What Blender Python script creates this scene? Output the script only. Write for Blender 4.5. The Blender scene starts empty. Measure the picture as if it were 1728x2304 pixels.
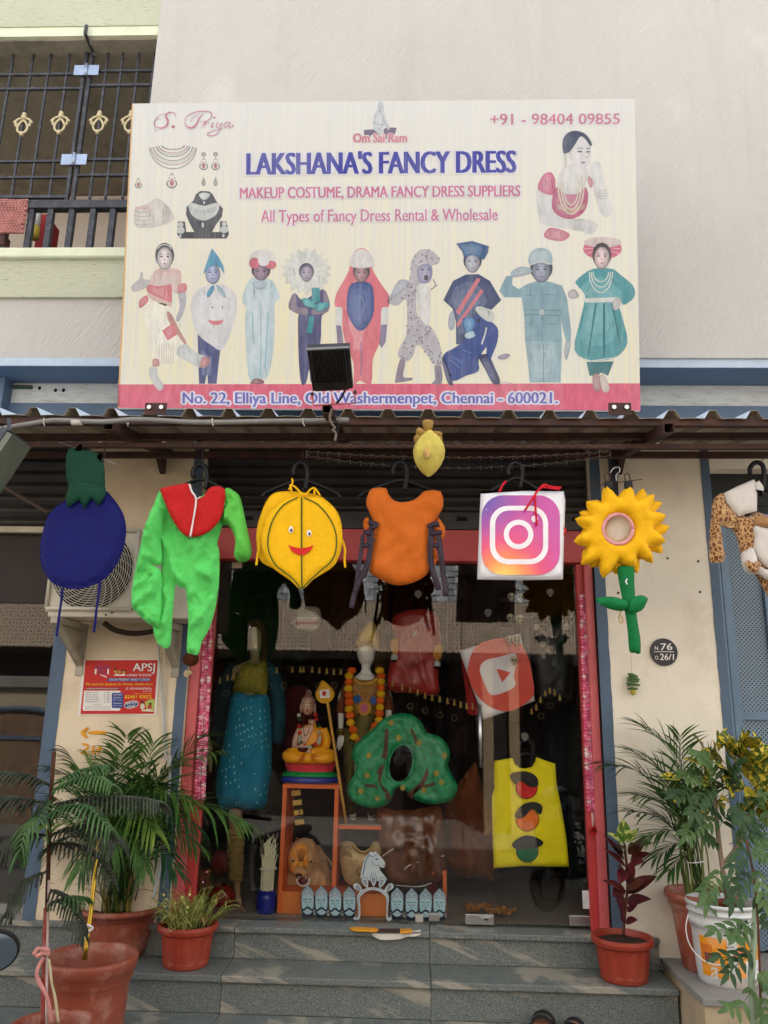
import bpy, bmesh, math, random
from mathutils import Vector, Matrix, noise
from mathutils.geometry import delaunay_2d_cdt
rad = math.radians
scn = bpy.context.scene
# ---------------------------------------------------------------- camera, sky, sun, exposure
FPX = 1760.0; PITCH = rad(14.41); YAW = rad(2.1); ROLL = rad(1.05)
CAM = Vector((0.0, -4.5, 1.75))
cd = bpy.data.cameras.new('camera'); cam = bpy.data.objects.new('camera', cd)
scn.collection.objects.link(cam); scn.camera = cam
cd.sensor_fit = 'VERTICAL'; cd.sensor_height = 36.0; cd.sensor_width = 27.0
cd.lens = 36.0 * FPX / 2304.0; cd.clip_start = 0.02; cd.clip_end = 400
RM = Matrix.Rotation(YAW, 3, 'Z') @ Matrix.Rotation(math.pi/2 + PITCH, 3, 'X') @ Matrix.Rotation(ROLL, 3, 'Z')
cam.matrix_world = Matrix.Translation(CAM) @ RM.to_4x4()
world = bpy.data.worlds.new('World'); scn.world = world; world.use_nodes = True
wn = world.node_tree; wn.nodes.clear()
sky = wn.nodes.new('ShaderNodeTexSky'); sky.sky_type = 'NISHITA'; sky.sun_disc = False
SUN_EL, SUN_AZ = rad(52), rad(12)
sky.sun_elevation = SUN_EL; sky.sun_rotation = SUN_AZ
sky.air_density = 1.0; sky.dust_density = 3.0; sky.ozone_density = 1.0
hs = wn.nodes.new('ShaderNodeHueSaturation'); hs.inputs['Saturation'].default_value = 0.25
bg = wn.nodes.new('ShaderNodeBackground'); bg.inputs['Strength'].default_value = 0.15
wo = wn.nodes.new('ShaderNodeOutputWorld')
wn.links.new(sky.outputs[0], hs.inputs['Color']); wn.links.new(hs.outputs[0], bg.inputs['Color']); wn.links.new(bg.outputs[0], wo.inputs['Surface'])
sd = bpy.data.lights.new('sun', 'SUN'); sd.energy = 4.0; sd.angle = rad(1.0); sd.color = (1.0, 0.95, 0.88)
sun = bpy.data.objects.new('sun', sd); scn.collection.objects.link(sun)
sdir = Vector((math.sin(SUN_AZ)*math.cos(SUN_EL), math.cos(SUN_AZ)*math.cos(SUN_EL), math.sin(SUN_EL)))
sun.rotation_euler = sdir.to_track_quat('Z', 'Y').to_euler(); sun.location = sdir*20
vs_ = scn.view_settings; vs_.view_transform = 'Standard'; vs_.look = 'None'; vs_.gamma = 1.0; vs_.use_curve_mapping = False
vs_.exposure = 2.08
rnd = random.Random(7)

# ---------------------------------------------------------------- helpers
def ray(px, py): return RM @ Vector(((px-864)/FPX, (1152-py)/FPX, -1.0))
def at(px, py, Y):
    d = ray(px, py); return CAM + d*((Y-CAM.y)/d.y)
def atz(px, py, Z):
    d = ray(px, py); return CAM + d*((Z-CAM.z)/d.z)
def crop(ox, oy, s): return lambda *pts: [(ox+p[0]/s, oy+p[1]/s) for p in pts]
A1 = crop(260,520,2.765); A2 = crop(860,520,2.765); A3 = crop(260,220,2.765); A4 = crop(860,220,2.765)
B1 = crop(0,880,2.88); B2 = crop(500,880,2.88); B3 = crop(1000,880,2.279)
D1 = crop(400,1280,3.318); D2 = crop(860,1280,3.318); E1 = crop(400,1700,3.318); E2 = crop(860,1650,3.072)
G1 = crop(0,1400,3.318); G2 = crop(0,1850,2.765); G3 = crop(1300,1400,3.876); G4 = crop(1200,1800,3.142)
G6 = crop(170,1450,7.375); G7 = crop(0,780,4.1475); H1 = crop(0,0,3.5675); H2 = crop(600,1540,6.38)
H3 = crop(740,1380,5.53); H5 = crop(660,760,7.9); H6 = crop(640,1860,4.366); H7 = crop(1540,1000,5.53); H8 = crop(760,220,8.295)

def lin(c):
    o = []
    for v in c[:3]:
        v = v/255.0
        o.append(v/12.92 if v <= 0.04045 else ((v+0.055)/1.055)**2.4)
    return o
MATS = {}
def newmat(name):
    m = bpy.data.materials.new(name); m.use_nodes = True
    nt = m.node_tree; b = nt.nodes['Principled BSDF']; MATS[name] = m
    return m, nt, b
def coords(nt, scale=(1,1,1), rot=(0,0,0), kind='Object'):
    tc = nt.nodes.new('ShaderNodeTexCoord'); mp = nt.nodes.new('ShaderNodeMapping')
    mp.inputs['Scale'].default_value = scale; mp.inputs['Rotation'].default_value = rot
    nt.links.new(tc.outputs[kind], mp.inputs[0]); return mp.outputs[0]
def nz(nt, vec, scale, detail=4, rough=.6):
    n = nt.nodes.new('ShaderNodeTexNoise'); n.inputs['Scale'].default_value = scale
    n.inputs['Detail'].default_value = detail; n.inputs['Roughness'].default_value = rough
    nt.links.new(vec, n.inputs['Vector']); return n.outputs['Fac']
def ramp(nt, fac, stops):
    r = nt.nodes.new('ShaderNodeValToRGB'); els = r.color_ramp.elements
    while len(els) < len(stops): els.new(.5)
    for e, (p, c) in zip(els, stops):
        e.position = p; e.color = (*c, 1) if hasattr(c, '__len__') else (c, c, c, 1)
    nt.links.new(fac, r.inputs[0]); return r.outputs[0]
def mixc(nt, fac, a, b, mode='MIX'):
    m = nt.nodes.new('ShaderNodeMix'); m.data_type = 'RGBA'; m.blend_type = mode
    if hasattr(fac, 'default_value') or isinstance(fac, bpy.types.NodeSocket): nt.links.new(fac, m.inputs[0])
    else: m.inputs[0].default_value = fac
    for i, v in ((6, a), (7, b)):
        if isinstance(v, bpy.types.NodeSocket): nt.links.new(v, m.inputs[i])
        else: m.inputs[i].default_value = (*v, 1)
    return m.outputs[2]
def bumpn(nt, b, h, strength=.3, dist=.01):
    n = nt.nodes.new('ShaderNodeBump'); n.inputs['Strength'].default_value = strength; n.inputs['Distance'].default_value = dist
    nt.links.new(h, n.inputs['Height']); nt.links.new(n.outputs[0], b.inputs['Normal'])
def M(name, col, rough=.7, metal=0, var=.12, vs=9, bump=.12, bs=90, spec=.3, sheen=0, coat=0, dirt=None, ds=3, damt=.5, stretch=(1,1,1)):
    """general surface: base colour with two scales of tone variation and fine relief"""
    if name in MATS: return MATS[name]
    m, nt, b = newmat(name); c = lin(col)
    v = coords(nt, stretch); n1 = nz(nt, v, vs, 6, .65)
    lo = [x*(1-var) for x in c]; hi = [min(1, x*(1+var)) for x in c]
    out = ramp(nt, n1, [(.3, lo), (.7, hi)])
    if dirt:
        n2 = nz(nt, v, ds, 8, .7); f = ramp(nt, n2, [(.48, 0.0), (.72, damt)])
        out = mixc(nt, f, out, lin(dirt))
    nt.links.new(out, b.inputs['Base Color'])
    b.inputs['Roughness'].default_value = rough; b.inputs['Metallic'].default_value = metal
    b.inputs['Specular IOR Level'].default_value = spec
    if sheen: b.inputs['Sheen Weight'].default_value = sheen
    if coat: b.inputs['Coat Weight'].default_value = coat
    if bump: bumpn(nt, b, nz(nt, v, bs, 3), bump, .004)
    return m
def fabric(name, col, rough=.68, var=.1, fine=900): 
    if name in MATS: return MATS[name]
    m, nt, b = newmat(name); c = lin(col); v = coords(nt)
    out = ramp(nt, nz(nt, v, 14, 6), [(.3, [x*(1-var) for x in c]), (.7, [min(1, x*(1+var)) for x in c])])
    nt.links.new(out, b.inputs['Base Color']); b.inputs['Roughness'].default_value = rough
    b.inputs['Sheen Weight'].default_value = .04; b.inputs['Specular IOR Level'].default_value = .2
    w = nt.nodes.new('ShaderNodeMath'); w.operation = 'ADD'
    nt.links.new(nz(nt, v, 55, 4), w.inputs[0]); nt.links.new(nz(nt, v, 400, 2), w.inputs[1])
    bumpn(nt, b, w.outputs[0], .05, .003); fine_ = b.inputs['Normal'].links[0].from_node
    cn = nt.nodes.new('ShaderNodeTexNoise'); cn.inputs['Scale'].default_value = 9; cn.inputs['Detail'].default_value = 5; cn.inputs['Distortion'].default_value = 1.4
    nt.links.new(coords(nt, (1.5,1,.8)), cn.inputs['Vector']); cr_ = ramp(nt, cn.outputs['Fac'], [(.40, 0.0), (.50, 1.0), (.60, 0.0)])
    b2 = nt.nodes.new('ShaderNodeBump'); b2.inputs['Strength'].default_value = .17; b2.inputs['Distance'].default_value = .012
    nt.links.new(cr_, b2.inputs['Height']); nt.links.new(b2.outputs[0], fine_.inputs['Normal'])
    return m
def printm(col):
    """flat faded print on the flex banner: thin vertical weathering streaks run down it"""
    name = 'banner_print_%d_%d_%d' % col[:3]
    if name in MATS: return MATS[name]
    m, nt, b = newmat(name); c = lin(col)
    v = coords(nt, (60, 1, 1.2)); s = ramp(nt, nz(nt, v, 1.0, 6, .75), [(.35, 0.0), (.75, .22)])
    v2 = coords(nt, (1, 1, 1)); s2 = ramp(nt, nz(nt, v2, 2.2, 4), [(.4, 0.0), (.8, .18)])
    out = mixc(nt, s, [x*.74 for x in c], (.46, .46, .45)); out = mixc(nt, s2, out, (.58, .58, .55)); out = mixc(nt, ramp(nt, nz(nt, coords(nt, (26,1,9)), 1.0, 5), [(.35, .0), (.75, .6)]), out, [x*.42 for x in c])
    nt.links.new(out, b.inputs['Base Color']); b.inputs['Roughness'].default_value = .55
    b.inputs['Specular IOR Level'].default_value = .35
    return m

ROOT_OF = {}
def tagp(o, label=None, cat=None, group=None, kind=None):
    if label: o['label'] = label
    if cat: o['category'] = cat
    if group: o['group'] = group
    if kind: o['kind'] = kind
    return o
def thing(name, label, cat, loc, group=None, kind=None):
    o = bpy.data.objects.new(name, None); scn.collection.objects.link(o); o.location = loc
    o.empty_display_size = .1
    ROOT_OF[o.name] = Vector(loc)
    return tagp(o, label, cat, group, kind)
class MB:
    def __init__(s): s.v = []; s.f = []; s.mi = []; s.cur = 0
    def add(s, vs, fs):
        k = len(s.v); s.v += [Vector(p) for p in vs]
        for f in fs: s.f.append([k+i for i in f]); s.mi.append(s.cur)
        return s
    def box(s, x0, x1, y0, y1, z0, z1):
        return s.add([(x0,y0,z0),(x1,y0,z0),(x1,y1,z0),(x0,y1,z0),(x0,y0,z1),(x1,y0,z1),(x1,y1,z1),(x0,y1,z1)],
                     [(0,3,2,1),(4,5,6,7),(0,1,5,4),(1,2,6,5),(2,3,7,6),(3,0,4,7)])
    def prism(s, pts, vec):
        """extrude a 3-D outline along vec (front outline faces away from vec)"""
        n = len(pts); vec = Vector(vec); P = [Vector(p) for p in pts]
        u = Vector((1,0,0)); 
        nrm = Vector((0,0,0))
        for i in range(n): nrm += P[i].cross(P[(i+1)%n])
        nrm.normalize(); ax = max(range(3), key=lambda i: abs(nrm[i])); idx = [i for i in range(3) if i != ax]
        tris = cdt([(p[idx[0]], p[idx[1]]) for p in P])
        k = len(s.v); s.v += P + [p+vec for p in P]
        flip = nrm.dot(vec) > 0
        tv = []
        for t in tris:
            a, b, c = [P[i] for i in t]; 
            if (b-a).cross(c-a).dot(nrm) < 0: t = t[::-1]
            if flip: t = t[::-1]
            s.f.append([k+i for i in t]); s.mi.append(s.cur); s.f.append([k+n+i for i in t[::-1]]); s.mi.append(s.cur)
        for i in range(n):
            j = (i+1) % n; q = [k+i, k+j, k+n+j, k+n+i]
            s.f.append(q if flip else q[::-1]); s.mi.append(s.cur)
        return s
    def tube(s, pts, r, n=8, cap=True, flat=1.0):
        pts = [Vector(p) for p in pts]; m = len(pts)
        rs = r if hasattr(r, '__len__') else [r]*m
        rings = []; up = None
        for i, p in enumerate(pts):
            d = (pts[min(i+1, m-1)] - pts[max(i-1, 0)]).normalized()
            if up is None:
                up = Vector((0,0,1)) if abs(d.z) < .9 else Vector((0,1,0))
            a = d.cross(up).normalized(); up = a.cross(d).normalized()
            rings.append([p + (a*math.cos(t)+up*math.sin(t)*flat)*rs[i] for t in [2*math.pi*k/n for k in range(n)]])
        k = len(s.v)
        for rg in rings: s.v += rg
        for i in range(m-1):
            for j in range(n):
                s.f.append([k+i*n+j, k+i*n+(j+1)%n, k+(i+1)*n+(j+1)%n, k+(i+1)*n+j]); s.mi.append(s.cur)
        if cap:
            s.f.append([k+j for j in range(n)][::-1]); s.mi.append(s.cur)
            s.f.append([k+(m-1)*n+j for j in range(n)]); s.mi.append(s.cur)
        return s
    def loft(s, secs, n=20, cap=True):
        """sections (centre, rx, ry) as horizontal ellipses"""
        k = len(s.v)
        for c, rx, ry in secs:
            c = Vector(c); s.v += [c + Vector((rx*math.cos(2*math.pi*j/n), ry*math.sin(2*math.pi*j/n), 0)) for j in range(n)]
        m = len(secs); up = Vector(secs[-1][0]).z > Vector(secs[0][0]).z
        for i in range(m-1):
            for j in range(n):
                q = [k+i*n+j, k+i*n+(j+1)%n, k+(i+1)*n+(j+1)%n, k+(i+1)*n+j]
                s.f.append(q if up else q[::-1]); s.mi.append(s.cur)
        if cap:
            a = [k+j for j in range(n)]; b = [k+(m-1)*n+j for j in range(n)]
            s.f.append(a[::-1] if up else a); s.mi.append(s.cur); s.f.append(b if up else b[::-1]); s.mi.append(s.cur)
        return s
    def ball(s, c, r, n=12, m=8, sc=(1,1,1)):
        c = Vector(c); return s.loft([((c.x, c.y, c.z - r*sc[2]*math.cos(math.pi*(i+.001)/(m+.002))),
             max(1e-4, r*sc[0]*math.sin(math.pi*(i+.02)/(m+.04))), max(1e-4, r*sc[1]*math.sin(math.pi*(i+.02)/(m+.04)))) for i in range(m+1)], n)
    def build(s, name, mat, parent=None, smooth=False, bevel=0, label=None, cat=None, group=None, kind=None, loc=None, solid=0):
        if parent is not None: org = ROOT_OF[parent.name]
        elif loc is not None: org = Vector(loc)
        else:
            xs = [p.x for p in s.v]; ys = [p.y for p in s.v]; zs = [p.z for p in s.v]
            org = Vector(((min(xs)+max(xs))/2, (min(ys)+max(ys))/2, min(zs)))
        me = bpy.data.meshes.new(name); me.from_pydata([tuple(p-org) for p in s.v], [], s.f)
        mats = mat if isinstance(mat, (list, tuple)) else [mat]
        for m in mats: me.materials.append(m)
        if len(mats) > 1: me.polygons.foreach_set('material_index', s.mi)
        if smooth: me.polygons.foreach_set('use_smooth', [True]*len(me.polygons))
        me.update()
        o = bpy.data.objects.new(name, me); scn.collection.objects.link(o)
        if parent is not None: o.parent = parent
        else: o.location = org
        ROOT_OF[o.name] = org
        if solid:
            md = o.modifiers.new('Solidify', 'SOLIDIFY'); md.thickness = solid
        if bevel:
            md = o.modifiers.new('Bevel', 'BEVEL'); md.width = bevel; md.segments = 2; md.limit_method = 'ANGLE'
        return tagp(o, label, cat, group, kind)
def cdt(pts2, holes=(), grid=0, inner=None):
    """triangulate an outline (with holes); returns triangles, or (verts, tris) when a grid of inner points is asked for"""
    P = [Vector(p) for p in pts2]; E = [(i, (i+1) % len(P)) for i in range(len(P))]
    for h in holes:
        k = len(P); P += [Vector(p) for p in h]; E += [(k+i, k+(i+1) % len(h)) for i in range(len(h))]
    nb = len(P)
    if grid:
        xs = [p.x for p in P]; ys = [p.y for p in P]
        nx = int((max(xs)-min(xs))/grid)+1; ny = int((max(ys)-min(ys))/grid)+1
        r = random.Random(3)
        for i in range(nx+1):
            for j in range(ny+1):
                q = Vector((min(xs)+(i+.5*(j % 2)+r.uniform(-.15,.15))*grid, min(ys)+(j+r.uniform(-.15,.15))*grid))
                if inside(q, pts2) and not any(inside(q, h) for h in holes) and edist(q, P, E) > grid*.45: P.append(q)
    vo, eo, fo, ov, oe, of = delaunay_2d_cdt(P, E, [], 0, 1e-7)
    tris = []
    for f in fo:
        c = sum((vo[i] for i in f), Vector((0,0)))/len(f)
        if inside(c, pts2) and not any(inside(c, h) for h in holes): tris.append(list(f))
    if grid: return [Vector(v) for v in vo], tris, P[:nb], E
    mp = {}
    for i, o in enumerate(ov): mp[i] = o[0] if o else 0
    return [[mp[i] for i in f] for f in tris]
def inside(q, poly):
    x, y = q[0], q[1]; c = False; n = len(poly); j = n-1
    for i in range(n):
        xi, yi = poly[i][0], poly[i][1]; xj, yj = poly[j][0], poly[j][1]
        if (yi > y) != (yj > y) and x < (xj-xi)*(y-yi)/(yj-yi)+xi: c = not c
        j = i
    return c
def edist(q, P, E):
    best = 1e9
    for a, b in E:
        A = P[a]; B = P[b]; d = B-A; L = d.length_squared
        t = 0 if L == 0 else max(0, min(1, (q-A).dot(d)/L)); best = min(best, (A+d*t-q).length_squared)
    return math.sqrt(best)
def cr(pts, n=4, closed=True):
    """smooth curve through points (Catmull-Rom)"""
    out = []; m = len(pts); P = [Vector(p) for p in pts]
    rng = range(m) if closed else range(m-1)
    for i in rng:
        if closed: a, b, c, d = P[(i-1) % m], P[i], P[(i+1) % m], P[(i+2) % m]
        else: a, b, c, d = P[max(i-1,0)], P[i], P[i+1], P[min(i+2,m-1)]
        for k in range(n):
            t = k/n; out.append(.5*((2*b)+(c-a)*t+(2*a-5*b+4*c-d)*t*t+(3*b-a-3*c+d)*t**3))
    if not closed: out.append(P[-1])
    return out
def cushion(outline, Y, depth, name, mat, parent=None, holes=(), grid=.02, wr=.0, wdir=(0,1), wf=30, smooth=True, seed=0, edge=.03, back=.5, curve=3, add=None, **kw):
    """padded or hanging cloth piece: outline given in photo pixels laid on the plane Y, inflated, with folds"""
    pts = cr(outline, curve) if curve > 1 else outline
    P2 = [(at(p[0], p[1], Y).x, at(p[0], p[1], Y).z) for p in pts]
    H = [[(at(p[0], p[1], Y).x, at(p[0], p[1], Y).z) for p in h] for h in holes]
    V, T, PB, E = cdt(P2, H, grid)
    mb = MB(); D = [edist(v, PB, E) for v in V]
    def fold(u, v):
        if not wr: return 0
        a = u*wdir[0]+v*wdir[1]; b = -u*wdir[1]+v*wdir[0]
        n = noise.noise(Vector((a*3+seed, b*3, seed*1.7)))
        w1 = math.sin(b*wf + n*5 + seed); w2 = noise.noise(Vector((u*9, v*9, seed+9.)))
        q = noise.noise(Vector((u*6, v*6, seed+2.)))*.9
        w3 = max(0, 1-abs(noise.noise(Vector((a*5+n, b*17+q, seed+4.))))*3.2)**2
        w4 = max(0, 1-abs(noise.noise(Vector((a*11+q*2+b*9, b*23-a*5, seed+14.))))*3.5)**2
        w5 = max(0, math.sin(b*wf*.8 + n*7 + q*3 + seed*2))**1.5*min(1, abs(n)*3+.25)
        return wr*(.7*w5 + .4*w2 + .5*w3 + .3*w4)
    fr = []; bk = []
    for v, d in zip(V, D):
        e = min(1, d/edge); prof = math.sqrt(max(0, 1-(1-e)**2))
        a = add(v[0], v[1]) if add else 0
        fr.append((v[0], Y - depth*prof - fold(v[0], v[1])*min(1, d/edge+.15) + a, v[1])); bk.append((v[0], Y + depth*back*prof + .0015*e + a, v[1]))
    n = len(V); mb.v = [Vector(p) for p in fr+bk]
    for t in T:
        a, b, c = [Vector(fr[i]) for i in t]
        if (b-a).cross(c-a).y > 0: t = t[::-1]
        mb.f.append(list(t)); mb.mi.append(0); mb.f.append([n+i for i in t[::-1]]); mb.mi.append(0)
    nb = 0; loops = [len(P2)]+[len(h) for h in H]; k = 0
    # stitch rims
    look = {(round(v[0],6), round(v[1],6)): i for i, v in enumerate(V)}
    for L in loops:
        for i in range(L):
            a = look.get((round(PB[k+i].x,6), round(PB[k+i].y,6))); b = look.get((round(PB[k+(i+1)%L].x,6), round(PB[k+(i+1)%L].y,6)))
            if a is not None and b is not None: mb.f.append([a, b, n+b, n+a]); mb.mi.append(0)
        k += L
    return mb.build(name, mat, parent, smooth=smooth, **kw)
def ptube(pts, r, name, mat, parent=None, n=6, sm=3, closed=False, **kw):
    """a tube through photo-pixel points (px, py, Y)"""
    P = [at(*p) for p in pts]
    if sm > 1: P = cr(P, sm, closed)
    return MB().tube(P, r, n).build(name, mat, parent, smooth=True, **kw)
def ribbon(pts, w, name, mat, parent=None, th=.002, **kw):
    P = cr([at(*p) for p in pts], 4, False)
    mb = MB(); k = len(P)
    for i, p in enumerate(P):
        d = (P[min(i+1,k-1)]-P[max(i-1,0)]).normalized(); a = d.cross(Vector((0,1,0))).normalized()*w/2
        mb.v += [p-a, p+a+Vector((0,.3*w*math.sin(i*.9),0))]
        if i: mb.f.append([2*i-2, 2*i-1, 2*i+1, 2*i]); mb.mi.append(0)
    return mb.build(name, mat, parent, solid=th, smooth=True, **kw)
def ell(cx, cy, rx, ry=None, n=24, a0=0, a1=360, rot=0):
    ry = ry or rx; r = rad(rot); o = []
    full = abs(a1-a0) >= 360
    for i in range(n if full else n+1):
        t = rad(a0+(a1-a0)*i/n); x, y = rx*math.cos(t), ry*math.sin(t)
        o.append((cx+x*math.cos(r)-y*math.sin(r), cy+x*math.sin(r)+y*math.cos(r)))
    return o
def rrect(x0, y0, x1, y1, r, n=6):
    o = []
    for cx, cy, a in ((x1-r,y0+r,-90),(x1-r,y1-r,0),(x0+r,y1-r,90),(x0+r,y0+r,180)):
        o += [(cx+r*math.cos(rad(a+90*i/n)), cy+r*math.sin(rad(a+90*i/n))) for i in range(n+1)]
    return o
def ring(outer, inner):
    return outer + [outer[0]] + [inner[0]] + inner[::-1]
def flat(pts, mp, name, mat, parent, layer=1, holes=(), **kw):
    """thin flat print on a surface; mp(px, py, layer) gives the 3-D point"""
    tris = cdt(pts, holes); allp = list(pts)
    for h in holes: allp += list(h)
    P = [mp(p[0], p[1], layer) for p in allp]; mb = MB()
    for t in tris:
        a, b, c = [P[i] for i in t]
        if (b-a).cross(c-a).dot(ray(pts[0][0], pts[0][1])) > 0: t = t[::-1]
        mb.f.append(list(t)); mb.mi.append(0)
    mb.v = P
    return mb.build(name, mat, parent, **kw)
def flats(polys, mp, name, mat, parent, layer=1, **kw):
    """several flat shapes of one colour: a few are pieces of their own, many are one print"""
    if 1 < len(polys) <= 4:
        for pts in polys: o = flat(pts, mp, name, mat, parent, layer, **kw)
        return o
    kw.setdefault('kind', 'stuff' if len(polys) > 4 else None)
    mb = MB()
    for pts in polys:
        tris = cdt(pts); k = len(mb.v); P = [mp(p[0], p[1], layer) for p in pts]; mb.v += P
        for t in tris:
            a, b, c = [P[i] for i in t]
            if (b-a).cross(c-a).dot(ray(pts[0][0], pts[0][1])) > 0: t = t[::-1]
            mb.f.append([k+i for i in t]); mb.mi.append(0)
    return mb.build(name, mat, parent, **kw)
def stroke(pts, w, n=3):
    """2-D polyline with width(s) -> outline polygon"""
    P = cr(pts, n, False) if n > 1 else [Vector(p) for p in pts]
    L = []; Rr = []; k = len(P)
    for i, p in enumerate(P):
        d = P[min(i+1,k-1)]-P[max(i-1,0)]; d = d.normalized() if d.length else Vector((1,0)); a = Vector((-d.y, d.x))
        ww = w(i/(k-1)) if callable(w) else w
        L.append(p+a*ww/2); Rr.append(p-a*ww/2)
    return [tuple(q) for q in L+Rr[::-1]]
def quadstrip(pts, w, mp, mb, layer, n=3):
    P = cr(pts, n, False) if n > 1 else [Vector(p) for p in pts]
    k0 = len(mb.v); k = len(P)
    for i, p in enumerate(P):
        d = P[min(i+1,k-1)]-P[max(i-1,0)]; d = d.normalized() if d.length else Vector((1,0)); a = Vector((-d.y, d.x))
        ww = w(i/(k-1)) if callable(w) else w
        q0 = p+a*ww/2; q1 = p-a*ww/2
        mb.v += [mp(q0[0], q0[1], layer), mp(q1[0], q1[1], layer)]
        if i: mb.f.append([k0+2*i-2, k0+2*i-1, k0+2*i+1, k0+2*i]); mb.mi.append(0)
def lines(segs, mp, name, mat, parent, layer=2, **kw):
    mb = MB()
    for pts, w in segs: quadstrip(pts, w, mp, mb, layer)
    return mb.build(name, mat, parent, **kw)
def text(s, quad, mp, mat, parent, layer=3, bold=0, shear=0, halo=None, hw=.03, name='lettering', space=1.0, hl=None):
    """lettering fitted into a photo-pixel quad TL, TR, BR, BL"""
    c = bpy.data.curves.new('t', 'FONT'); c.body = s; c.shear = shear; c.space_character = space; c.resolution_u = 3
    o = bpy.data.objects.new('t', c); scn.collection.objects.link(o)
    dg = bpy.context.evaluated_depsgraph_get(); me = bpy.data.meshes.new_from_object(o.evaluated_get(dg))
    V0 = [v.co.copy() for v in me.vertices]; F0 = [list(p.vertices) for p in me.polygons]
    bpy.data.objects.remove(o); bpy.data.curves.remove(c); bpy.data.meshes.remove(me)
    x0 = min(v.x for v in V0); x1 = max(v.x for v in V0); y0 = min(v.y for v in V0); y1 = max(v.y for v in V0)
    TL, TR, BR, BL = [Vector(q) for q in quad]; H = (BL-TL).length
    def put(offs, m, lay, nm):
        mb = MB()
        for i, (ox, oy) in enumerate(offs):
            k = len(mb.v)
            for v in V0:
                u = (v.x-x0)/(x1-x0); w = (y1-v.y)/(y1-y0)
                p = TL*(1-u)*(1-w)+TR*u*(1-w)+BR*u*w+BL*(1-u)*w; mb.v.append(mp(p.x+ox*H, p.y+oy*H, lay+i*.12))
            for f in F0: mb.f.append([k+a for a in f]); mb.mi.append(0)
        return mb.build(nm, m, parent)
    if halo is not None: put([((bold+hw)*math.cos(a), hw*math.sin(a)) for a in [k*.6283 for k in range(10)]], halo, (hl or layer-1)-.5, 'lettering_outline')
    return put([(-bold*.6,0),(0,0),(bold*.6,0)] if bold else [(0,0)], mat, layer, name)
def dup(root, loc, label=None):
    r = root.copy(); scn.collection.objects.link(r); r.location = loc
    if label: r['label'] = label
    for ch in list(root.children):
        c = ch.copy(); scn.collection.objects.link(c); c.parent = r
        for g in ch.children:
            d = g.copy(); scn.collection.objects.link(d); d.parent = c
    return r
def skin(name, joints, edges, mat, parent=None, root=0, sub=2, **kw):
    org = ROOT_OF[parent.name] if parent is not None else Vector(kw.pop('loc', joints[0][0]))
    me = bpy.data.meshes.new(name); me.from_pydata([tuple(Vector(j[0])-org) for j in joints], edges, [])
    o = bpy.data.objects.new(name, me); scn.collection.objects.link(o)
    if parent is not None: o.parent = parent
    else: o.location = org
    ROOT_OF[o.name] = org
    md = o.modifiers.new('Skin', 'SKIN'); md.use_smooth_shade = True
    for i, j in enumerate(joints):
        sv = me.skin_vertices[0].data[i]; r = j[1]; sv.radius = r if hasattr(r, '__len__') else (r, r); sv.use_root = (i == root)
    s2 = o.modifiers.new('Sub', 'SUBSURF'); s2.levels = sub; s2.render_levels = sub
    me.materials.append(mat)
    return tagp(o, **kw)
# ---------------------------------------------------------------- materials of the setting
def wallmat(name, col, alb, rot, sc, crack=None, st=.6):
    m, nt, b = newmat(name); c = [x*alb for x in lin(col)]
    vb = coords(nt); v = coords(nt, (1,1,1), rot); mp_ = nt.nodes.new('ShaderNodeMapping'); mp_.inputs['Scale'].default_value = sc
    nt.links.new(v, mp_.inputs[0]); v = mp_.outputs[0]; n1 = nz(nt, v, 1.0, 3, .55)
    big = ramp(nt, nz(nt, vb, 1.1, 6, .6), [(.3, [x*.93 for x in c]), (.62, c), (.78, [min(1, x*1.16) for x in c])])
    if crack: big = mixc(nt, ramp(nt, n1, [(.30, .5), (.40, 0.0)]), big, [x*alb for x in lin(crack)])
    rain = ramp(nt, nz(nt, coords(nt, (5, 5, .35)), 1.0, 6, .7), [(.52, 0.0), (.82, .32)])
    big = mixc(nt, rain, big, [x*.66 for x in c])
    nt.links.new(big, b.inputs['Base Color']); b.inputs['Roughness'].default_value = .9; b.inputs['Specular IOR Level'].default_value = .15
    a = nt.nodes.new('ShaderNodeMath'); a.operation = 'MULTIPLY_ADD'; a.inputs[1].default_value = .35
    nt.links.new(nz(nt, vb, 160, 3), a.inputs[0]); nt.links.new(n1, a.inputs[2])
    bumpn(nt, b, a.outputs[0], st, .012); return m
WALL = wallmat('combed_plaster', (213,208,200), .80, (0, rad(-33), 0), (66, 14, 13), st=.9)
WALLG = wallmat('green_bark_plaster', (207,208,182), .82, (0, 0, 0), (15, 15, 120), (130,130,90), st=.7)
GRNP = M('pale_green_paint', (214,217,188), .7, var=.05, dirt=(120,120,95), damt=.3)
SOFF = M('grimy_soffit', (150,144,128), .9, var=.12, dirt=(60,58,52), damt=.6, ds=2)
LOWW = M('whitewashed_wall', (196,198,194), .85, var=.07, vs=3, dirt=(95,95,92), ds=9, damt=.5, bump=.4, bs=60, stretch=(1,1,4))
BLUEP = M('slate_blue_paint', (86,104,124), .6, var=.09, vs=5, dirt=(45,52,62), ds=5, damt=.35)
BLUEL = M('pale_blue_paint', (180,194,208), .7, var=.05, dirt=(120,130,140), damt=.3)
CREAM = M('cream_pillar_paint', (226,208,178), .62, var=.035, vs=2.5, dirt=(150,120,86), ds=2.6, damt=.42, bump=.1, bs=120)
CREAM2 = M('pale_cream_pillar_paint', (234,224,204), .62, var=.03, vs=2.5, dirt=(160,140,112), ds=2.6, damt=.36, bump=.1, bs=120)
ROOMB = M('brown_room_paint', (214,200,188), .85, var=.05)
ROOMD = M('dado_room_paint', (170,160,150), .85, var=.05)
DARK = M('dark_void', (22,20,19), .9, bump=0)
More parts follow.
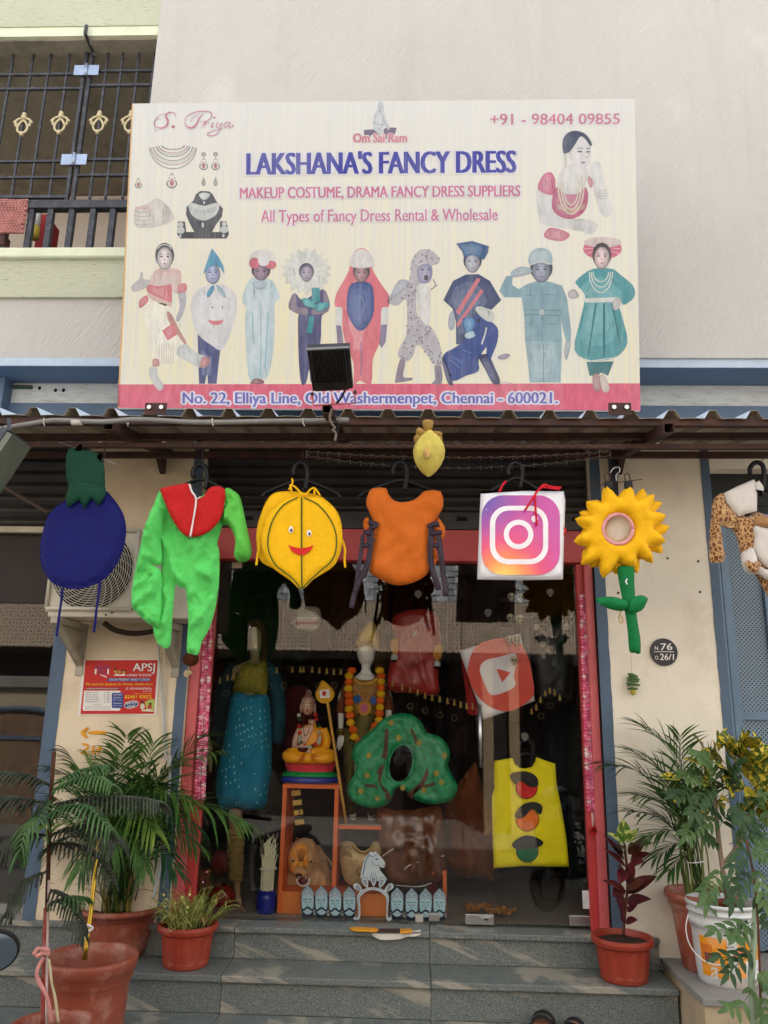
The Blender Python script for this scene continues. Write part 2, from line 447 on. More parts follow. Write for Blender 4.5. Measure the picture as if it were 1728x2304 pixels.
CONC = M('dusty_concrete', (142,138,132), .92, var=.16, vs=6, dirt=(86,82,76), damt=.6, bump=.4, bs=70)
SHUT = M('dark_shutter_steel', (66,63,61), .5, metal=.35, var=.18, vs=5, dirt=(38,32,29), damt=.6, ds=4, bump=.15)
REDF = M('crimson_frame_paint', (188,62,62), .42, var=.06, dirt=(120,40,42), damt=.35, ds=2.5, spec=.45)
REDP = M('faded_pink_red_paint', (205,96,98), .42, var=.08, dirt=(150,60,62), damt=.4, ds=2.5, spec=.45)
STEEL = M('brushed_steel', (190,190,188), .28, metal=1, var=.05, stretch=(1,1,30))
RUST = M('dark_rusty_tube', (66,46,42), .7, metal=.1, var=.25, vs=14, dirt=(104,68,48), ds=9, damt=.5, bump=.3)
BLACKM = M('black_painted_iron', (60,61,66), .42, metal=.2, var=.2, vs=20, dirt=(132,133,138), ds=25, damt=.35)
def granite():
    m, nt, b = newmat('grey_veined_granite')
    tc = nt.nodes.new('ShaderNodeTexCoord'); oi = nt.nodes.new('ShaderNodeObjectInfo')
    va = nt.nodes.new('ShaderNodeVectorMath'); va.operation = 'MULTIPLY_ADD'
    cb = nt.nodes.new('ShaderNodeCombineXYZ'); nt.links.new(oi.outputs['Random'], cb.inputs[0]); nt.links.new(oi.outputs['Random'], cb.inputs[2])
    va.inputs[1].default_value = (37, 11, 23); nt.links.new(cb.outputs[0], va.inputs[0]); nt.links.new(tc.outputs['Object'], va.inputs[2])
    v = va.outputs[0]
    m0 = nt.nodes.new('ShaderNodeMapping'); m0.inputs['Rotation'].default_value = (0, rad(-20), 0); nt.links.new(v, m0.inputs[0])
    mp = nt.nodes.new('ShaderNodeMapping'); mp.inputs['Scale'].default_value = (.9, 2.5, 9); nt.links.new(m0.outputs[0], mp.inputs[0])
    sp = ramp(nt, nz(nt, v, 190, 3, .7), [(.38, lin((52,58,58))), (.5, lin((106,112,108))), (.66, lin((152,156,148)))])
    cl = ramp(nt, nz(nt, mp.outputs[0], 1.6, 8, .68), [(.3, lin((66,78,82))), (.5, lin((106,111,106))), (.7, lin((80,88,88)))])
    out = mixc(nt, .32, sp, cl)
    vein = ramp(nt, nz(nt, mp.outputs[0], 1.0, 6, .62), [(.545, 0.0), (.60, .55), (.8, .8)])
    out = mixc(nt, vein, out, lin((178,168,148)))
    dust = ramp(nt, nz(nt, v, 7, 8, .7), [(.5, 0.0), (.9, .2)]); out = mixc(nt, dust, out, lin((150,144,134)))
    nt.links.new(out, b.inputs['Base Color'])
    nt.links.new(ramp(nt, nz(nt, v, 4, 5), [(.3, .28), (.7, .6)]), b.inputs['Roughness']); b.inputs['Specular IOR Level'].default_value = .45
    return m
GRAN = granite()
def glassmat(name, tint, k=1.0):
    m = bpy.data.materials.new(name); m.use_nodes = True; nt = m.node_tree; nt.nodes.clear()
    fr = nt.nodes.new('ShaderNodeFresnel'); fr.inputs['IOR'].default_value = 1.42
    tr = nt.nodes.new('ShaderNodeBsdfTransparent'); tr.inputs[0].default_value = (*tint, 1)
    gl = nt.nodes.new('ShaderNodeBsdfGlossy'); gl.inputs['Roughness'].default_value = .0
    mx = nt.nodes.new('ShaderNodeMixShader'); o = nt.nodes.new('ShaderNodeOutputMaterial')
    nt.links.new(fr.outputs[0], mx.inputs[0]); nt.links.new(tr.outputs[0], mx.inputs[1]); nt.links.new(gl.outputs[0], mx.inputs[2]); nt.links.new(mx.outputs[0], o.inputs[0])
    return m
GLASS = glassmat('shop_glass', (.97,.98,.975))

# ---------------------------------------------------------------- ground
g = MB(); g.add([(-80,-90,0),(80,-90,0),(80,60,0),(-80,60,0)], [(0,1,2,3)])
ROAD = M('road_concrete', (112,108,102), .93, var=.14, vs=1.2, dirt=(95,88,80), damt=.5, ds=.7, bump=.4, bs=45)
g.build('street', ROAD, kind='structure', loc=(0,0,0))

# ---------------------------------------------------------------- shop building
XWC = at(355,100,-.25).x                                   # corner between green and white facades
pl0, pl1, pl2, pl3 = at(124,1460,0).x, at(149,1460,0).x, at(404,1460,0).x, -1.262
pr0, pr1, pr2, pr3 = 1.052, at(1361,1301,0).x, at(1599,1301,0).x, at(1627,1400,0).x
ZF = .655
bd = thing('shop_building', 'tall plastered building with the costume shop on its ground floor', 'building', (0,0,0))
zl = at(100,805,-.25).z; zl2 = at(100,823,-.25).z
MB().box(XWC, 6, -.27, .3, zl, 8.2).build('facade_wall', WALL, bd, label='pale combed plaster wall')
MB().box(-6.5, XWC-.002, -.25, .3, zl, at(100,673,-.25).z).build('facade_wall', WALL, bd, label='pale plaster strip under the balcony')
MB().box(-6.5, XWC-.001, -.275, .3, at(100,673,-.25).z+.001, at(100,590,-.25).z).build('balcony_wall', WALLG, bd, label='green bark textured parapet')
zs = at(100,580,-.27).z; zs1 = at(100,564,-.27).z
MB().box(-6.5, XWC-.001, -.31, .0, at(100,590,-.25).z+.001, zs1).build('sill', GRNP, bd, bevel=.01)
zb = at(100,83,-.25).z
MB().box(-6.5, XWC-.001, -.262, .3, zb+.075, 8.2).build('lintel_wall', WALLG, bd, label='green textured beam over the balcony')
MB().box(-6.5, XWC-.001, -.255, .3, zb, zb+.074).build('lintel_edge', GRNP, bd)
MB().box(-6.5, XWC-.001, -.23, 1.4, zb-.012, zb-.001).build('soffit', SOFF, bd)
# balcony room
zr = at(100,1,0).z
MB().box(-6.5, XWC+.4, 1.4, 1.5, 5.25, zb-.02).build('room_wall', ROOMB, bd, label='brown back wall of the balcony')
MB().box(-6.5, XWC+.4, 1.39, 1.5, 4.4, 5.248).build('room_wall', ROOMD, bd, label='darker lower band of the balcony wall')
MB().box(XWC+.3, XWC+.4, .3, 1.4, 4.4, zb-.02).build('room_wall', ROOMB, bd)
MB().box(-6.5, XWC+.4, -.2, 1.5, 4.3, 4.38).build('balcony_floor', DARK, bd)
# lower wall with blue bands
zl3 = zl2
MB().box(-6.5, 6, -.252, -.02, zl2, zl-.001).build('band', BLUEL, bd, label='pale blue edge band under the plaster')
MB().box(-6.5, 6, -.248, .0, zl2-.003, zl2-.001).build('soffit', BLUEP, bd, label='slate blue underside of the upper floor')
MB().box(-6.5, 6, .0, .3, 3.36, zl2-.004).build('lower_wall', LOWW, bd, label='weathered whitewashed strip above the awning')
MB().box(-6.5, 6, -.012, .0, 3.36, at(1600,915,0).z).build('band', BLUEP, bd, label='slate blue band behind the awning')
MB().box(-2.66, -2.52, -.1, -.001, 3.36, zl2-.005).build('post', BLUEP, bd)
MB().box(at(12,872,-.02).x, at(70,872,-.02).x, -.02, -.001, at(40,873,-.02).z, at(40,866,-.02).z).build('stain_bar', M('green_black_bar',(58,70,62)), bd)
for hx, hy in ((89,873),(125,878),(143,878)):
    MB().ball(at(hx,hy,0), .011, 8, 5, (1,.3,1.2)).build('wall_hole', DARK, bd)
# pillars
def pillar(x0, x1, x2, x3, mat, zb0, ztop=3.36):
    MB().box(x0, x3, 0, .5, zb0, ztop).build('pillar', mat, bd)
    for a, b, side in ((x0, x1, 1), (x2, x3, -1)):
        ins = b if side == 1 else a; out = a if side == 1 else b
        P = []; z = zb0+.001
        while z < ztop-.001:
            w = .002+.0025*noise.noise(Vector((z*9, x0*5, 0)))+.004*max(0, noise.noise(Vector((z*34, x0*5, 3)))); P.append((ins+side*w, -.004, z)); z += .035
        P.append((ins, -.004, ztop-.002)); P += [(out, -.004, ztop-.002), (out, -.004, zb0+.001)]
        MB().prism(P, (0, .0035, 0)).build('painted_edge', BLUEP, bd, label='slate blue painted edge of the pillar')
pillar(pl0, pl1, pl2, pl3-.004, CREAM, ZF)
pillar(pr0+.006, pr1, pr2, pr3, CREAM2, .56)
for (hx, hy) in ((1403,1042),(1496,1001),(1571,1263),(1575,1332),(1391,1334),(1502,1256),(1436,1835)):
    MB().ball(at(hx,hy,0), .008 if hy > 1050 else .006, 8, 4, (1,.4,1)).build('nail_hole', M('rust_spot',(92,70,44)), bd)
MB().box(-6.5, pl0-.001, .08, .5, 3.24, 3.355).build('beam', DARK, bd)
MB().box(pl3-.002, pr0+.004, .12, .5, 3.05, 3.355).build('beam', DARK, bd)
MB().box(pr3+.001, 6, .0, .5, at(1660,1057,.02).z, 3.355).build('beam', CREAM2, bd, label='cream beam over the blue gate')
MB().box(pr3+.001, 6, .10, .5, at(1660,1155,.1).z, at(1660,1057,.02).z-.001).build('beam', M('dark_lintel_panel',(50,53,50),.8), bd, label='dark panel over the blue gate')
MB().box(-6.5, 6, 5.9, 6, 0, 8.2).build('back_wall', CONC, bd)
MB().box(-6.5, 6, -.26, 6, 8.2, 8.35).build('unseen_roof', CONC, bd)  # unseen roof over the block, added so it casts shade
MB().box(-6.6, -6.5, 0, 6, 0, 8.2).build('side_wall', CONC, bd)
MB().box(6, 6.1, 0, 6, 0, 8.2).build('side_wall', CONC, bd)
# shutters: rolled slats, one by one
def slats(x0, x1, Y, zt, zbm, nsl, nm='shutter'):
    h = (zt-zbm)/nsl
    proto = None
    for i in range(nsl):
        prof = [(0,0),(-.006,h*.12),(-.017,h*.34),(-.019,h*.55),(-.013,h*.78),(-.002,h*.9),(-.001,h*.985)]
        mb = MB()
        for (dy, dz) in prof: mb.v += [Vector((x0, Y+dy, zbm+dz)), Vector((x1, Y+dy, zbm+dz))]
        for k in range(len(prof)-1): mb.f.append([2*k, 2*k+1, 2*k+3, 2*k+2]); mb.mi.append(0)
        if proto is None: proto = mb.build('slat', SHUT, bd, smooth=False, solid=.002)
        else:
            c = proto.copy(); scn.collection.objects.link(c); c.location.z = proto.location.z + i*h
zc1 = at(800,1152,.08).z; zc0 = at(800,1003,.08).z
slats(pl3+.002, pr0-.002, .09, zc0+.10, zc1, 9)
MB().box(pl3+.002, pr0-.002, .06, .10, at(800,1191,.08).z, zc1).build('shutter_rail', SHUT, bd, bevel=.004)
MB().box(-6.5, pl0-.002, .06, .10, at(50,1199,.08).z, at(50,1186,.08).z).build('shutter_rail', M('cream_rail',(190,182,160),.6), bd)
slats(-4.5, pl0-.002, .10, at(50,990,.08).z+.1, at(50,1186,.08).z, 9)
for hx, hy in ((556,1165),(1040,1167),(1300,1168)):
    MB().box(at(hx-12,hy,.05).x, at(hx+12,hy,.05).x, .045, .06, at(hx,hy+4,.05).z, at(hx,hy-4,.05).z).build('shutter_handle', DARK, bd, bevel=.003)
# red door frame and glass
zt0 = at(800,1190,.04).z; zt1 = at(800,1260,.04).z
MB().box(pl3, pr0+.002, .04, .14, zt1, zt0).build('frame_beam', REDF, bd, bevel=.003)
fw = .085
MB().box(pl3, pl3+.055, .03, .10, ZF, zt1-.001).build('frame_post', REDP, bd, bevel=.003)
MB().box(pl3+.056, pl3+.11, .07, .13, ZF, zt1-.001).build('frame_post', REDF, bd, bevel=.003)
MB().box(pr0-.045, pr0+.002, .03, .10, ZF, zt1-.001).build('frame_post', REDP, bd, bevel=.003)
MB().box(pr0-.085, pr0-.046, .07, .13, ZF, zt1-.001).build('frame_post', REDF, bd, bevel=.003)
MB().box(pr0+.003, pr0+.0055, .0, .12, ZF, zt0).build('frame_seal', DARK, bd)
GX0, GX1, GXM = pl3+.111, pr0-.087, at(1041,1700,.115).x
MB().box(GX0, GXM-.004, .110, .118, ZF+.004, zt1-.002).build('glass_pane', GLASS, bd)
gd = thing('glass_door', 'frameless glass door with a long steel handle on the right of the shopfront', 'door', (GXM, .115, ZF))
MB().box(GXM+.001, GX1, .110, .118, ZF+.012, zt1-.004).build('glass_pane', GLASS, gd)
def pbox(px0, py0, px1, py1, Y0, Y1, name, mat, parent, **kw):
    a = at(px0, (py0+py1)/2, Y0); b = at(px1, (py0+py1)/2, Y0); z1 = at((px0+px1)/2, py0, Y0).z; z0 = at((px0+px1)/2, py1, Y0).z
    return MB().box(a.x, b.x, Y0, Y1, z0, z1).build(name, mat, parent, **kw)
pbox(1047,2058,1111,2081,.100,.128,'bottom_fitting',STEEL,gd,bevel=.002)
pbox(1079,2063,1106,2076,.096,.0995,'lock_plate',STEEL,gd,bevel=.002)
pbox(1090,2068,1098,2071,.093,.0958,'keyhole',DARK,gd)
pbox(1281,2061,1346,2084,.100,.128,'bottom_fitting',STEEL,gd,bevel=.002)
hp = [at(1079,1585,.05), at(1083,1727,.05)]
MB().tube([(hp[0].x,.06,hp[0].z),(hp[1].x,.06,hp[1].z)], .0105, 12).build('handle', STEEL, gd, smooth=True)
for z in (hp[0].z-.08, hp[1].z+.08): MB().tube([(hp[0].x,.06,z),(hp[0].x,.112,z)], .007, 8).build('handle_post', STEEL, gd, smooth=True)
pbox(965,2056,989,2073,.100,.128,'glass_clip',STEEL,bd,bevel=.002)
pbox(522,1264,544,1278,.10,.13,'glass_clip',M('clip_beige',(170,150,130)),bd,bevel=.002)
pbox(1311,2004,1331,2045,.104,.1085,'sticker_on_glass',M('white_sticker',(205,206,204)),gd)

# granite platform and steps
st = thing('entrance_steps', 'grey veined granite steps leading up to the shop door', 'steps', (0,0,0), kind=None)
st['kind'] = 'structure'; del st['category']
SX0, SX1 = -4.2, 1.292
J = [SX0, -2.35, at(967,2100,0).x-1.02, at(967,2100,0).x, SX1]
def sl(y0, y1, z, th, riser_top=None):
    for a, b in zip(J[:-1], J[1:]):
        MB().box(a+.0012, b-.0012, y0, y1, z-th, z).build('tread_slab', GRAN, st, bevel=.004)
def rs(y, z0, z1):
    for a, b in zip(J[:-1], J[1:]):
        MB().box(a+.0012, b-.0012, y, y+.02, z0, z1).build('riser_slab', GRAN, st, bevel=.0015)
sl(-.03, .2, ZF, .028); rs(-.004, .50, ZF-.029)
sl(-.285, -.005, .50, .03); rs(-.262, .33, .469)
sl(-.56, -.263, .33, .03); rs(-.54, .165, .299)
sl(-.84, -.541, .165, .03); rs(-.82, .0, .134)
MB().box(SX0, SX1, -.80, 6, -.05, .0).box(SX0, SX1, .02, 6, .0, .62).box(SX0, SX1, -.24, .02, .0, .46).box(SX0, SX1, -.52, -.24, .0, .295).build('step_core', CONC, st)
# side block on the right
sb = thing('side_plinth', 'low cream plastered plinth with a concrete top beside the steps', 'plinth', (1.9,-.3,0))
MB().box(1.296, 5.2, -.60, -.001, .53, .56).build('top_slab', CONC, sb, bevel=.004)
MB().box(1.305, 5.19, -.585, -.002, 0, .529).build('wall', M('stained_plaster',(178,158,128),.85,var=.12,dirt=(110,100,88),damt=.7,ds=2), sb)
MB().box(1.296, 5.2, .0, 1.2, .50, .56).build('floor_slab', CONC, sb)
# interior shell
IY = 2.6
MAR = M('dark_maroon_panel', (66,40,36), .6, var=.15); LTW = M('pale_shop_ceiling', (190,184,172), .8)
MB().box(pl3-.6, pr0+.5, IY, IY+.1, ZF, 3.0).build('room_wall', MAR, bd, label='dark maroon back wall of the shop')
MB().box(pl3-.7, pl3-.6, .5, IY, ZF, 3.0).build('room_wall', LTW, bd)
MB().box(pr0+.5, pr0+.6, .5, IY, ZF, 3.0).build('room_wall', LTW, bd)
MB().box(pl3-.7, pr0+.6, .15, IY+.1, 3.0, 3.04).build('ceiling', LTW, bd)
FLI = M('shop_floor_tile', (150,142,130), .35, var=.08)
for i in range(6):
    for j in range(4):
        MB().box(pl3-.6+i*.6+.002, pl3-.6+(i+1)*.6-.002, .201+j*.6, .199+(j+1)*.6, ZF-.02, ZF).build('floor_tile', FLI, bd)
# left shop: dark fascia and glass
MB().box(-4.5, pl0-.002, .12, .16, at(50,1356,.12).z, at(50,1200,.12).z).build('fascia', M('black_brown_board',(38,28,24),.5), bd)
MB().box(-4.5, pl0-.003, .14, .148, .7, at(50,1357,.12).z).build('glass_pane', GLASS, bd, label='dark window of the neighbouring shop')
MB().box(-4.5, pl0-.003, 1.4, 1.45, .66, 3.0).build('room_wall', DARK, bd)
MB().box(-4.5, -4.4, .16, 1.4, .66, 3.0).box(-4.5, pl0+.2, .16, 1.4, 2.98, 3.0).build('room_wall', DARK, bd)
MB().box(-4.5, pl0-.003, .10, .17, ZF, .70).build('window_sill', CONC, bd)
MB().box(pl0-.06, pl0-.004, .10, .17, .70, at(50,1357,.12).z-.001).build('frame_post', BLUEP, bd)

# right gate with perforated leaves
def perf():
    m, nt, b = newmat('perforated_blue_sheet')
    tc = nt.nodes.new('ShaderNodeTexCoord'); sep = nt.nodes.new('ShaderNodeSeparateXYZ'); nt.links.new(tc.outputs['Object'], sep.inputs[0])
    def mt(op, a, b_=None):
        n = nt.nodes.new('ShaderNodeMath'); n.operation = op
        for i, v in enumerate((a, b_)):
            if v is None: continue
            if isinstance(v, bpy.types.NodeSocket): nt.links.new(v, n.inputs[i])
            else: n.inputs[i].default_value = v
        return n.outputs[0]
    P = .0235; x = mt('DIVIDE', sep.outputs[0], P); z = mt('DIVIDE', sep.outputs[2], P*.5)
    row = mt('FLOOR', z); odd = mt('MODULO', row, 2.0); xs = mt('ADD', x, mt('MULTIPLY', odd, .5))
    fx = mt('SUBTRACT', mt('FRACT', xs), .5); fz = mt('MULTIPLY', mt('SUBTRACT', mt('FRACT', z), .5), .5)
    d = mt('SQRT', mt('ADD', mt('MULTIPLY', fx, fx), mt('MULTIPLY', fz, fz))); hole = mt('LESS_THAN', d, .215)
    out = mixc(nt, hole, lin((118,138,154)), lin((14,15,18)))
    nt.links.new(out, b.inputs['Base Color']); b.inputs['Roughness'].default_value = .5; return m
PERF = perf()
BLG = M('blue_gate_paint', (104,126,146), .42, metal=.1, var=.07, dirt=(60,72,86), damt=.3, ds=3)
gt = thing('perforated_gate', 'blue steel gate with perforated panels right of the shop', 'gate', (2.3,.14,.57))
gz1 = at(1660,1156,.12).z
edges = [pr3+.005, pr3+.105, pr3+.29, pr3+.40, pr3+.59, pr3+.70, pr3+.9, pr3+1.0]
for i in range(0, 7):
    a, b = edges[i], edges[i+1]
    if i % 2 == 0: MB().box(a+.002, (a+b)/2-.002, .10, .15, .575, gz1).build('frame_bar', BLG, gt, bevel=.003); MB().box((a+b)/2+.002, b-.001, .105, .15, .575, gz1).build('frame_bar', BLG, gt, bevel=.003)
    else:
        MB().box(a, b, .125, .128, .575, gz1-.03).build('perforated_panel', PERF, gt)
        for zz in (1.75,): MB().box(a, b, .11, .124, zz, zz+.04).build('cross_bar', BLG, gt)
for py in (1262, 1950): MB().box(pr3+.0, pr3+.022, .07, .10, at(1595,py,.1).z-.03, at(1595,py,.1).z+.03).build('hinge', DARK, gt, bevel=.003)
MB().box(pr3+1.0, 6, .1, .2, .0, 3.0).build('side_wall', CREAM2, bd)
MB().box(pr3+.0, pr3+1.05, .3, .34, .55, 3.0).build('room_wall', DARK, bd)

# ---------------------------------------------------------------- balcony grille
gr = thing('balcony_grille', 'black iron balcony grille with gilded leaf ornaments', 'grille', (-3,-.12,4.5))
def hb(px, py, Y=-.12): return at(*H1((px,py))[0], Y)
ztop = hb(300,432).z; zbot = hb(300,1600).z
for hx in (-480,-330,-190,-45,100,260,400,550,860,980,1110,1235):
    p = hb(hx, 500); mb = MB().box(p.x-.007, p.x+.007, -.127, -.113, zbot, ztop); mb.build('bar', BLACKM, gr)
for hx in (690, 738): p = hb(hx, 500); MB().box(p.x-.011, p.x+.011, -.136, -.108, zbot-.02, ztop+.01).build('gate_stile', BLACKM, gr, bevel=.002)
xl, xm, xr = -4.6, hb(714,500).x, XWC-.005
for (ya, yb) in ((603,575),(718,690),(1300,1285),(1428,1410)):
    MB().box(xl, xm-.014, -.132, -.114, hb(300,ya).z-.008, hb(300,ya).z+.008).build('rail', BLACKM, gr)
    MB().box(xm+.014, xr, -.132, -.114, hb(900,yb).z-.008, hb(900,yb).z+.008).build('rail', BLACKM, gr)
MB().box(xl, xr, -.15, -.11, ztop+.002, ztop+.055).build('top_rail', M('black_iron_dark',(34,36,44),.4), gr)
MB().box(xl, xm-.02, -.137, -.112, zbot, zbot+.022).build('rail', BLACKM, gr)
zr1 = hb(600,1612,-.16).z; zr0 = hb(600,1676,-.16).z
MB().box(hb(215,1640,-.16).x-2.2, xr, -.175, -.115, zr0, zr1).build('hand_rail', BLACKM, gr, bevel=.004)
for hx in (-390,-210,-110,40,235,390,562,733,892,1060):
    p = hb(hx, 1850, -.15); MB().box(p.x-.019, p.x+.019, -.165, -.127, zs1, zr0-.001).build('post', BLACKM, gr, bevel=.003)
GOLD = M('gilded_casting', (196,182,146), .5, metal=.35, var=.15, vs=40)
for hx, hy in ((182,1010),(480,998),(790,995),(1045,995),(-140,1020)):
    c = hb(hx, hy, -.13); s = .0078/5.2*1.0
    def Q(pts, k=.0017): return [Vector((c.x+x*k, c.y, c.z-y*k)) for x, y in pts]
    mb = MB()
    mb.tube(cr(Q([(0,-24),(-20,4),(-14,28),(0,32),(14,28),(20,4)]), 4),   .0085, 6, False); P = cr(Q([(0,-24),(-20,4),(-14,28),(0,32),(14,28),(20,4)]), 4)
    mb = MB().tube(P+[P[0]],   .0085, 6)
    for sx in (-1, 1): mb.tube(cr(Q([(sx*6,-34),(sx*22,-30),(sx*34,-14),(sx*26,-8),(sx*30,4)]), 3, False), .0085, 5)
    mb.ball(Q([(0,-52)])[0], .016); mb.ball(Q([(0,-38)])[0], .02); mb.ball(Q([(0,40)])[0], .014)
    for sx in (-1,1): mb.ball(Q([(sx*32,-16)])[0], .013)
    mb.build('ornament', GOLD, gr, smooth=True)
GALV = M('galvanised_plate', (160,174,196), .35, metal=.5, var=.1)
for hx, hy in ((694,563),(594,1280)):
    c = hb(hx, hy, -.15)
    MB().box(c.x-.085, c.x-.012, -.152, -.148, c.z-.04, c.z+.04).build('hinge_plate', GALV, gr); MB().box(c.x+.012, c.x+.085, -.152, -.148, c.z-.04, c.z+.04).build('hinge_plate', GALV, gr)
    MB().tube([(c.x,-.155,c.z-.045),(c.x,-.155,c.z+.045)], .012, 8).build('hinge_pin', GALV, gr, smooth=True)
hk = thing('iron_hook', 'bent black iron bar clamped over the balcony beam', 'hook', hb(690,210,-.28))
MB().tube([hb(695,205,-.28), hb(684,272,-.285), hb(712,345,-.20), hb(745,415,-.14), hb(775,455,-.12)], .014, 4).build('bar', BLACKM, hk)
mat_ = MB(); PINK = fabric('dusty_pink_crochet', (172,116,110), var=.3)
mrug = thing('crocheted_rug', 'dusty pink crocheted rug hung over the balcony rail', 'rug', hb(100,1700,-.19))
a = hb(215,1610,-.2); b = hb(180,1860,-.2)
mb = MB(); k = .022; nx = 26; r2 = random.Random(2)
zz = a.z+.012; row = 0
while zz > b.z:
    x = a.x - (.5*k if row % 2 else 0) + r2.uniform(-.004,.004)
    for i in range(nx):
        mb.ball((x-.011, -.186+.003*math.sin(i*.7+row), zz), .0125, 6, 4, (1.1,.7,.85)); x -= k
    zz -= .0165; row += 1
o = mb.build('knotted_cloth', PINK, mrug, smooth=True, kind='stuff')
MB().box(a.x-.57, a.x-.0, -.181, -.177, b.z, a.z+.01).build('backing_cloth', PINK, mrug)
MB().box(a.x-.6, a.x-.12, -.18, -.10, b.z-.08, b.z+.0).build('lower_fold', fabric('dark_brown_crochet',(74,50,46)), mrug, bevel=.01)
rb = thing('red_shelf_unit', 'dull red cabinet seen inside the balcony between the posts', 'cabinet', (-2.1,.5,4.4))
MB().box(hb(300,1800,.4).x, hb(372,1800,.4).x, .4, .6, 4.385, hb(300,1720,.4).z).build('body', M('dull_red_board',(150,40,44)), rb, bevel=.004)
jr = thing('yellow_jar', 'yellow and white jar inside the balcony', 'jar', (-2.15,.35,4.6))
c = hb(270,1850,.3); MB().tube([(c.x,.3,c.z-.06),(c.x,.3,c.z+.03)], .04, 14).build('body', M('yellow_lid',(206,180,80)), jr, smooth=True)
MB().tube([(c.x,.3,c.z+.031),(c.x,.3,c.z+.15)], .036, 14).build('lid', M('white_plastic',(214,214,212)), jr, smooth=True)
# ---------------------------------------------------------------- the big sign board
S0 = Vector((0, -.70, 3.277)); S1 = Vector((0, -.96, 4.95)); SUv = (S1-S0).normalized(); SN = Vector((0, -SUv.z, SUv.y))
if SN.y > 0: SN = -SN
def mpS(px, py, layer=0):
    d = ray(px, py); t = (S0-CAM).dot(SN)/d.dot(SN); return CAM+d*t+SN*(.0003*layer)
sg = thing('sign_board', 'large faded printed banner board reading LAKSHANA\'S FANCY DRESS above the awning', 'sign', (-.19, -.7, 3.27))
cor = [mpS(297,233), mpS(1428,222), mpS(1441,924), mpS(264,918)]
def sgm():
    m, nt, b = newmat('banner_ground'); v = coords(nt, (60,1,1.2)); s = ramp(nt, nz(nt, v, 1.0, 6, .75), [(.40, 0.0), (.62, .8)])
    tc = nt.nodes.new('ShaderNodeTexCoord'); sp = nt.nodes.new('ShaderNodeSeparateXYZ'); nt.links.new(tc.outputs['Object'], sp.inputs[0])
    mr = nt.nodes.new('ShaderNodeMapRange'); mr.inputs[1].default_value = .2; mr.inputs[2].default_value = 1.7; nt.links.new(sp.outputs[2], mr.inputs[0])
    wb = nz(nt, coords(nt, (1.3,1,.4)), 1.3, 4)
    base = mixc(nt, ramp(nt, wb, [(.35, 0.0), (.6, 1.0)]), lin((218,206,156)), lin((212,208,184)))
    out = mixc(nt, mr.outputs[0], base, lin((204,203,197))); out = mixc(nt, s, out, lin((196,197,195)))
    nt.links.new(out, b.inputs['Base Color']); b.inputs['Roughness'].default_value = .5; b.inputs['Specular IOR Level'].default_value = .4
    bumpn(nt, b, nz(nt, coords(nt, (1.5,1,1.5)), 1.0, 3), .4, .03); return m
MB().prism(cor, -SN*.03).build('panel', sgm(), sg)
MB().prism([p-SN*.031 for p in cor], -SN*.03).build('back_frame', RUST, sg)
eo = printm((240,190,120))
flat([(297,233),(300,233),(268,918),(264,918)], mpS, 'edge_strip', eo, sg, 1)
PK = printm((232,92,122))
flat([(266.6,865),(1440,862.5),(1441,924),(264,918)], mpS, 'address_band', PK, sg, 1)
def F(cr_, pts, col, name, layer=2, sm=True): 
    q = cr_(*pts); 
    if sm: q = [tuple(p) for p in cr(q, 3)]
    o = flat(q, mpS, name, printm(col), sg, layer)
    gx = sum(p[0] for p in q)/len(q); gy = sum(p[1] for p in q)/len(q); w = max(p[0] for p in q)-min(p[0] for p in q)
    if w > 14 and inside((gx,gy), q):
        tones = []
        for f, k, dx in ((.86,.10,-.03),(.68,.2,-.06),(.46,.3,-.08)):
            s_ = [(gx+(p[0]-gx)*f+dx*w, gy+(p[1]-gy)*(f+.06)) for p in q]
            if sum(inside(p, q) for p in s_) > .97*len(s_): tones.append((s_, tuple(int(c+(250-c)*k) for c in col)))
        for i, (s_, c_) in enumerate(tones): flat(s_, mpS, 'printed_tone', printm(c_), sg, layer+.2+i*.15)
        if w > 22: 
            r_ = random.Random(int(gx*7)); dk = tuple(int(c*.8) for c in col); L_ = []
            for i in range(int(w/7)):
                x = r_.uniform(min(p[0] for p in q), max(p[0] for p in q)); y = r_.uniform(min(p[1] for p in q), max(p[1] for p in q)); h = r_.uniform(8,26); e = x+r_.uniform(-5,5)
                if all(inside(p, q) for p in ((x,y),(e,y+h),((x+e)/2+3,y+h*.5))): L_.append(([(x,y),((x+e)/2+2,y+h*.5),(e,y+h)], lambda t: .3+1.3*math.sin(math.pi*t)))
            if L_: lines(L_, mpS, 'printed_creases', printm(dk), sg, layer+.7, kind='stuff')
    return o
def FE(cr_, cx, cy, rx, ry, col, name, layer=3, rot=0, a0=0, a1=360): 
    return flat(cr_(*ell(cx, cy, rx, ry, 18, a0, a1, rot)), mpS, name, printm(col), sg, layer)
FACE = [0]
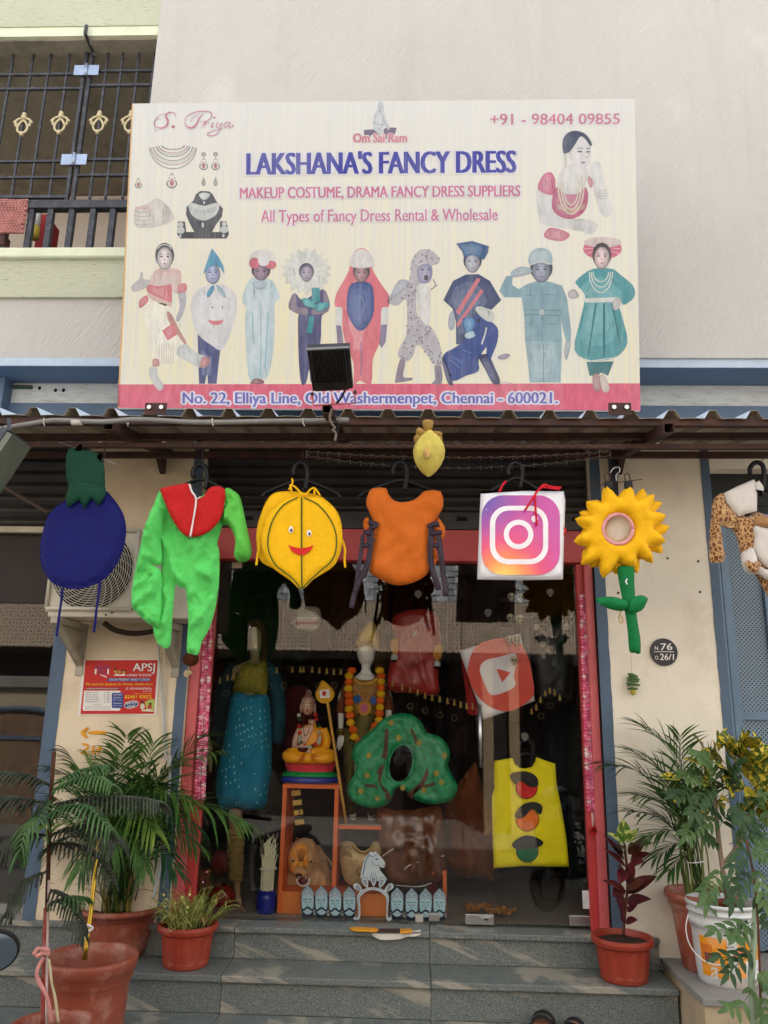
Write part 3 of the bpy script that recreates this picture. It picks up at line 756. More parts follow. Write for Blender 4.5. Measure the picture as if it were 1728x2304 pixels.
def face(cr_, x, y, rx, ry, col, hair, layer=4, lips=(150,60,80)):
    if hair: FE(cr_, x, y-ry*.18, rx*1.14, ry*1.0, hair, 'printed_hair', layer)
    col = tuple(int(a*.75+b_*.25) for a, b_ in zip(col, (222,196,186)))
    FE(cr_, x, y+ry*.08, rx*.92, ry*.92, tuple(int(c*.8) for c in col), 'printed_face', layer+1)
    FE(cr_, x-rx*.05, y+ry*.06, rx*.76, ry*.8, col, 'printed_cheek', layer+1.2); FE(cr_, x-rx*.08, y+ry*.02, rx*.45, ry*.6, tuple(min(255,int(c*1.12+8)) for c in col), 'printed_cheek', layer+1.4)
    dk = [c*.42 for c in col]; dk = tuple(int(c) for c in dk)
    E = [cr_(*ell(x+s*rx*.38, y-ry*.08, rx*.17, ry*.075, 8)) for s in (-1,1)] + [cr_(*stroke([(x+s*rx*.2, y-ry*.24),(x+s*rx*.4, y-ry*.31),(x+s*rx*.62, y-ry*.22)], ry*.05, 1)) for s in (-1,1)]
    E.append(cr_(*stroke([(x-rx*.05,y+ry*.1),(x+rx*.04,y+ry*.24),(x-rx*.08,y+ry*.26)], ry*.035, 1)))
    flats(E, mpS, 'printed_eyes', printm(dk), sg, layer+2)
    flat(cr_(*ell(x, y+ry*.5, rx*.24, ry*.06, 10)), mpS, 'printed_lips', printm(tuple(int(a*.5+b_*.5) for a, b_ in zip(lips, col))), sg, layer+2)
# 1 dancer
F(A1, [(215,300),(260,235),(340,230),(405,250),(410,330),(440,330),(440,375),(385,390),(350,380),(345,470),(230,430),(195,370)], (228,196,190), 'printed_blouse')
F(A1, [(205,335),(270,345),(340,330),(350,370),(345,440),(280,420),(200,375)], (222,112,124), 'printed_blouse', 3)
F(A1, [(390,340),(435,325),(440,370),(395,385)], (222,120,130), 'printed_sleeve', 3)
F(A1, [(150,430),(195,400),(200,440),(150,480)], (216,104,118), 'printed_scarf', 3)
F(A1, [(170,440),(330,460),(380,540),(430,640),(450,690),(420,720),(385,800),(260,830),(230,780),(185,600)], (255,252,232), 'printed_skirt')
F(A1, [(290,620),(360,570),(390,640),(325,680)], (224,104,120), 'printed_sash', 3, False)
F(A1, [(320,500),(350,520),(390,600),(440,690),(425,700),(370,620),(330,560)], (206,150,140), 'printed_sash', 3)
lines([(A1((275+i*14,700),(272+i*15,825)), .9) for i in range(7)], mpS, 'printed_pleats', printm((206,168,160)), sg, 3)
F(A1, [(390,390),(436,380),(432,480),(395,560),(375,545),(400,470)], (190,190,200), 'printed_arm', 3)
F(A1, [(95,345),(150,295),(155,255),(170,262),(172,298),(215,305),(200,345),(120,378)], (200,196,198), 'printed_hand', 3)
F(A1, [(390,720),(440,705),(500,755),(580,788),(578,830),(530,850),(430,800),(385,770)], (205,210,212), 'printed_foot', 3)
F(A1, [(540,785),(582,790),(576,832),(528,848)], (190,120,120), 'printed_toes', 4)
F(A1, [(215,845),(255,850),(262,900),(295,950),(293,982),(262,988),(212,905)], (208,212,212), 'printed_foot', 3)
F(A1, [(235,795),(268,800),(270,838),(232,838)], (196,110,110), 'printed_ankle', 3)
face(A1, 306, 165, 52, 78, (214,208,212), (70,72,84), 4); lines([(A1(*ell(306,125,44,40,8,200,340)), 2.2)], mpS, 'printed_headband', printm((225,225,225)), sg, 7)
lines([(A1(*ell(300,245,60+i*14,50+i*20,8,20,160)), 1.5) for i in range(3)], mpS, 'printed_necklace', printm((222,222,218)), sg, 5)
# 2 mango costume
F(A1, [(510,640),(580,695),(652,735),(628,950),(574,950),(572,860),(556,950),(520,950)], (62,72,134), 'printed_trousers', 2, False)
F(A1, [(540,352),(620,328),(700,345),(745,400),(752,500),(722,620),(660,738),(600,712),(520,650),(478,560),(470,450),(496,385)], (228,228,232), 'printed_costume', 3)
face(A1, 606, 262, 50, 68, (140,160,205), None, 5)
F(A1, [(600,108),(640,160),(670,215),(678,268),(650,225),(622,212),(590,222),(545,270),(565,205),(580,160)], (62,150,188), 'printed_hat', 8, False)
F(A1, [(595,345),(615,345),(605,380),(575,415),(570,385)], (40,140,180), 'printed_leaf', 6); F(A1, [(625,335),(660,355),(687,400),(683,418),(650,390)], (150,185,195), 'printed_leaf', 6)
flats([A1(*ell(603,475,4,7)), A1(*ell(665,475,4,7))], mpS, 'printed_eyes', printm((60,60,80)), sg, 6)
flat(A1(*(ell(625,548,48,38,14,0,180)+ell(625,548,48,10,10,180,0)[1:-1])), mpS, 'printed_mouth', printm((222,120,132)), sg, 6)
# 3 bird costume
F(A1, [(850,290),(800,370),(790,440),(815,480),(805,560),(815,780),(835,925),(885,935),(905,915),(935,922),(962,860),(985,700),(990,560),(990,450),(1020,420),(1000,350),(960,300)], (200,222,228), 'printed_costume', 2)
lines([(A1((900,430),(906,700),(900,900)), 2), (A1((850,500),(860,700)), 2.5), (A1((950,500),(930,850)), 2.5)], mpS, 'printed_folds', printm((140,196,212)), sg, 3)
F(A1, [(845,935),(870,915),(915,925),(920,950),(842,950)], (140,80,90), 'printed_feet', 2)
FE(A1, 915, 175, 84, 62, (226,226,222), 'printed_hood', 3); face(A1, 905, 255, 52, 54, (112,88,120), (60,50,70), 4)
FE(A1, 865, 200, 34, 34, (214,110,132), 'printed_hood_band', 7); FE(A1, 965, 210, 36, 26, (214,110,132), 'printed_hood_band', 7); FE(A1, 922, 186, 36, 34, (232,230,230), 'printed_beak', 8)
F(A1, [(850,320),(930,310),(935,350),(880,360)], (170,190,205), 'printed_hands', 8)
# 4 white flower costume
F(A1, [(1115,385),(1170,430),(1290,360),(1330,440),(1325,495),(1290,520),(1280,560),(1275,690),(1240,850),(1215,945),(1205,860),(1185,945),(1155,945),(1140,800),(1135,540),(1150,505),(1085,490),(1080,440)], (64,66,122), 'printed_costume', 2)
F(A1, [(1085,430),(1120,390),(1130,470),(1190,480),(1190,520),(1100,500)], (136,120,140), 'printed_arm', 3); F(A1, [(1295,365),(1330,430),(1320,500),(1230,520),(1225,490),(1290,460)], (136,120,140), 'printed_arm', 3)
star = []
for i in range(36):
    a = rad(i*10); r = 158 if i % 2 else 128; star.append((1188+r*math.cos(a), 250+r*.95*math.sin(a)))
F(A1, star, (227,230,222), 'printed_petals', 4); lines([(A1((1188+60*math.cos(rad(a)),250+60*math.sin(rad(a))),(1188+120*math.cos(rad(a)),250+120*math.sin(rad(a)))), 1.2) for a in range(0,360,24)], mpS, 'printed_petal_lines', printm((200,208,206)), sg, 5)
face(A1, 1188, 262, 42, 54, (146,140,172), (70,66,96), 6)
flats([A1((1220,355),(1270,352),(1272,440),(1222,450)), A1((1205,530),(1238,535),(1222,638),(1190,632))], mpS, 'printed_stem', printm((20,150,158)), sg, 7)
F(A1, [(1162,420),(1210,425),(1250,470),(1235,480),(1180,465)], (30,160,165), 'printed_leaf', 8); F(A1, [(1250,455),(1290,445),(1332,450),(1305,485),(1255,500)], (40,160,170), 'printed_leaf', 8)
# 5 pink suit with blue bib
F(A1, [(1450,250),(1400,340),(1370,400),(1365,470),(1410,480),(1410,580),(1430,700),(1480,820),(1482,950),(1520,930),(1590,950),(1600,800),(1640,700),(1650,590),(1655,480),(1700,470),(1700,400),(1660,340),(1600,240),(1590,150),(1530,105),(1470,150)], (232,118,132), 'printed_costume', 2)
flats([A1((1366,470),(1412,478),(1408,585),(1372,580)), A1((1655,480),(1698,472),(1696,575),(1650,580))], mpS, 'printed_cuff', printm((228,228,226)), sg, 3)
flats([A1((1372,585),(1404,588),(1418,690),(1400,720),(1380,700)), A1((1652,582),(1690,580),(1680,690),(1655,730),(1640,700))], mpS, 'printed_arm', printm((140,126,160)), sg, 2)
F(A1, [(1470,325),(1585,325),(1608,430),(1600,530),(1560,600),(1525,620),(1490,600),(1445,520),(1440,420)], (52,78,146), 'printed_bib', 3)
lines([(A1((1524,330),(1526,600)), 1.2),(A1((1525,690),(1530,820),(1525,900)),2)], mpS, 'printed_seam', printm((120,120,160)), sg, 4)
face(A1, 1530, 262, 46, 58, (150,112,124), (60,40,60), 5); F(A1, [(1455,215),(1470,150),(1530,112),(1592,150),(1608,215),(1530,232)], (230,226,224), 'printed_hood', 9)
# 6 leopard print suit
LEO = printm((196,192,198))
lp = [(180,190),(230,120),(300,118),(355,165),(350,200),(300,215),(250,200),(222,225),(235,325),(215,350),(212,500),(250,560),(300,590),(350,680),(370,760),(370,850),(310,820),(280,770),(220,705),(190,780),(150,812),(100,780),(110,720),(150,640),(150,430),(100,462),(40,450),(40,400),(100,385),(170,300)]
flat([tuple(p) for p in cr(A2(*lp), 3)], mpS, 'printed_costume', LEO, sg, 2)
r3 = random.Random(5); sp = []
for i in range(330):
    x, y = r3.uniform(40,370), r3.uniform(118,850)
    if inside((x,y), lp): a = r3.uniform(0,180); sp.append(A2(*ell(x, y, r3.uniform(6,10), 3.2, 5, 0, 360, a)))
flats(sp, mpS, 'printed_spots', printm((92,80,112)), sg, 3)
F(A2, [(228,330),(290,345),(300,430),(298,560),(270,585),(232,520),(215,430)], (228,228,224), 'printed_belly', 4)
F(A2, [(215,235),(250,205),(305,215),(312,270),(290,320),(240,325),(225,290)], (142,142,176), 'printed_face', 4); FE(A2, 272, 290, 13, 18, (60,40,60), 'printed_lips', 5); flats([A2(*ell(250,240,10,4)), A2(*ell(292,238,9,4))], mpS, 'printed_eyes', printm((50,50,70)), sg, 5)
F(A2, [(55,395),(100,310),(150,305),(165,330),(110,390),(60,420)], (170,176,190), 'printed_hand', 4); lines([(A2((300,365),(330,340),(318,300)), 3),(A2((325,345),(345,335)), 3)], mpS, 'printed_hand', printm((180,160,160)), sg, 4)
F(A2, [(110,800),(145,812),(130,905),(185,912),(180,928),(95,942),(80,930)], (146,132,150), 'printed_foot', 3); F(A2, [(325,840),(368,850),(370,948),(310,948),(330,920)], (150,140,158), 'printed_foot', 3)
# 7 graduate and elephant suit
F(A2, [(520,270),(600,268),(670,310),(740,430),(680,490),(650,480),(600,560),(560,690),(460,705),(458,560),(435,480),(380,430),(440,310)], (44,64,116), 'printed_gown', 2, False)
flats([A2((590,290),(612,300),(480,520),(455,505)), A2((615,360),(632,372),(470,600),(460,580))], mpS, 'printed_sash', printm((214,120,132)), sg, 3)
face(A2, 562, 195, 50, 66, (150,164,184), (40,50,80), 3); F(A2, [(460,78),(560,62),(664,95),(658,135),(632,178),(560,148),(508,165),(500,130)], (30,84,140), 'printed_cap', 7, False)
F(A2, [(410,560),(430,500),(450,520),(450,600),(420,615)], (158,170,184), 'printed_hand', 3)
F(A2, [(380,770),(460,720),(540,650),(510,610),(500,545),(560,540),(610,520),(650,545),(716,600),(718,680),(690,760),(660,822),(638,822),(650,720),(600,800),(600,870),(520,900),(440,932),(395,850)], (34,70,148), 'printed_elephant', 5)
F(A2, [(600,780),(660,770),(700,850),(735,940),(690,950),(640,860)], (40,44,96), 'printed_leg', 5); F(A2, [(375,780),(400,820),(440,948),(410,948),(380,850)], (40,44,96), 'printed_leg', 5)
F(A2, [(505,560),(540,538),(575,560),(560,620),(530,640)], (60,130,190), 'printed_ear', 6); F(A2, [(515,640),(560,620),(578,650),(550,668),(520,665)], (178,214,222), 'printed_ear', 6)
F(A2, [(580,480),(620,470),(690,510),(690,560),(650,560),(600,520)], (206,212,204), 'printed_trunk_tip', 6); lines([(A2((648,600),(640,640),(618,705)), 3.5)], mpS, 'printed_tusk', printm((226,226,226)), sg, 7); FE(A2, 600, 555, 12, 10, (20,20,40), 'printed_eyes', 7)
lines([(A2((430,780),(500,820)),1.5),(A2((420,800),(480,850)),1.5),(A2((500,740),(560,760)),1.5)], mpS, 'printed_folds', printm((90,140,200)), sg, 6)
F(A2, [(720,780),(770,762),(795,772),(770,795),(730,798)], (140,130,160), 'printed_hand', 4); F(A2, [(740,945),(770,935),(805,945),(800,950),(740,950)], (230,200,200), 'printed_foot', 3)
# 8 uniform
F(A2, [(888,670),(1118,680),(1110,942),(920,942)], (150,186,196), 'printed_trousers', 2, False); lines([(A2((1004,700),(1004,940)), 2)], mpS, 'printed_seam', printm((110,150,165)), sg, 3)
F(A2, [(900,330),(960,312),(1030,312),(1120,340),(1150,420),(1175,620),(1172,690),(1145,692),(1112,560),(1118,692),(888,682),(885,540),(868,412),(760,412),(728,372),(770,282),(812,275),(808,335),(850,362)], (138,176,188), 'printed_jacket', 3, False)
lines([(A2((890,400),(935,400),(935,420)),1.2),(A2((1015,395),(1080,400),(1078,420)),1.2),(A2((888,520),(1112,524)),1.5),(A2((888,490),(1112,494)),1.5),(A2((885,570),(940,572),(940,530)),1.2),(A2((1025,575),(1095,575),(1095,530)),1.2),(A2((995,340),(995,680)),1)], mpS, 'printed_pockets', printm((90,126,142)), sg, 4)
flats([A2((978,488),(1008,488),(1008,522),(978,522))], mpS, 'printed_buckle', printm((190,206,206)), sg, 5)
face(A2, 990, 245, 62, 76, (112,130,158), (40,50,70), 4); F(A2, [(915,205),(912,165),(930,125),(985,105),(1040,122),(1058,165),(1050,208),(985,188)], (164,190,200), 'printed_cap', 8)
F(A2, [(930,200),(985,180),(1045,200),(1045,212),(985,196),(928,214)], (208,216,214), 'printed_cap_peak', 9)
F(A2, [(800,255),(860,222),(922,232),(925,262),(850,282),(815,285)], (162,180,190), 'printed_hand', 5); F(A2, [(1140,690),(1172,690),(1165,750),(1145,805),(1132,760)], (165,180,188), 'printed_hand', 4)
# 9 green dress
F(A2, [(1270,815),(1440,810),(1405,900),(1360,880),(1345,900),(1290,900)], (24,116,122), 'printed_trousers', 2, False)
F(A2, [(1270,255),(1330,232),(1430,235),(1480,270),(1560,340),(1568,410),(1500,460),(1475,400),(1462,430),(1500,560),(1524,700),(1445,788),(1300,805),(1196,740),(1230,560),(1262,420),(1250,380),(1212,335),(1205,310)], (72,160,168), 'printed_dress', 3)
lines([(A2((1330,450),(1280,780)),4),(A2((1380,450),(1380,780)),5),(A2((1430,450),(1480,700)),4)], mpS, 'printed_folds', printm((40,124,134)), sg, 4)
flats([A2((1262,418),(1462,412),(1462,440),(1262,446)), A2((1230,790),(1300,805),(1445,785),(1450,770),(1450,790),(1300,815))], mpS, 'printed_belt', printm((226,230,226)), sg, 5)
lines([(A2(*ell(1360,255,48+i*12,60+i*34,12,0,180)), 2.2) for i in range(3)], mpS, 'printed_necklace', printm((230,230,222)), sg, 5)
FE(A2, 1370, 110, 121, 66, (216,100,132), 'printed_hat', 3); lines([(A2((1370+60*math.cos(rad(a)),110+30*math.sin(rad(a))),(1370+115*math.cos(rad(a)),110+60*math.sin(rad(a)))),1.6) for a in range(0,360,30)], mpS, 'printed_hat_lines', printm((236,200,206)), sg, 4)
FE(A2, 1372, 70, 118, 34, (226,212,206), 'printed_hat_crown', 4); face(A2, 1366, 162, 52, 76, (206,186,190), (60,40,50), 5)
F(A2, [(1155,385),(1190,360),(1222,390),(1215,415),(1170,420)], (186,176,180), 'printed_hand', 4); F(A2, [(1435,430),(1480,420),(1475,480),(1440,490)], (196,190,190), 'printed_hand', 6)
F(A2, [(1312,895),(1350,895),(1360,985),(1325,995),(1310,960)], (176,132,132), 'printed_foot', 4); F(A2, [(1352,905),(1382,895),(1415,975),(1395,1005),(1368,990)], (206,186,176), 'printed_foot', 4)
# lady, upper right
F(A4, [(970,570),(1050,598),(1062,700),(1150,755),(1250,750),(1340,790),(1300,850),(1200,820),(1000,790),(975,740),(960,640)], (226,226,226), 'printed_arm', 2)
F(A4, [(1300,420),(1350,400),(1370,480),(1400,600),(1437,700),(1400,742),(1350,700),(1310,550)], (228,228,226), 'printed_arm', 2)
F(A4, [(968,568),(1000,482),(1052,465),(1078,525),(1058,605)], (216,112,144), 'printed_sleeve', 3); F(A4, [(1275,478),(1312,520),(1300,562),(1280,530)], (214,130,150), 'printed_sleeve', 3)
F(A4, [(1075,560),(1130,560),(1270,560),(1268,690),(1190,752),(1110,742),(1058,690),(1060,610)], (196,96,130), 'printed_blouse', 3); F(A4, [(1045,808),(1165,845),(1120,892),(1008,868)], (206,110,134), 'printed_sari', 3)
F(A4, [(1150,420),(1250,430),(1285,480),(1230,590),(1120,590),(1090,500)], (228,226,222), 'printed_neck', 4)
lines([(A4(*ell(1175,520,34+i*16,120+i*28,14,0,180)), 3.0) for i in (1,2,3)], mpS, 'printed_necklace', printm((224,218,196)), sg, 6)
lines([(A4((1095+i*9,560+abs(i-9)*-3+130),(1092+i*9,590+abs(i-9)*-3+130)), 1.6) for i in range(19)], mpS, 'printed_necklace', printm((214,204,170)), sg, 7)
FE(A4, 1232, 345, 66, 100, (230,227,228), 'printed_face', 5, -6)
F(A4, [(1128,345),(1122,270),(1150,222),(1205,206),(1265,228),(1302,280),(1296,302),(1268,262),(1235,240),(1200,290),(1168,335),(1150,342)], (52,66,100), 'printed_hair', 7)
flats([A4(*ell(1228,336,15,6)), A4(*ell(1280,338,12,5)), A4(*stroke([(1210,318),(1232,312),(1250,320)],4,1)), A4(*stroke([(1268,318),(1285,314),(1296,320)],4,1)), A4(*ell(1250,404,13,4)), A4(*ell(1270,372,5,3))], mpS, 'printed_eyes', printm((96,96,116)), sg, 7)
lines([(A4(*ell(1195+i*18,790,10,34,10)), 1.2) for i in range(4)]+[(A4(*ell(1372,570+i*16,30,10,10,0,180)),1.2) for i in range(4)], mpS, 'printed_bangles', printm((196,196,180)), sg, 6)
flats([A4(*ell(1140,360+i*22,9,12)) for i in range(4)], mpS, 'printed_earring', printm((216,216,206)), sg, 6)
# jewellery, upper left
dots = []; dot2 = []
for i, (rx, ry) in enumerate(((70,26),(88,48),(104,70),(122,96),(140,122),(148,146))):
    n = 16+i*5
    for k in range(n+1):
        t = rad(8+164*k/n); (dots if i % 3 != 1 else dot2).append(A3(*ell(358+rx*math.cos(t), 296+ry*math.sin(t), 4.6, 4.6, 6)))
flats(dots, mpS, 'printed_necklace', printm((140,150,146)), sg, 2); flats(dot2, mpS, 'printed_necklace', printm((196,150,160)), sg, 2)
lines([(A3(*ell(358,296,rx,ry,18,6,174)), .8) for rx, ry in ((70,26),(96,60),(130,110))], mpS, 'printed_necklace', printm((160,166,160)), sg, 2)
for (x, y, s) in ((350,520,1),(548,415,.8),(622,415,.8),(142,535,.65)):
    drop = [(x, y-50*s),(x+22*s, y-5*s),(x+30*s, y+18*s),(x+16*s, y+36*s),(x, y+40*s),(x-16*s, y+36*s),(x-30*s, y+18*s),(x-22*s, y-5*s)]
    q = [tuple(p) for p in cr(A3(*drop), 3)]
    flats([A3(*ell(px_, py_, 4*s+1, 4*s+1, 6)) for px_, py_ in [tuple(v) for v in cr(drop, 3)]], mpS, 'printed_pendant', printm((130,144,138)), sg, 2)
    FE(A3, x, y+8*s, 15*s, 24*s, (206,150,166), 'printed_pendant', 2); FE(A3, x, y+12*s, 6*s, 10*s, (190,90,110), 'printed_pendant', 3)
for x in (548,622): FE(A3, x, 352, 15, 15, (150,158,150), 'printed_earring', 2); FE(A3, x, 352, 7, 7, (206,190,180), 'printed_earring', 3); F(A3, [(x-14,525),(x,490),(x+14,525),(x+10,550),(x-10,550)], (172,178,170), 'printed_earring', 2, False)
F(A3, [(500,600),(528,580),(582,582),(605,602),(625,640),(668,690),(662,740),(625,790),(600,835),(648,835),(650,768),(690,768),(706,850),(690,876),(402,876),(384,850),(388,770),(432,770),(440,835),(490,835),(460,780),(438,725),(442,680),(484,640)], (38,42,60), 'printed_stand', 2, False)
F(A3, [(455,665),(480,655),(550,672),(620,655),(648,665),(632,720),(590,752),(545,765),(500,750),(465,715)], (206,210,208), 'printed_necklace', 3); F(A3, [(520,600),(552,590),(588,600),(575,625),(552,636),(530,625)], (208,212,210), 'printed_necklace', 3)
flats([A3(*ell(552,652,6,10)), A3(*ell(543,792,8,16)), A3(*ell(405,790,17,17)), A3(*ell(406,825,24,22)), A3(*ell(403,860,7,11)), A3(*ell(676,785,15,15)), A3(*ell(676,820,26,22)), A3(*ell(671,858,8,12))], mpS, 'printed_earring', printm((210,214,212)), sg, 3)
lines([(A3(*ell(470+i*13,690+20*math.sin(i/12*3.14),8,10,8)), .7) for i in range(13)], mpS, 'printed_necklace', printm((160,168,168)), sg, 4)
F(A3, [(120,700),(200,660),(250,625),(300,650),(365,730),(350,770),(270,800),(200,810),(125,800)], (219,214,206), 'printed_bangles', 2)
lines([(A3(*ell(170,700+i*26,50,14,12,0,180)), 1.2) for i in range(4)]+[(A3(*ell(280,720,60-i*13,62-i*13,14,-60,80)),1.1) for i in range(4)], mpS, 'printed_bangles', printm((168,160,160)), sg, 3)
lines([(A3(*ell(165,690+i*12,44,12,12,180,360)), 2) for i in range(2)], mpS, 'printed_bangles', printm((226,170,176)), sg, 3)
# seated saint on a bench
flats([H8((490,600),(665,590),(780,650),(780,700),(490,695)), H8((850,600),(905,555),(1100,560),(1065,690),(860,690)), H8((585,690),(612,690),(612,765),(585,760)), H8((888,690),(915,690),(915,770),(888,770))], mpS, 'printed_bench', printm((106,84,122)), sg, 2)
F(H8, [(790,60),(850,110),(862,200),(900,400),(965,560),(940,605),(890,540),(840,590),(850,700),(780,680),(700,620),(660,560),(655,430),(690,300),(745,200),(750,110)], (210,216,220), 'printed_figure', 3)
lines([(H8((665,440),(720,490),(800,510),(860,500)), 1.1),(H8((860,360),(858,440),(920,500),(940,590)),1),(H8((770,570),(790,610)),1.4),(H8((770,170),(790,168)),1.2),(H8((810,168),(825,170)),1.2),(H8((775,245),(785,260)),1.6),(H8((690,330),(700,360)),1),(H8((840,200),(860,210)),1.2)], mpS, 'printed_folds', printm((120,130,150)), sg, 4)
# words
WH = printm((240,238,246)); BLU = printm((34,42,168)); ROS = printm((216,112,146)); ROS2 = printm((214,118,140)); VIO = printm((96,92,190))
text("LAKSHANA'S FANCY DRESS", [(556.6,343),(1159.5,337),(1159.5,389),(556.6,394)], mpS, BLU, sg, 6, bold=.085, halo=WH, hw=.07, hl=5, space=1.0)
text('MAKEUP COSTUME, DRAMA FANCY DRESS SUPPLIERS', [(540.3,422),(1170,417),(1170,446),(540.3,451)], mpS, ROS, sg, 6, bold=.05, halo=WH, hw=.10, hl=5)
text('All Types of Fancy Dress Rental & Wholesale', [(587.3,473),(1119,469),(1119,504),(587.3,509)], mpS, ROS, sg, 6, bold=.022, halo=WH, hw=.08, hl=5)
text('+91 - 98404 09855', [(1103.4,256.5),(1394,255.5),(1394,279.5),(1103.4,281)], mpS, ROS2, sg, 6, bold=.035, halo=WH, hw=.09, hl=5)
text('Om Sai Ram', [(795.3,301),(915,300.5),(915,319.5),(795.3,320.5)], mpS, ROS2, sg, 6, bold=.05, halo=printm((240,206,214)), hw=.09, hl=5)
text('No. 22, Elliya Line, Old Washermenpet, Chennai - 600021.', [(411.9,883),(1254,882.5),(1254,916),(411.9,916)], mpS, VIO, sg, 6, bold=.05, halo=printm((236,232,246)), hw=.12, hl=5)
tp = lambda a, b: (lambda t: a+(b-a)*math.sin(math.pi*t))
SC = [([(374,100),(352,90),(322,100),(314,120),(326,142),(322,168),(296,188),(262,186),(244,168)], tp(1,4.6)), ([(244,168),(246,140),(262,128),(280,136)], 1.0), ([(374,100),(376,112),(366,116)], .9), ([(322,100),(280,104),(252,130),(242,170),(248,210)], .7),
      ([(545,98),(520,130),(505,165),(478,188),(448,182),(432,158)], tp(1,4.4)), ([(432,158),(440,120),(490,92),(545,84),(592,92),(598,120),(565,145),(530,150)], tp(.8,2.2)), ([(470,150),(480,125),(520,98)], .8),
      ([(536,186),(552,160),(560,150),(553,185)], tp(.8,2.6)), ([(556,165),(572,150),(582,156)], 1.6), ([(608,152),(597,182),(610,184)], 2.2), ([(636,152),(626,178),(640,184),(660,160)], 2.0), ([(664,152),(650,200),(618,234),(578,236),(576,222),(610,205),(668,190)], tp(.8,2.4)),
      ([(712,156),(690,154),(674,172),(682,186),(704,170)], 1.8), ([(716,154),(706,182),(720,184),(736,168)], 1.9)]
lines([(A3(*p), w if callable(w) else w) for p, w in SC], mpS, 'lettering', ROS2, sg, 6)
lines([(A3(*p), (lambda w: (lambda t: (w(t) if callable(w) else w)+3.4))(w)) for p, w in SC], mpS, 'lettering_outline', WH, sg, 5)
flats([A3(*ell(358,180,10,9)), A3(*ell(616,124,7,6))], mpS, 'lettering', ROS2, sg, 6)

# ---------------------------------------------------------------- awning
aw = thing('awning', 'corrugated metal awning on rusty square tubes over the shopfront', 'awning', (0,-.9,3.1))
TOPM = M('pale_blue_sheet_top', (206,222,236), .5, metal=.2, var=.08); UNDM = M('dull_brown_sheet_underside', (172,160,142), .65, var=.12, dirt=(110,96,82), damt=.45, ds=5)  # sheet is pale blue on top, dull brown underneath
YF, YB, Z0, SL = -.90, -.005, 3.155, .18
pitch_ = .197
xs0 = at(76,914,-.9).x
def shz(y): return Z0 + (y-YF)*SL
def sheet(i0, n, lift):
    x = xs0 + i0*pitch_; pr = []
    for k in range(n):
        pr += [(x-.042, 0), (x-.016, .042), (x+.016, .042), (x+.042, 0)]
        for q in (.33,.66): pr.append((x+.042+(pitch_-.084)*q, .0025))
        x += pitch_
    pr.append((x-.042, 0))
    mb = MB()
    for side, off in ((1, .0), (0, .0018)):
        k0 = len(mb.v); mb.cur = side
        for (px_, pz) in pr:
            for y in (YF, YB): mb.v.append(Vector((px_, y, shz(y)+pz+lift+off)))
        for j in range(len(pr)-1):
            q = [k0+2*j, k0+2*j+1, k0+2*j+3, k0+2*j+2]; mb.f.append(q if side else q[::-1]); mb.mi.append(side)
    N = len(pr)*2
    for j in range(len(pr)-1): mb.f.append([2*j, 2*j+2, N+2*j+2, N+2*j]); mb.mi.append(1)
    mb.build('corrugated_sheet', [TOPM, UNDM], aw)
for i0, n, l in ((-9,5,0),(-4,5,.002),(1,5,0),(6,5,.002),(11,5,0),(16,5,.002)): sheet(i0, n, l)
def tubeX(px0, py, px1, py1, Y, s, name='beam', x0=-4, x1=3.2):
    a = at(px0, py, Y); b = at(px1, py1, Y); k = (b.z-a.z)/(b.x-a.x)
    MB().prism([(x0, Y-s/2, a.z+(x0-a.x)*k-s/2),(x1, Y-s/2, a.z+(x1-a.x)*k-s/2),(x1, Y-s/2, a.z+(x1-a.x)*k+s/2),(x0, Y-s/2, a.z+(x0-a.x)*k+s/2)], (0,s,0)).build(name, RUST, aw, bevel=.002)
tubeX(100, 949, 1600, 953, -.86, .034, 'front_beam'); tubeX(100, 984, 1600, 982, -.62, .034, 'middle_beam'); tubeX(100, 1002, 1600, 1006, -.745, .026, 'hanging_rail')
tubeX(100, 1024, 1600, 1024, -.20, .034, 'rear_beam')
def hollow(a, b, s, t, name, parent, mat=RUST):
    """open square tube from a to b"""
    a, b = Vector(a), Vector(b); d = (b-a).normalized(); u = d.cross(Vector((0,0,1))).normalized(); w = u.cross(d)
    mb = MB(); L = []
    for p in (a, b):
        for h in (s/2, s/2-t): L.append([p+u*h*i+w*h*j for i, j in ((-1,-1),(1,-1),(1,1),(-1,1))])
    for l in L: mb.v += l
    for j in range(4):
        k = (j+1) % 4
        mb.f += [[j,k,8+k,8+j],[4+k,4+j,12+j,12+k],[k,j,4+j,4+k],[8+j,8+k,12+k,12+j]]; mb.mi += [0]*4
    return mb.build(name, mat, parent)
for (px_, py_, Y) in ((243,956,-.96),(1505,963,-.96),(735,920,-1.12)):
    a = at(px_, py_, Y); b = Vector((a.x, -.01, a.z+(-.01-Y)*SL)); hollow(a, b, .05 if Y > -1 else .042, .004, 'rafter', aw)
for px_ in (370, 1392): p = at(px_, 1035, -.02); MB().prism([(p.x-.02,-.02,p.z-.09),(p.x-.02,-.02,p.z+.05),(p.x-.02,-.22,p.z+.05)], (.035,0,0)).build('bracket', RUST, aw)
pp = at(1373,1035,-.6); MB().box(at(1378,1040,-.04).x-.02, at(1378,1040,-.04).x+.02, -.06, -.02, 2.98, 3.3).build('strut', BLACKM, aw)
for px_, py_ in ((350,921),(1395,921)):
    c = at(px_, py_, -.93); MB().box(c.x-.055, c.x+.055, -.93, -.925, c.z-.03, c.z+.035).build('sign_bracket', RUST, aw, bevel=.002)
    for dx in (-.03,.03): MB().tube([(c.x+dx,-.942,c.z+.008),(c.x+dx,-.93,c.z+.008)], .011, 10).build('bolt', STEEL, aw)
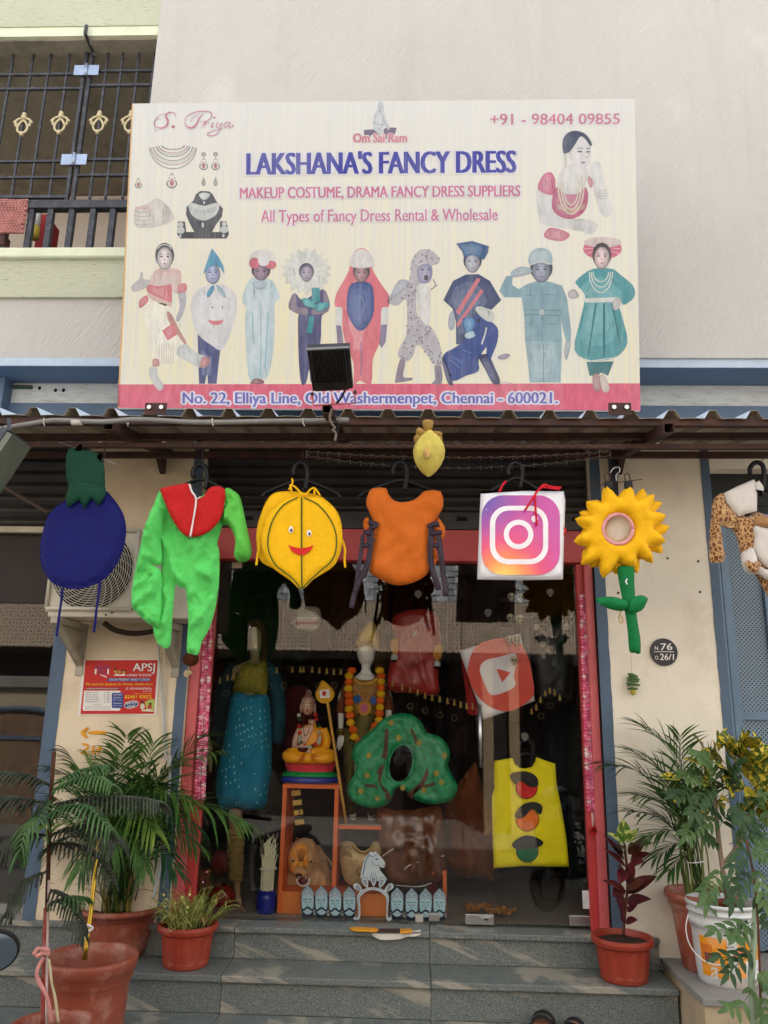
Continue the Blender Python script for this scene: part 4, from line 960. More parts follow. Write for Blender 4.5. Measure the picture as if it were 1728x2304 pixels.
# wire netting under the rail
wire = MB(); W = M('thin_grey_wire', (150,140,128), .6)
for row in range(3):
    yy = [1003+row*9+4*math.sin(row), 1016+row*8]; pr_ = []
    for i in range(57):
        x = 690+i*12.2; y = (yy[0]+14*row*(1-((i-28)/28.)**2))+ (2.4 if i % 2 else -2.4); pr_.append(at(x, y, -.80+.03*row))
    wire.tube(pr_, .0009, 3)
    if row:
        for i in range(0, 57, 2): wire.tube([pr_[i], pr_[i]+Vector((.004*math.sin(i), 0, -.022))], .0008, 3)
wo_ = wire.build('wire_netting', W, None, label='torn strip of thin wire netting sagging under the awning rail', cat='netting')
# conduit pipe
cp = thing('conduit_pipe', 'wavy grey conduit pipe tied along the awning edge', 'pipe', at(400,948,-.93))
PVC = M('grey_pvc', (128,126,122), .5, dirt=(80,72,66), damt=.4)
ptube([(0,965,-.92),(60,955,-.92),(120,946,-.93),(180,948,-.93),(240,949,-.985),(300,944,-.985),(360,946,-.93),(430,950,-.93),(520,950,-.93),(600,948,-.93),(700,947,-.93),(785,945,-.93)], .0125, 'pipe', PVC, cp, 10)
ptube([(162,951,-.93),(186,951,-.93)], .0145, 'joint', M('pale_tape',(190,182,170)), cp, 10, 1)
for x in (100,287,478,682): 
    p = at(x, 948, -.93); MB().tube([p+Vector((0,-.014*math.cos(t),.016*math.sin(t))) for t in [k*math.pi/5 for k in range(11)]]+[p+Vector((.01,-.012,-.03))], .002, 4).build('tie', M('white_tie',(196,190,180)), cp)

# ---------------------------------------------------------------- floodlights
LAMPB = M('black_cast_lamp', (44,46,48), .45, metal=.3, var=.15, dirt=(90,88,84), damt=.3, ds=8)
def plane_map(pA, pB, pC):
    """plane through three 3-D points -> mapping from photo pixels"""
    n = (pB-pA).cross(pC-pA).normalized()
    if n.dot(ray(864,1152)) > 0: n = -n
    def mp(px, py, layer=0):
        d = ray(px, py); return CAM + d*((pA-CAM).dot(n)/d.dot(n)) + n*(.001*layer)
    return mp, n
fl = thing('floodlight', 'black finned floodlight on a tube in front of the sign, facing the sign', 'lamp', at(735,915,-1.12))
mpF, nF = plane_map(at(740,880,-1.12), at(800,880,-1.12), at(740,780,-1.36))
body = [mpF(*p) for p in H5((240,205),(998,175),(1060,900),(1010,905),(985,915),(395,940),(345,960))]
MB().prism(body, -nF*.035).build('housing', LAMPB, fl, bevel=.003)
MB().prism([mpF(*p, 8) for p in H5((232,192),(995,156),(998,178),(238,216))], -nF*.012).build('hood', M('pale_aluminium',(120,118,122),.45,metal=.2), fl)
mb = MB()
for i in range(15):
    t = i/14; a0 = H5((322+t*590, 232-t*20))[0]; a1 = H5((405+t*560, 785-t*12))[0]
    w = .9
    P = [mpF(a0[0]-w/2,a0[1],1), mpF(a0[0]+w/2,a0[1],1), mpF(a1[0]+w/2,a1[1],1), mpF(a1[0]-w/2,a1[1],1)]
    mb = MB().prism(P, nF*.014); mb.build('fin', M('lamp_fin',(74,76,80),.4,metal=.4), fl)
MB().prism([mpF(*p, 2) for p in H5((385,790),(985,770),(990,905),(395,935))], nF*.006).build('driver_box', LAMPB, fl, bevel=.002)
MB().tube([at(*H5(p)[0], -1.14) for p in ((345,960),(350,1170),(370,1202),(700,1180),(1100,1168),(1095,1000),(1070,960))], .004, 6).build('bracket', M('pinkish_metal',(170,90,96),.5), fl)
for q in ((1100,963),(330,1000)): MB().ball(at(*H5(q)[0], -1.15), .008).build('knob', LAMPB, fl)
MB().tube(cr([at(*H5(p)[0], -1.16) for p in ((915,925),(880,1020),(820,1110),(760,1160))], 4, False), .005, 6).build('cable', DARK, fl, smooth=True)
MB().tube(cr([at(*H5(p)[0], -1.13) for p in ((690,1270),(650,1400),(680,1520),(740,1600),(700,1640),(760,1700),(740,1830))], 4, False), .006, 6).build('cable', M('old_cable',(110,98,86)), fl, smooth=True)
MB().tube(cr([at(*H5(p)[0], -1.13) for p in ((720,1290),(740,1450),(800,1560),(780,1700))], 4, False), .005, 6).build('cable', DARK, fl, smooth=True)
f2 = thing('floodlight', 'grey floodlight tilted down under the awning at the left edge', 'lamp', at(20,1040,-1.0))
a, b = at(-30,1095,-1.0), at(42,988,-1.0); d = (b-a).normalized(); up = d.cross(Vector((0,1,0))).normalized()
if up.z < 0: up = -up
def slab(y0, y1, h0, h1, nm, m, ex=0): MB().prism([Vector((p.x,y0,p.z)) for p in (a+up*h0-d*ex, b+up*h0+d*ex, b+up*h1+d*ex, a+up*h1-d*ex)], (0,y1-y0,0)).build(nm, m, f2, bevel=.003)
GLP = M('grey_lamp_case', (70,74,80), .45, metal=.3); 
slab(-1.10,-.90,.012,.045,'housing',GLP,.012); slab(-1.095,-.905,-.02,.011,'glass_face',M('lamp_glass_greenish',(92,98,86),.2,spec=.5)); slab(-1.07,-.93,.046,.062,'rear_cover',GLP,-.02)
MB().tube([at(20,942,-1.0), at(20,990,-1.0)], .010, 4).build('bracket', GLP, f2); MB().ball(at(19,989,-1.02), .012).build('bolt', STEEL, f2)
MB().tube([at(-10,1085,-.3), at(106,1152,-.15)], .010, 8).build('stay_rod', M('dull_brown_rod',(96,82,72)), aw)
# ---------------------------------------------------------------- things on the walls
def mpW(px, py, layer=0): return at(px, py, -.0045 - .0008*layer)
def ink(name, c): return M('ink_'+name, c, .55, var=.05, bump=0)
po = thing('tuition_poster', 'red tuition poster APSJ HINDI TUTION pasted on the left pillar', 'poster', at(267,1609,0))
MB().prism([mpW(*p) for p in G6((130,255),(700,240),(1405,250),(1340,1175),(700,1160),(40,1170))], (0,.003,0)).build('sheet', ink('white',(226,222,214)), po)
flat(G6((165,262),(1365,258),(1302,1150),(82,1155)), mpW, 'red_ground', ink('red',(196,42,36)), po, 1)
wht, yel, nav, blk = ink('paper',(236,230,224)), ink('yellow',(250,200,30)), ink('blue',(44,66,140)), ink('black',(50,46,48))
mar = ink('maroon',(130,24,34))
text('APSJ', G6((955,312),(1320,312),(1308,490),(950,480)), mpW, wht, po, 3, bold=.03, halo=mar, hw=.03, hl=2)
text('HINDI TUTION', G6((865,490),(1252,490),(1247,530),(862,528)), mpW, wht, po, 3, bold=.03)
flat(G6((545,558),(1240,556),(1235,612),(525,612)), mpW, 'blue_strip', nav, po, 1.6)
text('VISION PRESENT HINDI TUTION', G6((552,565),(1228,565),(1225,602),(550,602)), mpW, wht, po, 3, bold=.015)
text('We send the Students for Prachar Shabha Exam', G6((172,635),(1288,640),(1284,676),(168,682)), mpW, yel, po, 3, bold=.01, shear=.2)
flat(G6((168,715),(735,715),(728,752),(165,752)), mpW, 'maroon_strip', mar, po, 1.6)
text('COURSE AND PER MONTH FEES DETAILS BELOW', G6((175,722),(720,722),(715,745),(172,745)), mpW, wht, po, 3, bold=.01, shear=.2)
flat([tuple(p) for p in G6((142,768),(748,768),(740,800),(780,800),(740,1090),(710,1100),(130,1100),(118,1080))], mpW, 'white_panel', wht, po, 1.6)
for i, (a, b) in enumerate((('PARICHAYA','Rs. 500/-'),('PRATHMIC','Rs. 600/-'),('MADHYAMA','Rs. 700/-'),('RASHTRABASHA','Rs. 800/-'),('PRAVESHIKA','Rs. 1000/-'))):
    y = 785+i*39; text(a+' ........', G6((168-i,y),(460,y),(458,y+22),(166-i,y+22)), mpW, blk, po, 3); text(b, G6((470,y),(578,y),(576,y+22),(468,y+22)), mpW, blk, po, 3)
text('We Also Take', G6((288,990),(440,990),(438,1010),(286,1010)), mpW, blk, po, 3)
text('VISHARAD (Poorvardh and Uttarardh)', G6((155,1026),(578,1026),(576,1048),(153,1048)), mpW, blk, po, 3); text('PRAVIN (Poorvardh and Uttarardh)', G6((155,1062),(570,1062),(568,1084),(153,1084)), mpW, blk, po, 3)
flat(G6(*rrect(600,802,792,1055,26)), mpW, 'blue_panel', nav, po, 2.2)
for i, (s, h) in enumerate((('CLASS TIMING',24),('SATURDAY',22),('3.00pm to 6.00pm',18),('SUNDAY',22),('11.00am to 1.00pm',18))):
    y = (822,872,915,965,1008)[i]; w = 72 if h > 20 else 80; text(s, G6((696-w,y),(696+w,y),(695+w,y+h),(695-w,y+h)), mpW, wht, po, 3.2, bold=.01)
text('G. MOHANAPRIYA,', G6((838,715),(1272,715),(1268,755),(835,755)), mpW, wht, po, 3, bold=.025)
text('B.COM., MBA.,', G6((1120,768),(1270,768),(1268,788),(1118,788)), mpW, wht, po, 3)
text('Call for more details', G6((968,803),(1268,803),(1266,823),(966,823)), mpW, yel, po, 3)
text('82481 93822', G6((820,842),(1262,842),(1258,896),(817,898)), mpW, yel, po, 3, bold=.02)
flat(G6(*ell(927,998,122,62,24,0,360,-12)), mpW, 'white_oval', wht, po, 1.6); flat(G6(*ell(927,998,114,54,24,0,360,-12)), mpW, 'blue_oval', ink('steel',(60,90,130)), po, 2.2)
text('ONLINE CLASSES', G6((818,960),(1025,935),(1030,972),(815,1000)), mpW, wht, po, 3, bold=.02, shear=.2); text('AVAILABLE', G6((858,1018),(995,1000),(992,1036),(855,1056)), mpW, wht, po, 3, bold=.02, shear=.2)
flats([G6((322,405),(350,405),(345,495),(318,492)), G6((530,405),(555,405),(550,495),(525,495))], mpW, 'emblem', wht, po, 2)
lines([(G6((295,385),(380,360),(440,310),(500,360),(580,385)),1.2),(G6((300,385),(440,385),(570,388)),1.2),(G6(*ell(440,440,64,58,12)),1.6),(G6((400,420),(470,470)),1.4),(G6((400,470),(470,410)),1.2)], mpW, 'emblem', ink('violet',(90,70,130)), po, 2)
flats([G6((415,492),(505,525),(525,550),(495,545),(412,508))], mpW, 'pencil', ink('pale',(236,216,206)), po, 2.5)
flats([G6((630,515),(680,482),(740,505),(800,482),(845,515),(740,522))], mpW, 'open_book', wht, po, 2)
flats([G6(*ell(665,445,26,34)), G6(*ell(730,460,24,26)), G6(*ell(800,460,28,28))], mpW, 'reading_children', ink('olive',(190,150,60)), po, 2.3); flats([G6(*ell(662,412,24,18)), G6(*ell(780,432,20,14)), G6(*ell(825,432,18,14))], mpW, 'reading_children', ink('hair',(60,36,30)), po, 2.6)
flats([G6((1150,950),(1275,900),(1312,925),(1308,1080),(1180,1080))], mpW, 'garden_picture', ink('leafgreen',(170,186,90)), po, 2); flats([G6(*ell(1110,1030,38,50)), G6((1085,1090),(1200,1070),(1310,1095),(1290,1115),(1100,1108))], mpW, 'garden_picture', ink('pale2',(208,204,176)), po, 2.3)
flats([G6((1195,1010),(1258,1000),(1262,1062),(1200,1070))], mpW, 'garden_picture', ink('red2',(190,44,40)), po, 2.8); flats([G6(*ell(1105,958,28,20)), G6(*ell(1240,985,24,20))], mpW, 'garden_picture', ink('hair',(60,36,30)), po, 2.8)
YP = M('ochre_brush_paint', (226,152,28), .6, var=.12)
ar = thing('painted_arrow', 'ochre arrow and number 26 brushed on the left pillar under the poster', 'painted mark', at(205,1700,0))
flats([G6(*stroke([(215,1378),(160,1425),(115,1462),(150,1510),(190,1555)], lambda t: 34+26*math.sin(math.pi*t))), G6(*stroke([(205,1466),(330,1462),(440,1465),(520,1466)], lambda t: 26+40*math.sin(math.pi*min(1,t*1.02))))], mpW, 'arrow', YP, ar, 0)
flats([G6(*stroke([(115,1650),(190,1665),(205,1700),(150,1760),(95,1800)], 34)), G6(*stroke([(90,1800),(150,1795),(215,1830)], 36)), G6(*stroke([(310,1680),(285,1750),(290,1820)], 36)), G6(*stroke([(300,1800),(350,1760),(400,1700)], 28)), G6(*stroke([(420,1690),(400,1760),(380,1820)], 30))], mpW, 'number', YP, ar, 0)
pq = thing('house_number_plaque', 'round black house number plaque N.76 O.26/1 on the right pillar', 'plaque', at(1493,1467,0))
c = at(1493.6,1467,-.01); BK = M('black_enamel', (28,30,38), .35, spec=.5)
R_ = 28.6/FPX*(c-CAM).length*.985
MB().tube([(c.x,-.016,c.z),(c.x,-.002,c.z)], R_, 40).build('disc', BK, pq, bevel=.002)
def mpQ(px, py, l=0): return at(px, py, -.0165-.0006*l)
text('N.', G3((672,210),(708,210),(708,242),(672,242)), mpQ, wht, pq, 1, bold=.02); text('76', G3((722,184),(824,184),(824,242),(722,245)), mpQ, wht, pq, 1, bold=.04)
flat(G3((664,254),(838,256),(838,261),(664,259)), mpQ, 'line', wht, pq, 1)
text('O.', G3((674,292),(710,294),(710,326),(674,326)), mpQ, wht, pq, 1, bold=.01); text('26/1', G3((718,274),(838,278),(838,330),(718,330)), mpQ, wht, pq, 1, bold=.03)
for hx, hy in ((680,195),(820,195)): pass
ch = thing('chilli_lemon_charm', 'string of green chillies over a lemon hanging on the right pillar', 'charm', at(1422,1565,-.03))
CH = M('green_chilli', (62,96,34), .35, var=.2, spec=.5)
for i, (x0, y0, x1, y1) in enumerate(((435,452,522,472),(440,470,528,490),(425,492,540,500),(430,512,535,516),(420,535,545,550),(432,552,520,540),(430,585,525,578))):
    a, b = [at(*p, -.03) for p in G3((x0,y0),(x1,y1))]
    MB().tube(cr([a, a.lerp(b,.35)+Vector((0,-.006,.003)), a.lerp(b,.7)+Vector((0,-.005,0)), b], 3, False), [.0025+.0055*math.sin(math.pi*min(1,(k+.6)/10)) for k in range(10)], 7).build('chilli', CH, ch, smooth=True)
MB().ball(at(*G3((482,610))[0], -.03), .0165, 14, 10).build('lemon', M('lemon_skin',(176,158,60),.45,bump=.4,bs=300), ch, smooth=True)
MB().tube([at(*G3((462,265))[0],-.02), at(*G3((478,600))[0],-.03)], .0008, 4).build('thread', M('thread',(120,110,96)), ch)

# air conditioner
ac = thing('air_conditioner_unit', 'cream outdoor air conditioner unit on brackets on the left pillar', 'air conditioner', at(260,1390,-.2))
ACW = M('cream_ac_plastic', (206,198,180), .5, var=.05, dirt=(140,124,104), damt=.35, ds=4)
p00 = at(104,1387,-.34); p01 = at(428,1387,-.34); zt_ = at(260,1186,-.34).z
MB().box(p00.x, p01.x, -.33, -.06, p00.z, zt_).build('casing', ACW, ac, bevel=.008)
gp = [at(*p, -.332) for p in B1((345,905),(885,900),(850,1415),(330,1400))]
gx0 = at(117,1280,-.335).x; gx1 = at(306,1280,-.335).x; gz0 = at(200,1370,-.335).z; gz1 = at(200,1194,-.335).z
FR = [(gx0,gz0),(gx1,gz0),(gx1,gz1),(gx0,gz1)]
MB().prism([(x,-.333,z) for x, z in FR], (0,.002,0)).build('fan_recess', M('ac_dark_inside',(36,34,32),.8), ac)
mb = MB(); 
for (xa, za, xb, zb_) in ((gx0,gz0,gx1,gz0),(gx1,gz0,gx1,gz1),(gx1,gz1,gx0,gz1),(gx0,gz1,gx0,gz0)): mb.tube([(xa,-.345,za),(xb,-.345,zb_)], .011, 8)
mb.build('guard_frame', ACW, ac, smooth=True)
cx, cz = (gx0+gx1)/2-.005, (gz0+gz1)/2; HW = (gx1-gx0)/2
cm = MB()
for qx, qz in ((-1,-1),(1,-1),(1,1),(-1,1)):
    P = [(cx+qx*HW, cz+qz*HW)] + [(cx+math.cos(a)*HW*.97, cz+math.sin(a)*HW*.97) for a in [math.atan2(qz,0)+ (k/8)*(math.atan2(0,qx)-math.atan2(qz,0) if qx > 0 else (math.pi*qz-math.atan2(qz,0))) for k in range(9)]]
    cm.prism([(x,-.338,z) for x, z in P], (0,.003,0))
cm.build('guard_corner', ACW, ac)
for i in range(15):
    r = HW*(.97-i*.055)
    if r < .05: break
    MB().tube([(cx+r*math.cos(t), -.350-.012*(1-r/HW), cz+r*math.sin(t)) for t in [2*math.pi*k/36 for k in range(37)]], .0022, 5, False).build('guard_ring', ACW, ac, smooth=True)
mb = MB()
for k in range(24):
    a0 = 2*math.pi*k/24; mb.tube([(cx+r*math.cos(a0+1.1*(1-r/HW)), -.352-.012*(1-r/HW), cz+r*math.sin(a0+1.1*(1-r/HW))) for r in [HW*(.2+.77*q/8) for q in range(9)]], .0018, 4)
mb.build('guard_spokes', ACW, ac)
for k in range(3):
    a0 = 2*math.pi*k/3+.4; P = [(cx+r*math.cos(a0+d_), -.3338-.004*(d_ > 0), cz+r*math.sin(a0+d_)) for r, d_ in ((.03,-.2),(.19,-.1),(.21,.5),(.15,.8),(.04,.6))]
    MB().prism(P, (0,.002,0)).build('fan_blade', M('grey_fan_blade',(74,72,68),.5), ac)
for hx, hy in ((470,1392),(685,1450),(725,1434)): MB().ball(at(*B1((hx,hy))[0], -.333), .006, 8, 4).build('screw', RUST, ac)
BRK = M('off_white_bracket', (172,164,146), .55, dirt=(96,80,64), damt=.5, ds=6)
for (x0, col) in ((at(185,1460,0).x, 0), (at(400,1450,0).x, 0)):
    z0 = at(190,1500,-.01).z; z1 = p00.z-.004
    MB().box(x0-.022, x0+.022, -.012, -.002, z0-.05, z1).build('bracket_upright', BRK, ac)
    MB().box(x0-.02, x0+.02, -.40, -.012, z1-.035, z1-.001).build('bracket_arm', BRK, ac)
    MB().prism([(x0-.018,-.38,z1-.036),(x0-.018,-.012,z1-.036),(x0-.018,-.012,z0)], (.004,0,0)).prism([(x0-.018,-.38,z1-.036),(x0-.018,-.012,z0),(x0-.018,-.012,z0+.03),(x0-.018,-.34,z1-.036)], (.036,0,0)).build('bracket_web', BRK, ac)
ptube([(352,1400,-.03),(358,1480,-.02),(366,1600,-.02),(372,1700,-.02),(390,1728,-.03)], .006, 'drain_tube', M('translucent_grey_tube',(186,184,178),.3), ac, 8)
ptube([(374,1420,-.02),(370,1600,-.015),(378,1700,-.015)], .004, 'drain_tube', M('translucent_grey_tube',(186,184,178)), ac, 8)
ptube([(384,1700,-.03),(372,1880,-.12),(345,2020,-.22)], .009, 'waste_pipe', M('white_pipe',(176,176,172)), ac, 10)
MB().tube(cr([at(235,1402,-.2), at(260,1418,-.15), at(300,1425,-.12), at(345,1420,-.12), at(375,1405,-.15)], 4, False), .016, 8).build('insulated_pipe', M('black_foam',(52,44,36),.9), ac, smooth=True)

# ---------------------------------------------------------------- hanging costumes
RAILZ = at(600,1005,-.745).z
HANG = M('black_plastic_hanger', (14,14,15), .45, spec=.25)
def hanger(cx, cy, w, Y, label, drop=30, tilt=0, mat=HANG, group='plastic hangers on the awning rail'):
    """hook centre pixel cx,cy (top of hook), arms w pixels half width"""
    t = thing('coat_hanger', label, 'hanger', at(cx, cy, Y), group)
    MB().tube(cr([at(cx-17,cy+24,Y), at(cx-17,cy+8,Y), at(cx-6,cy-4,Y), at(cx+8,cy-1,Y), at(cx+14,cy+14,Y), at(cx+12,cy+38,Y), at(cx+8,cy+drop+20,Y)], 4, False), .0125, 8).build('hook', mat, t, smooth=True)
    MB().tube(cr([at(cx-w,cy+drop+36-tilt,Y), at(cx-w*.9,cy+drop+26-tilt,Y), at(cx-w*.4,cy+drop+8,Y), at(cx,cy+drop-2,Y), at(cx+w*.4,cy+drop+8,Y), at(cx+w*.9,cy+drop+28+tilt,Y), at(cx+w,cy+drop+38+tilt,Y)], 4, False), .011, 8).build('arm', mat, t, smooth=True)
    MB().tube([at(cx-w*.95,cy+drop+40-tilt,Y), at(cx+w*.95,cy+drop+42+tilt,Y)], .006, 8).build('bar', mat, t, smooth=True)
    top = at(cx, 1008, -.745); p = at(cx+2, cy-2, Y)
    MB().tube([p, Vector((p.x, -.745, RAILZ-.012))], .0018, 5).build('wire_loop', RUST, t)
    return t
hanger(452,1050,70,-.745,'black hanger inside the green and red jumpsuit',30)
hanger(678,1046,88,-.745,'black hanger with clear sleeve behind the yellow lemon costume',36)
hanger(902,1045,92,-.745,'black hanger holding the orange pumpkin vest',38)
hanger(1161,1046,60,-.745,'black hanger behind the square app bag',32)
hanger(1705,1045,60,-.60,'black hanger holding the leopard print suit at the right edge',52)
# aubergine
ag = thing('aubergine_costume', 'dark blue padded aubergine costume with a green cap hanging by two clips', 'costume', at(187,1320,-.8))
BLU_ = fabric('royal_blue_felt', (10,14,92)); GRN_ = fabric('bottle_green_felt', (12,62,44))
cushion(B1((470,690),(400,725),(340,770),(300,830),(275,920),(260,1000),(262,1090),(280,1160),(320,1225),(380,1265),(470,1283),(540,1278),(620,1250),(700,1200),(770,1100),(800,1020),(818,920),(810,830),(780,760),(730,690),(680,645),(600,680)), -.80, .018, 'body', BLU_, ag, wr=.005, wf=14, edge=.03)
cushion(B1((436,400),(425,480),(430,560),(460,640),(560,650),(670,640),(680,560),(678,500),(665,450),(630,400),(520,378),(455,370)), -.80, .022, 'stalk', GRN_, ag, wr=.010, wf=60, edge=.04)
cushion(B1((460,610),(510,597),(600,607),(684,625),(686,670),(640,745),(590,690),(545,765),(512,700),(440,755),(424,690)), -.838, .008, 'cap', GRN_, ag, wr=.004, edge=.012, curve=1)
ptube([(p[0],p[1],-.843) for p in B1((424,690),(460,610),(510,598),(600,607),(684,625))], .0012, 'seam', M('light_green_thread',(60,120,80)), ag, 4)
ribbon([(*p, -.81) for p in B1((403,1278),(396,1380),(380,1480),(368,1590))], .012, 'tie', BLU_, ag); ribbon([(*p, -.81) for p in B1((648,1235),(635,1350),(618,1480),(610,1565))], .012, 'tie', BLU_, ag)
for (a, b, q) in ((((385,330),(545,390)),0,(510,370)),(((668,440),(765,478)),0,(640,430))):
    MB().tube([at(*B1(a[0])[0],-.80), at(*B1(a[1])[0],-.80)], .003, 6).build('clip_rod', STEEL, ag)
    cushion(B1((q[0]-28,q[1]+12),(q[0]+8,q[1]-24),(q[0]+22,q[1]-20),(q[0]+10,q[1]+26)), -.815, .012, 'clip', M('white_clip',(200,200,198),.3), ag, edge=.01, curve=2)
ptube([(*p, -.78) for p in B1((680,330),(678,400),(672,460))], .0035, 'hook', RUST, ag)
ptube([(178,1005,-.78),(180,1012,-.79)], .003, 'hook', RUST, ag)
# jumpsuit
js = thing('jumpsuit_costume', 'bright green jumpsuit with red yoke and white zip hanging from the awning', 'costume', at(410,1460,-.78))
LIME = fabric('lime_green_cotton', (92,206,100), var=.06); LRED = fabric('bright_red_cotton', (186,24,24), var=.08)
cushion(B1((1040,648),(1010,740),(1000,900),(1040,1000),(1045,1150),(1035,1300),(1000,1420),(990,1520),(1005,1600),(1040,1652),(1100,1656),(1116,1500),(1132,1300),(1142,1250),(1165,1276),(1205,1286),(1216,1400),(1220,1520),(1210,1680),(1240,1702),(1286,1705),(1310,1620),(1352,1550),(1386,1450),(1414,1300),(1422,1200),(1422,1040),(1408,985),(1440,880),(1455,800),(1458,640),(1350,650),(1275,700),(1220,640),(1100,640)), -.775, .016, 'body', LIME, js, wr=.042, wf=44, wdir=(.15,1), edge=.035, grid=.0115, seed=2)
cushion(B1((1040,646),(1060,760),(1060,900),(1045,960),(1050,1120),(985,1122),(1040,1160),(1052,1250),(1048,1300),(1046,1440),(1038,1530),(1000,1528),(940,1490),(868,1415),(852,1350),(868,1200),(900,1050),(950,880),(1000,730)), -.81, .022, 'sleeve', LIME, js, wr=.055, wf=40, wdir=(.5,1), edge=.035, grid=.0105, seed=5)
cushion(B1((1458,636),(1520,650),(1560,700),(1600,880),(1630,1020),(1622,1080),(1590,1106),(1545,1105),(1516,1060),(1525,1000),(1518,935),(1480,872),(1440,862),(1430,800)), -.785, .035, 'sleeve', fabric('green_cotton',(94,190,74)), js, wr=.036, wf=50, wdir=(-.5,1), edge=.03, grid=.0105, seed=8)
cushion(B1((1038,646),(1055,627),(1150,606),(1225,600),(1243,655),(1270,698),(1320,680),(1345,640),(1390,615),(1458,635),(1452,740),(1432,820),(1390,880),(1320,930),(1225,948),(1160,900),(1105,810),(1068,720)), -.850, .010, 'yoke', LRED, js, wr=.012, wf=50, wdir=(.2,1), edge=.02, grid=.012, curve=2, seed=4)
ribbon([(*p,-.872) for p in B1((1226,602),(1243,650),(1270,700),(1256,820),(1232,944))], .009, 'zip', M('white_zip',(222,206,202)), js)
ribbon([(*p,-.872) for p in B1((1300,684),(1270,704))], .006, 'zip_top', M('white_zip',(222,206,202)), js)
# lemon
lm = thing('lemon_costume', 'yellow padded lemon costume with a smiling face and green lines', 'costume', at(678,1330,-.8))
YEL = fabric('sun_yellow_cotton', (238,182,6), var=.06)
cushion(B2((380,650),(300,690),(250,800),(225,890),(222,1000),(250,1100),(330,1150),(500,1240),(700,1100),(740,900),(690,720),(560,660)), -.765, .012, 'back_panel', YEL, lm, wr=.006, edge=.02)
cushion(B2((515,690),(430,688),(340,750),(280,830),(255,930),(258,1010),(290,1090),(350,1160),(430,1215),(512,1285),(590,1220),(680,1165),(740,1110),(775,1000),(775,880),(750,790),(690,720),(610,683)), -.812, .020, 'front_panel', YEL, lm, wr=.002, wf=16, edge=.03)
def mpL(px, py, l=0): return at(px, py, -.8375-.0012*l)
GL = fabric('dark_green_paint_line', (58,84,24))
lines([(B2((515,690),(514,850),(516,1280)), 3.4), (B2((490,690),(400,735),(330,830),(298,940),(300,1030),(340,1120),(400,1170),(460,1220),(510,1280)), 3.0), (B2((530,690),(620,735),(700,830),(738,930),(735,1040),(700,1110),(640,1160),(570,1225),(516,1280)), 3.0)], mpL, 'green_line', GL, lm, 1)
for (x, y) in ((445,897),(563,920)): flat(B2(*ell(x,y,15,22)), mpL, 'eye', ink('paper',(236,230,224)), lm, 1.5); flat(B2(*ell(x+2,y+5,7,12)), mpL, 'pupil', ink('black',(50,46,48)), lm, 2.2)
flat(B2(*([tuple(p) for p in cr([(427,994),(470,1012),(515,1016),(560,1010),(592,994)],3,False)]+[tuple(p) for p in cr([(592,994),(570,1035),(520,1062),(460,1045),(427,994)],3,False)][1:-1])), mpL, 'mouth', fabric('felt_red',(210,42,36)), lm, 1.6)
for P_ in (((452,565),(455,600),(430,640)),((440,610),(470,620),(500,650),(535,680)),((440,605),(448,640),(450,660)),((535,680),(570,640),(600,630),(635,680)),((600,630),(596,660),(604,672))): ribbon([(*p,-.80) for p in B2(*P_)], .009, 'tie', YEL, lm)
for P_ in (((232,930),(240,1000),(228,1060),(222,1130)),((778,965),(796,1030),(792,1090),(798,1145))): ribbon([(*p,-.80) for p in B2(*P_)], .011, 'tie', YEL, lm)
# pumpkin vest
vt = thing('pumpkin_vest', 'orange padded vest costume with dark purple side straps', 'costume', at(896,1310,-.8))
ORG = fabric('pumpkin_orange_cotton', (196,98,22), var=.08); PUR = M('dark_purple_satin', (46,32,44), rough=.5, bump=.4, bs=200)
cushion(B2((930,820),(912,860),(925,900),(975,890),(990,1100),(960,850)), -.77, .02, 'side_panel', ORG, vt, wr=.01, edge=.02)
cushion(B2((1380,830),(1430,860),(1446,900),(1430,960),(1370,980),(1395,1080),(1350,1160)), -.77, .02, 'side_panel', ORG, vt, wr=.01, edge=.02)
cushion(B2((975,630),(1060,627),(1075,665),(1110,706),(1170,720),(1240,706),(1285,672),(1318,645),(1415,650),(1433,740),(1405,800),(1370,850),(1350,950),(1340,1060),(1342,1130),(1325,1190),(1240,1240),(1140,1260),(1060,1238),(970,1190),(955,1150),(972,1000),(990,880),(960,800),(932,730),(945,670)), -.80, .022, 'body', ORG, vt, wr=.020, wf=46, wdir=(.12,1), edge=.045, curve=2, seed=3)
for P_, w in ((((965,860),(965,960),(950,1080),(905,1200),(855,1320),(838,1408)),.024),(((910,930),(895,1080),(870,1240),(862,1300)),.020),(((945,930),(955,1080),(925,1180),(915,1210)),.02),
              (((1355,870),(1352,970),(1350,1090),(1380,1210),(1402,1288)),.026),(((1395,905),(1415,1040),(1432,1180),(1452,1330)),.026)):
    ribbon([(*p,-.835) for p in B2(*P_)], w, 'strap', PUR, vt, th=.004)
for P_ in (((945,850),(1003,865),(970,890)),((912,910),(970,925)),((915,1010),(985,960)),((1330,880),(1385,855),(1395,880)),((1345,920),(1425,915)),((1340,980),(1400,1010))): ribbon([(*p,-.838) for p in B2(*P_)], .022, 'buckle_strap', PUR, vt, th=.004)
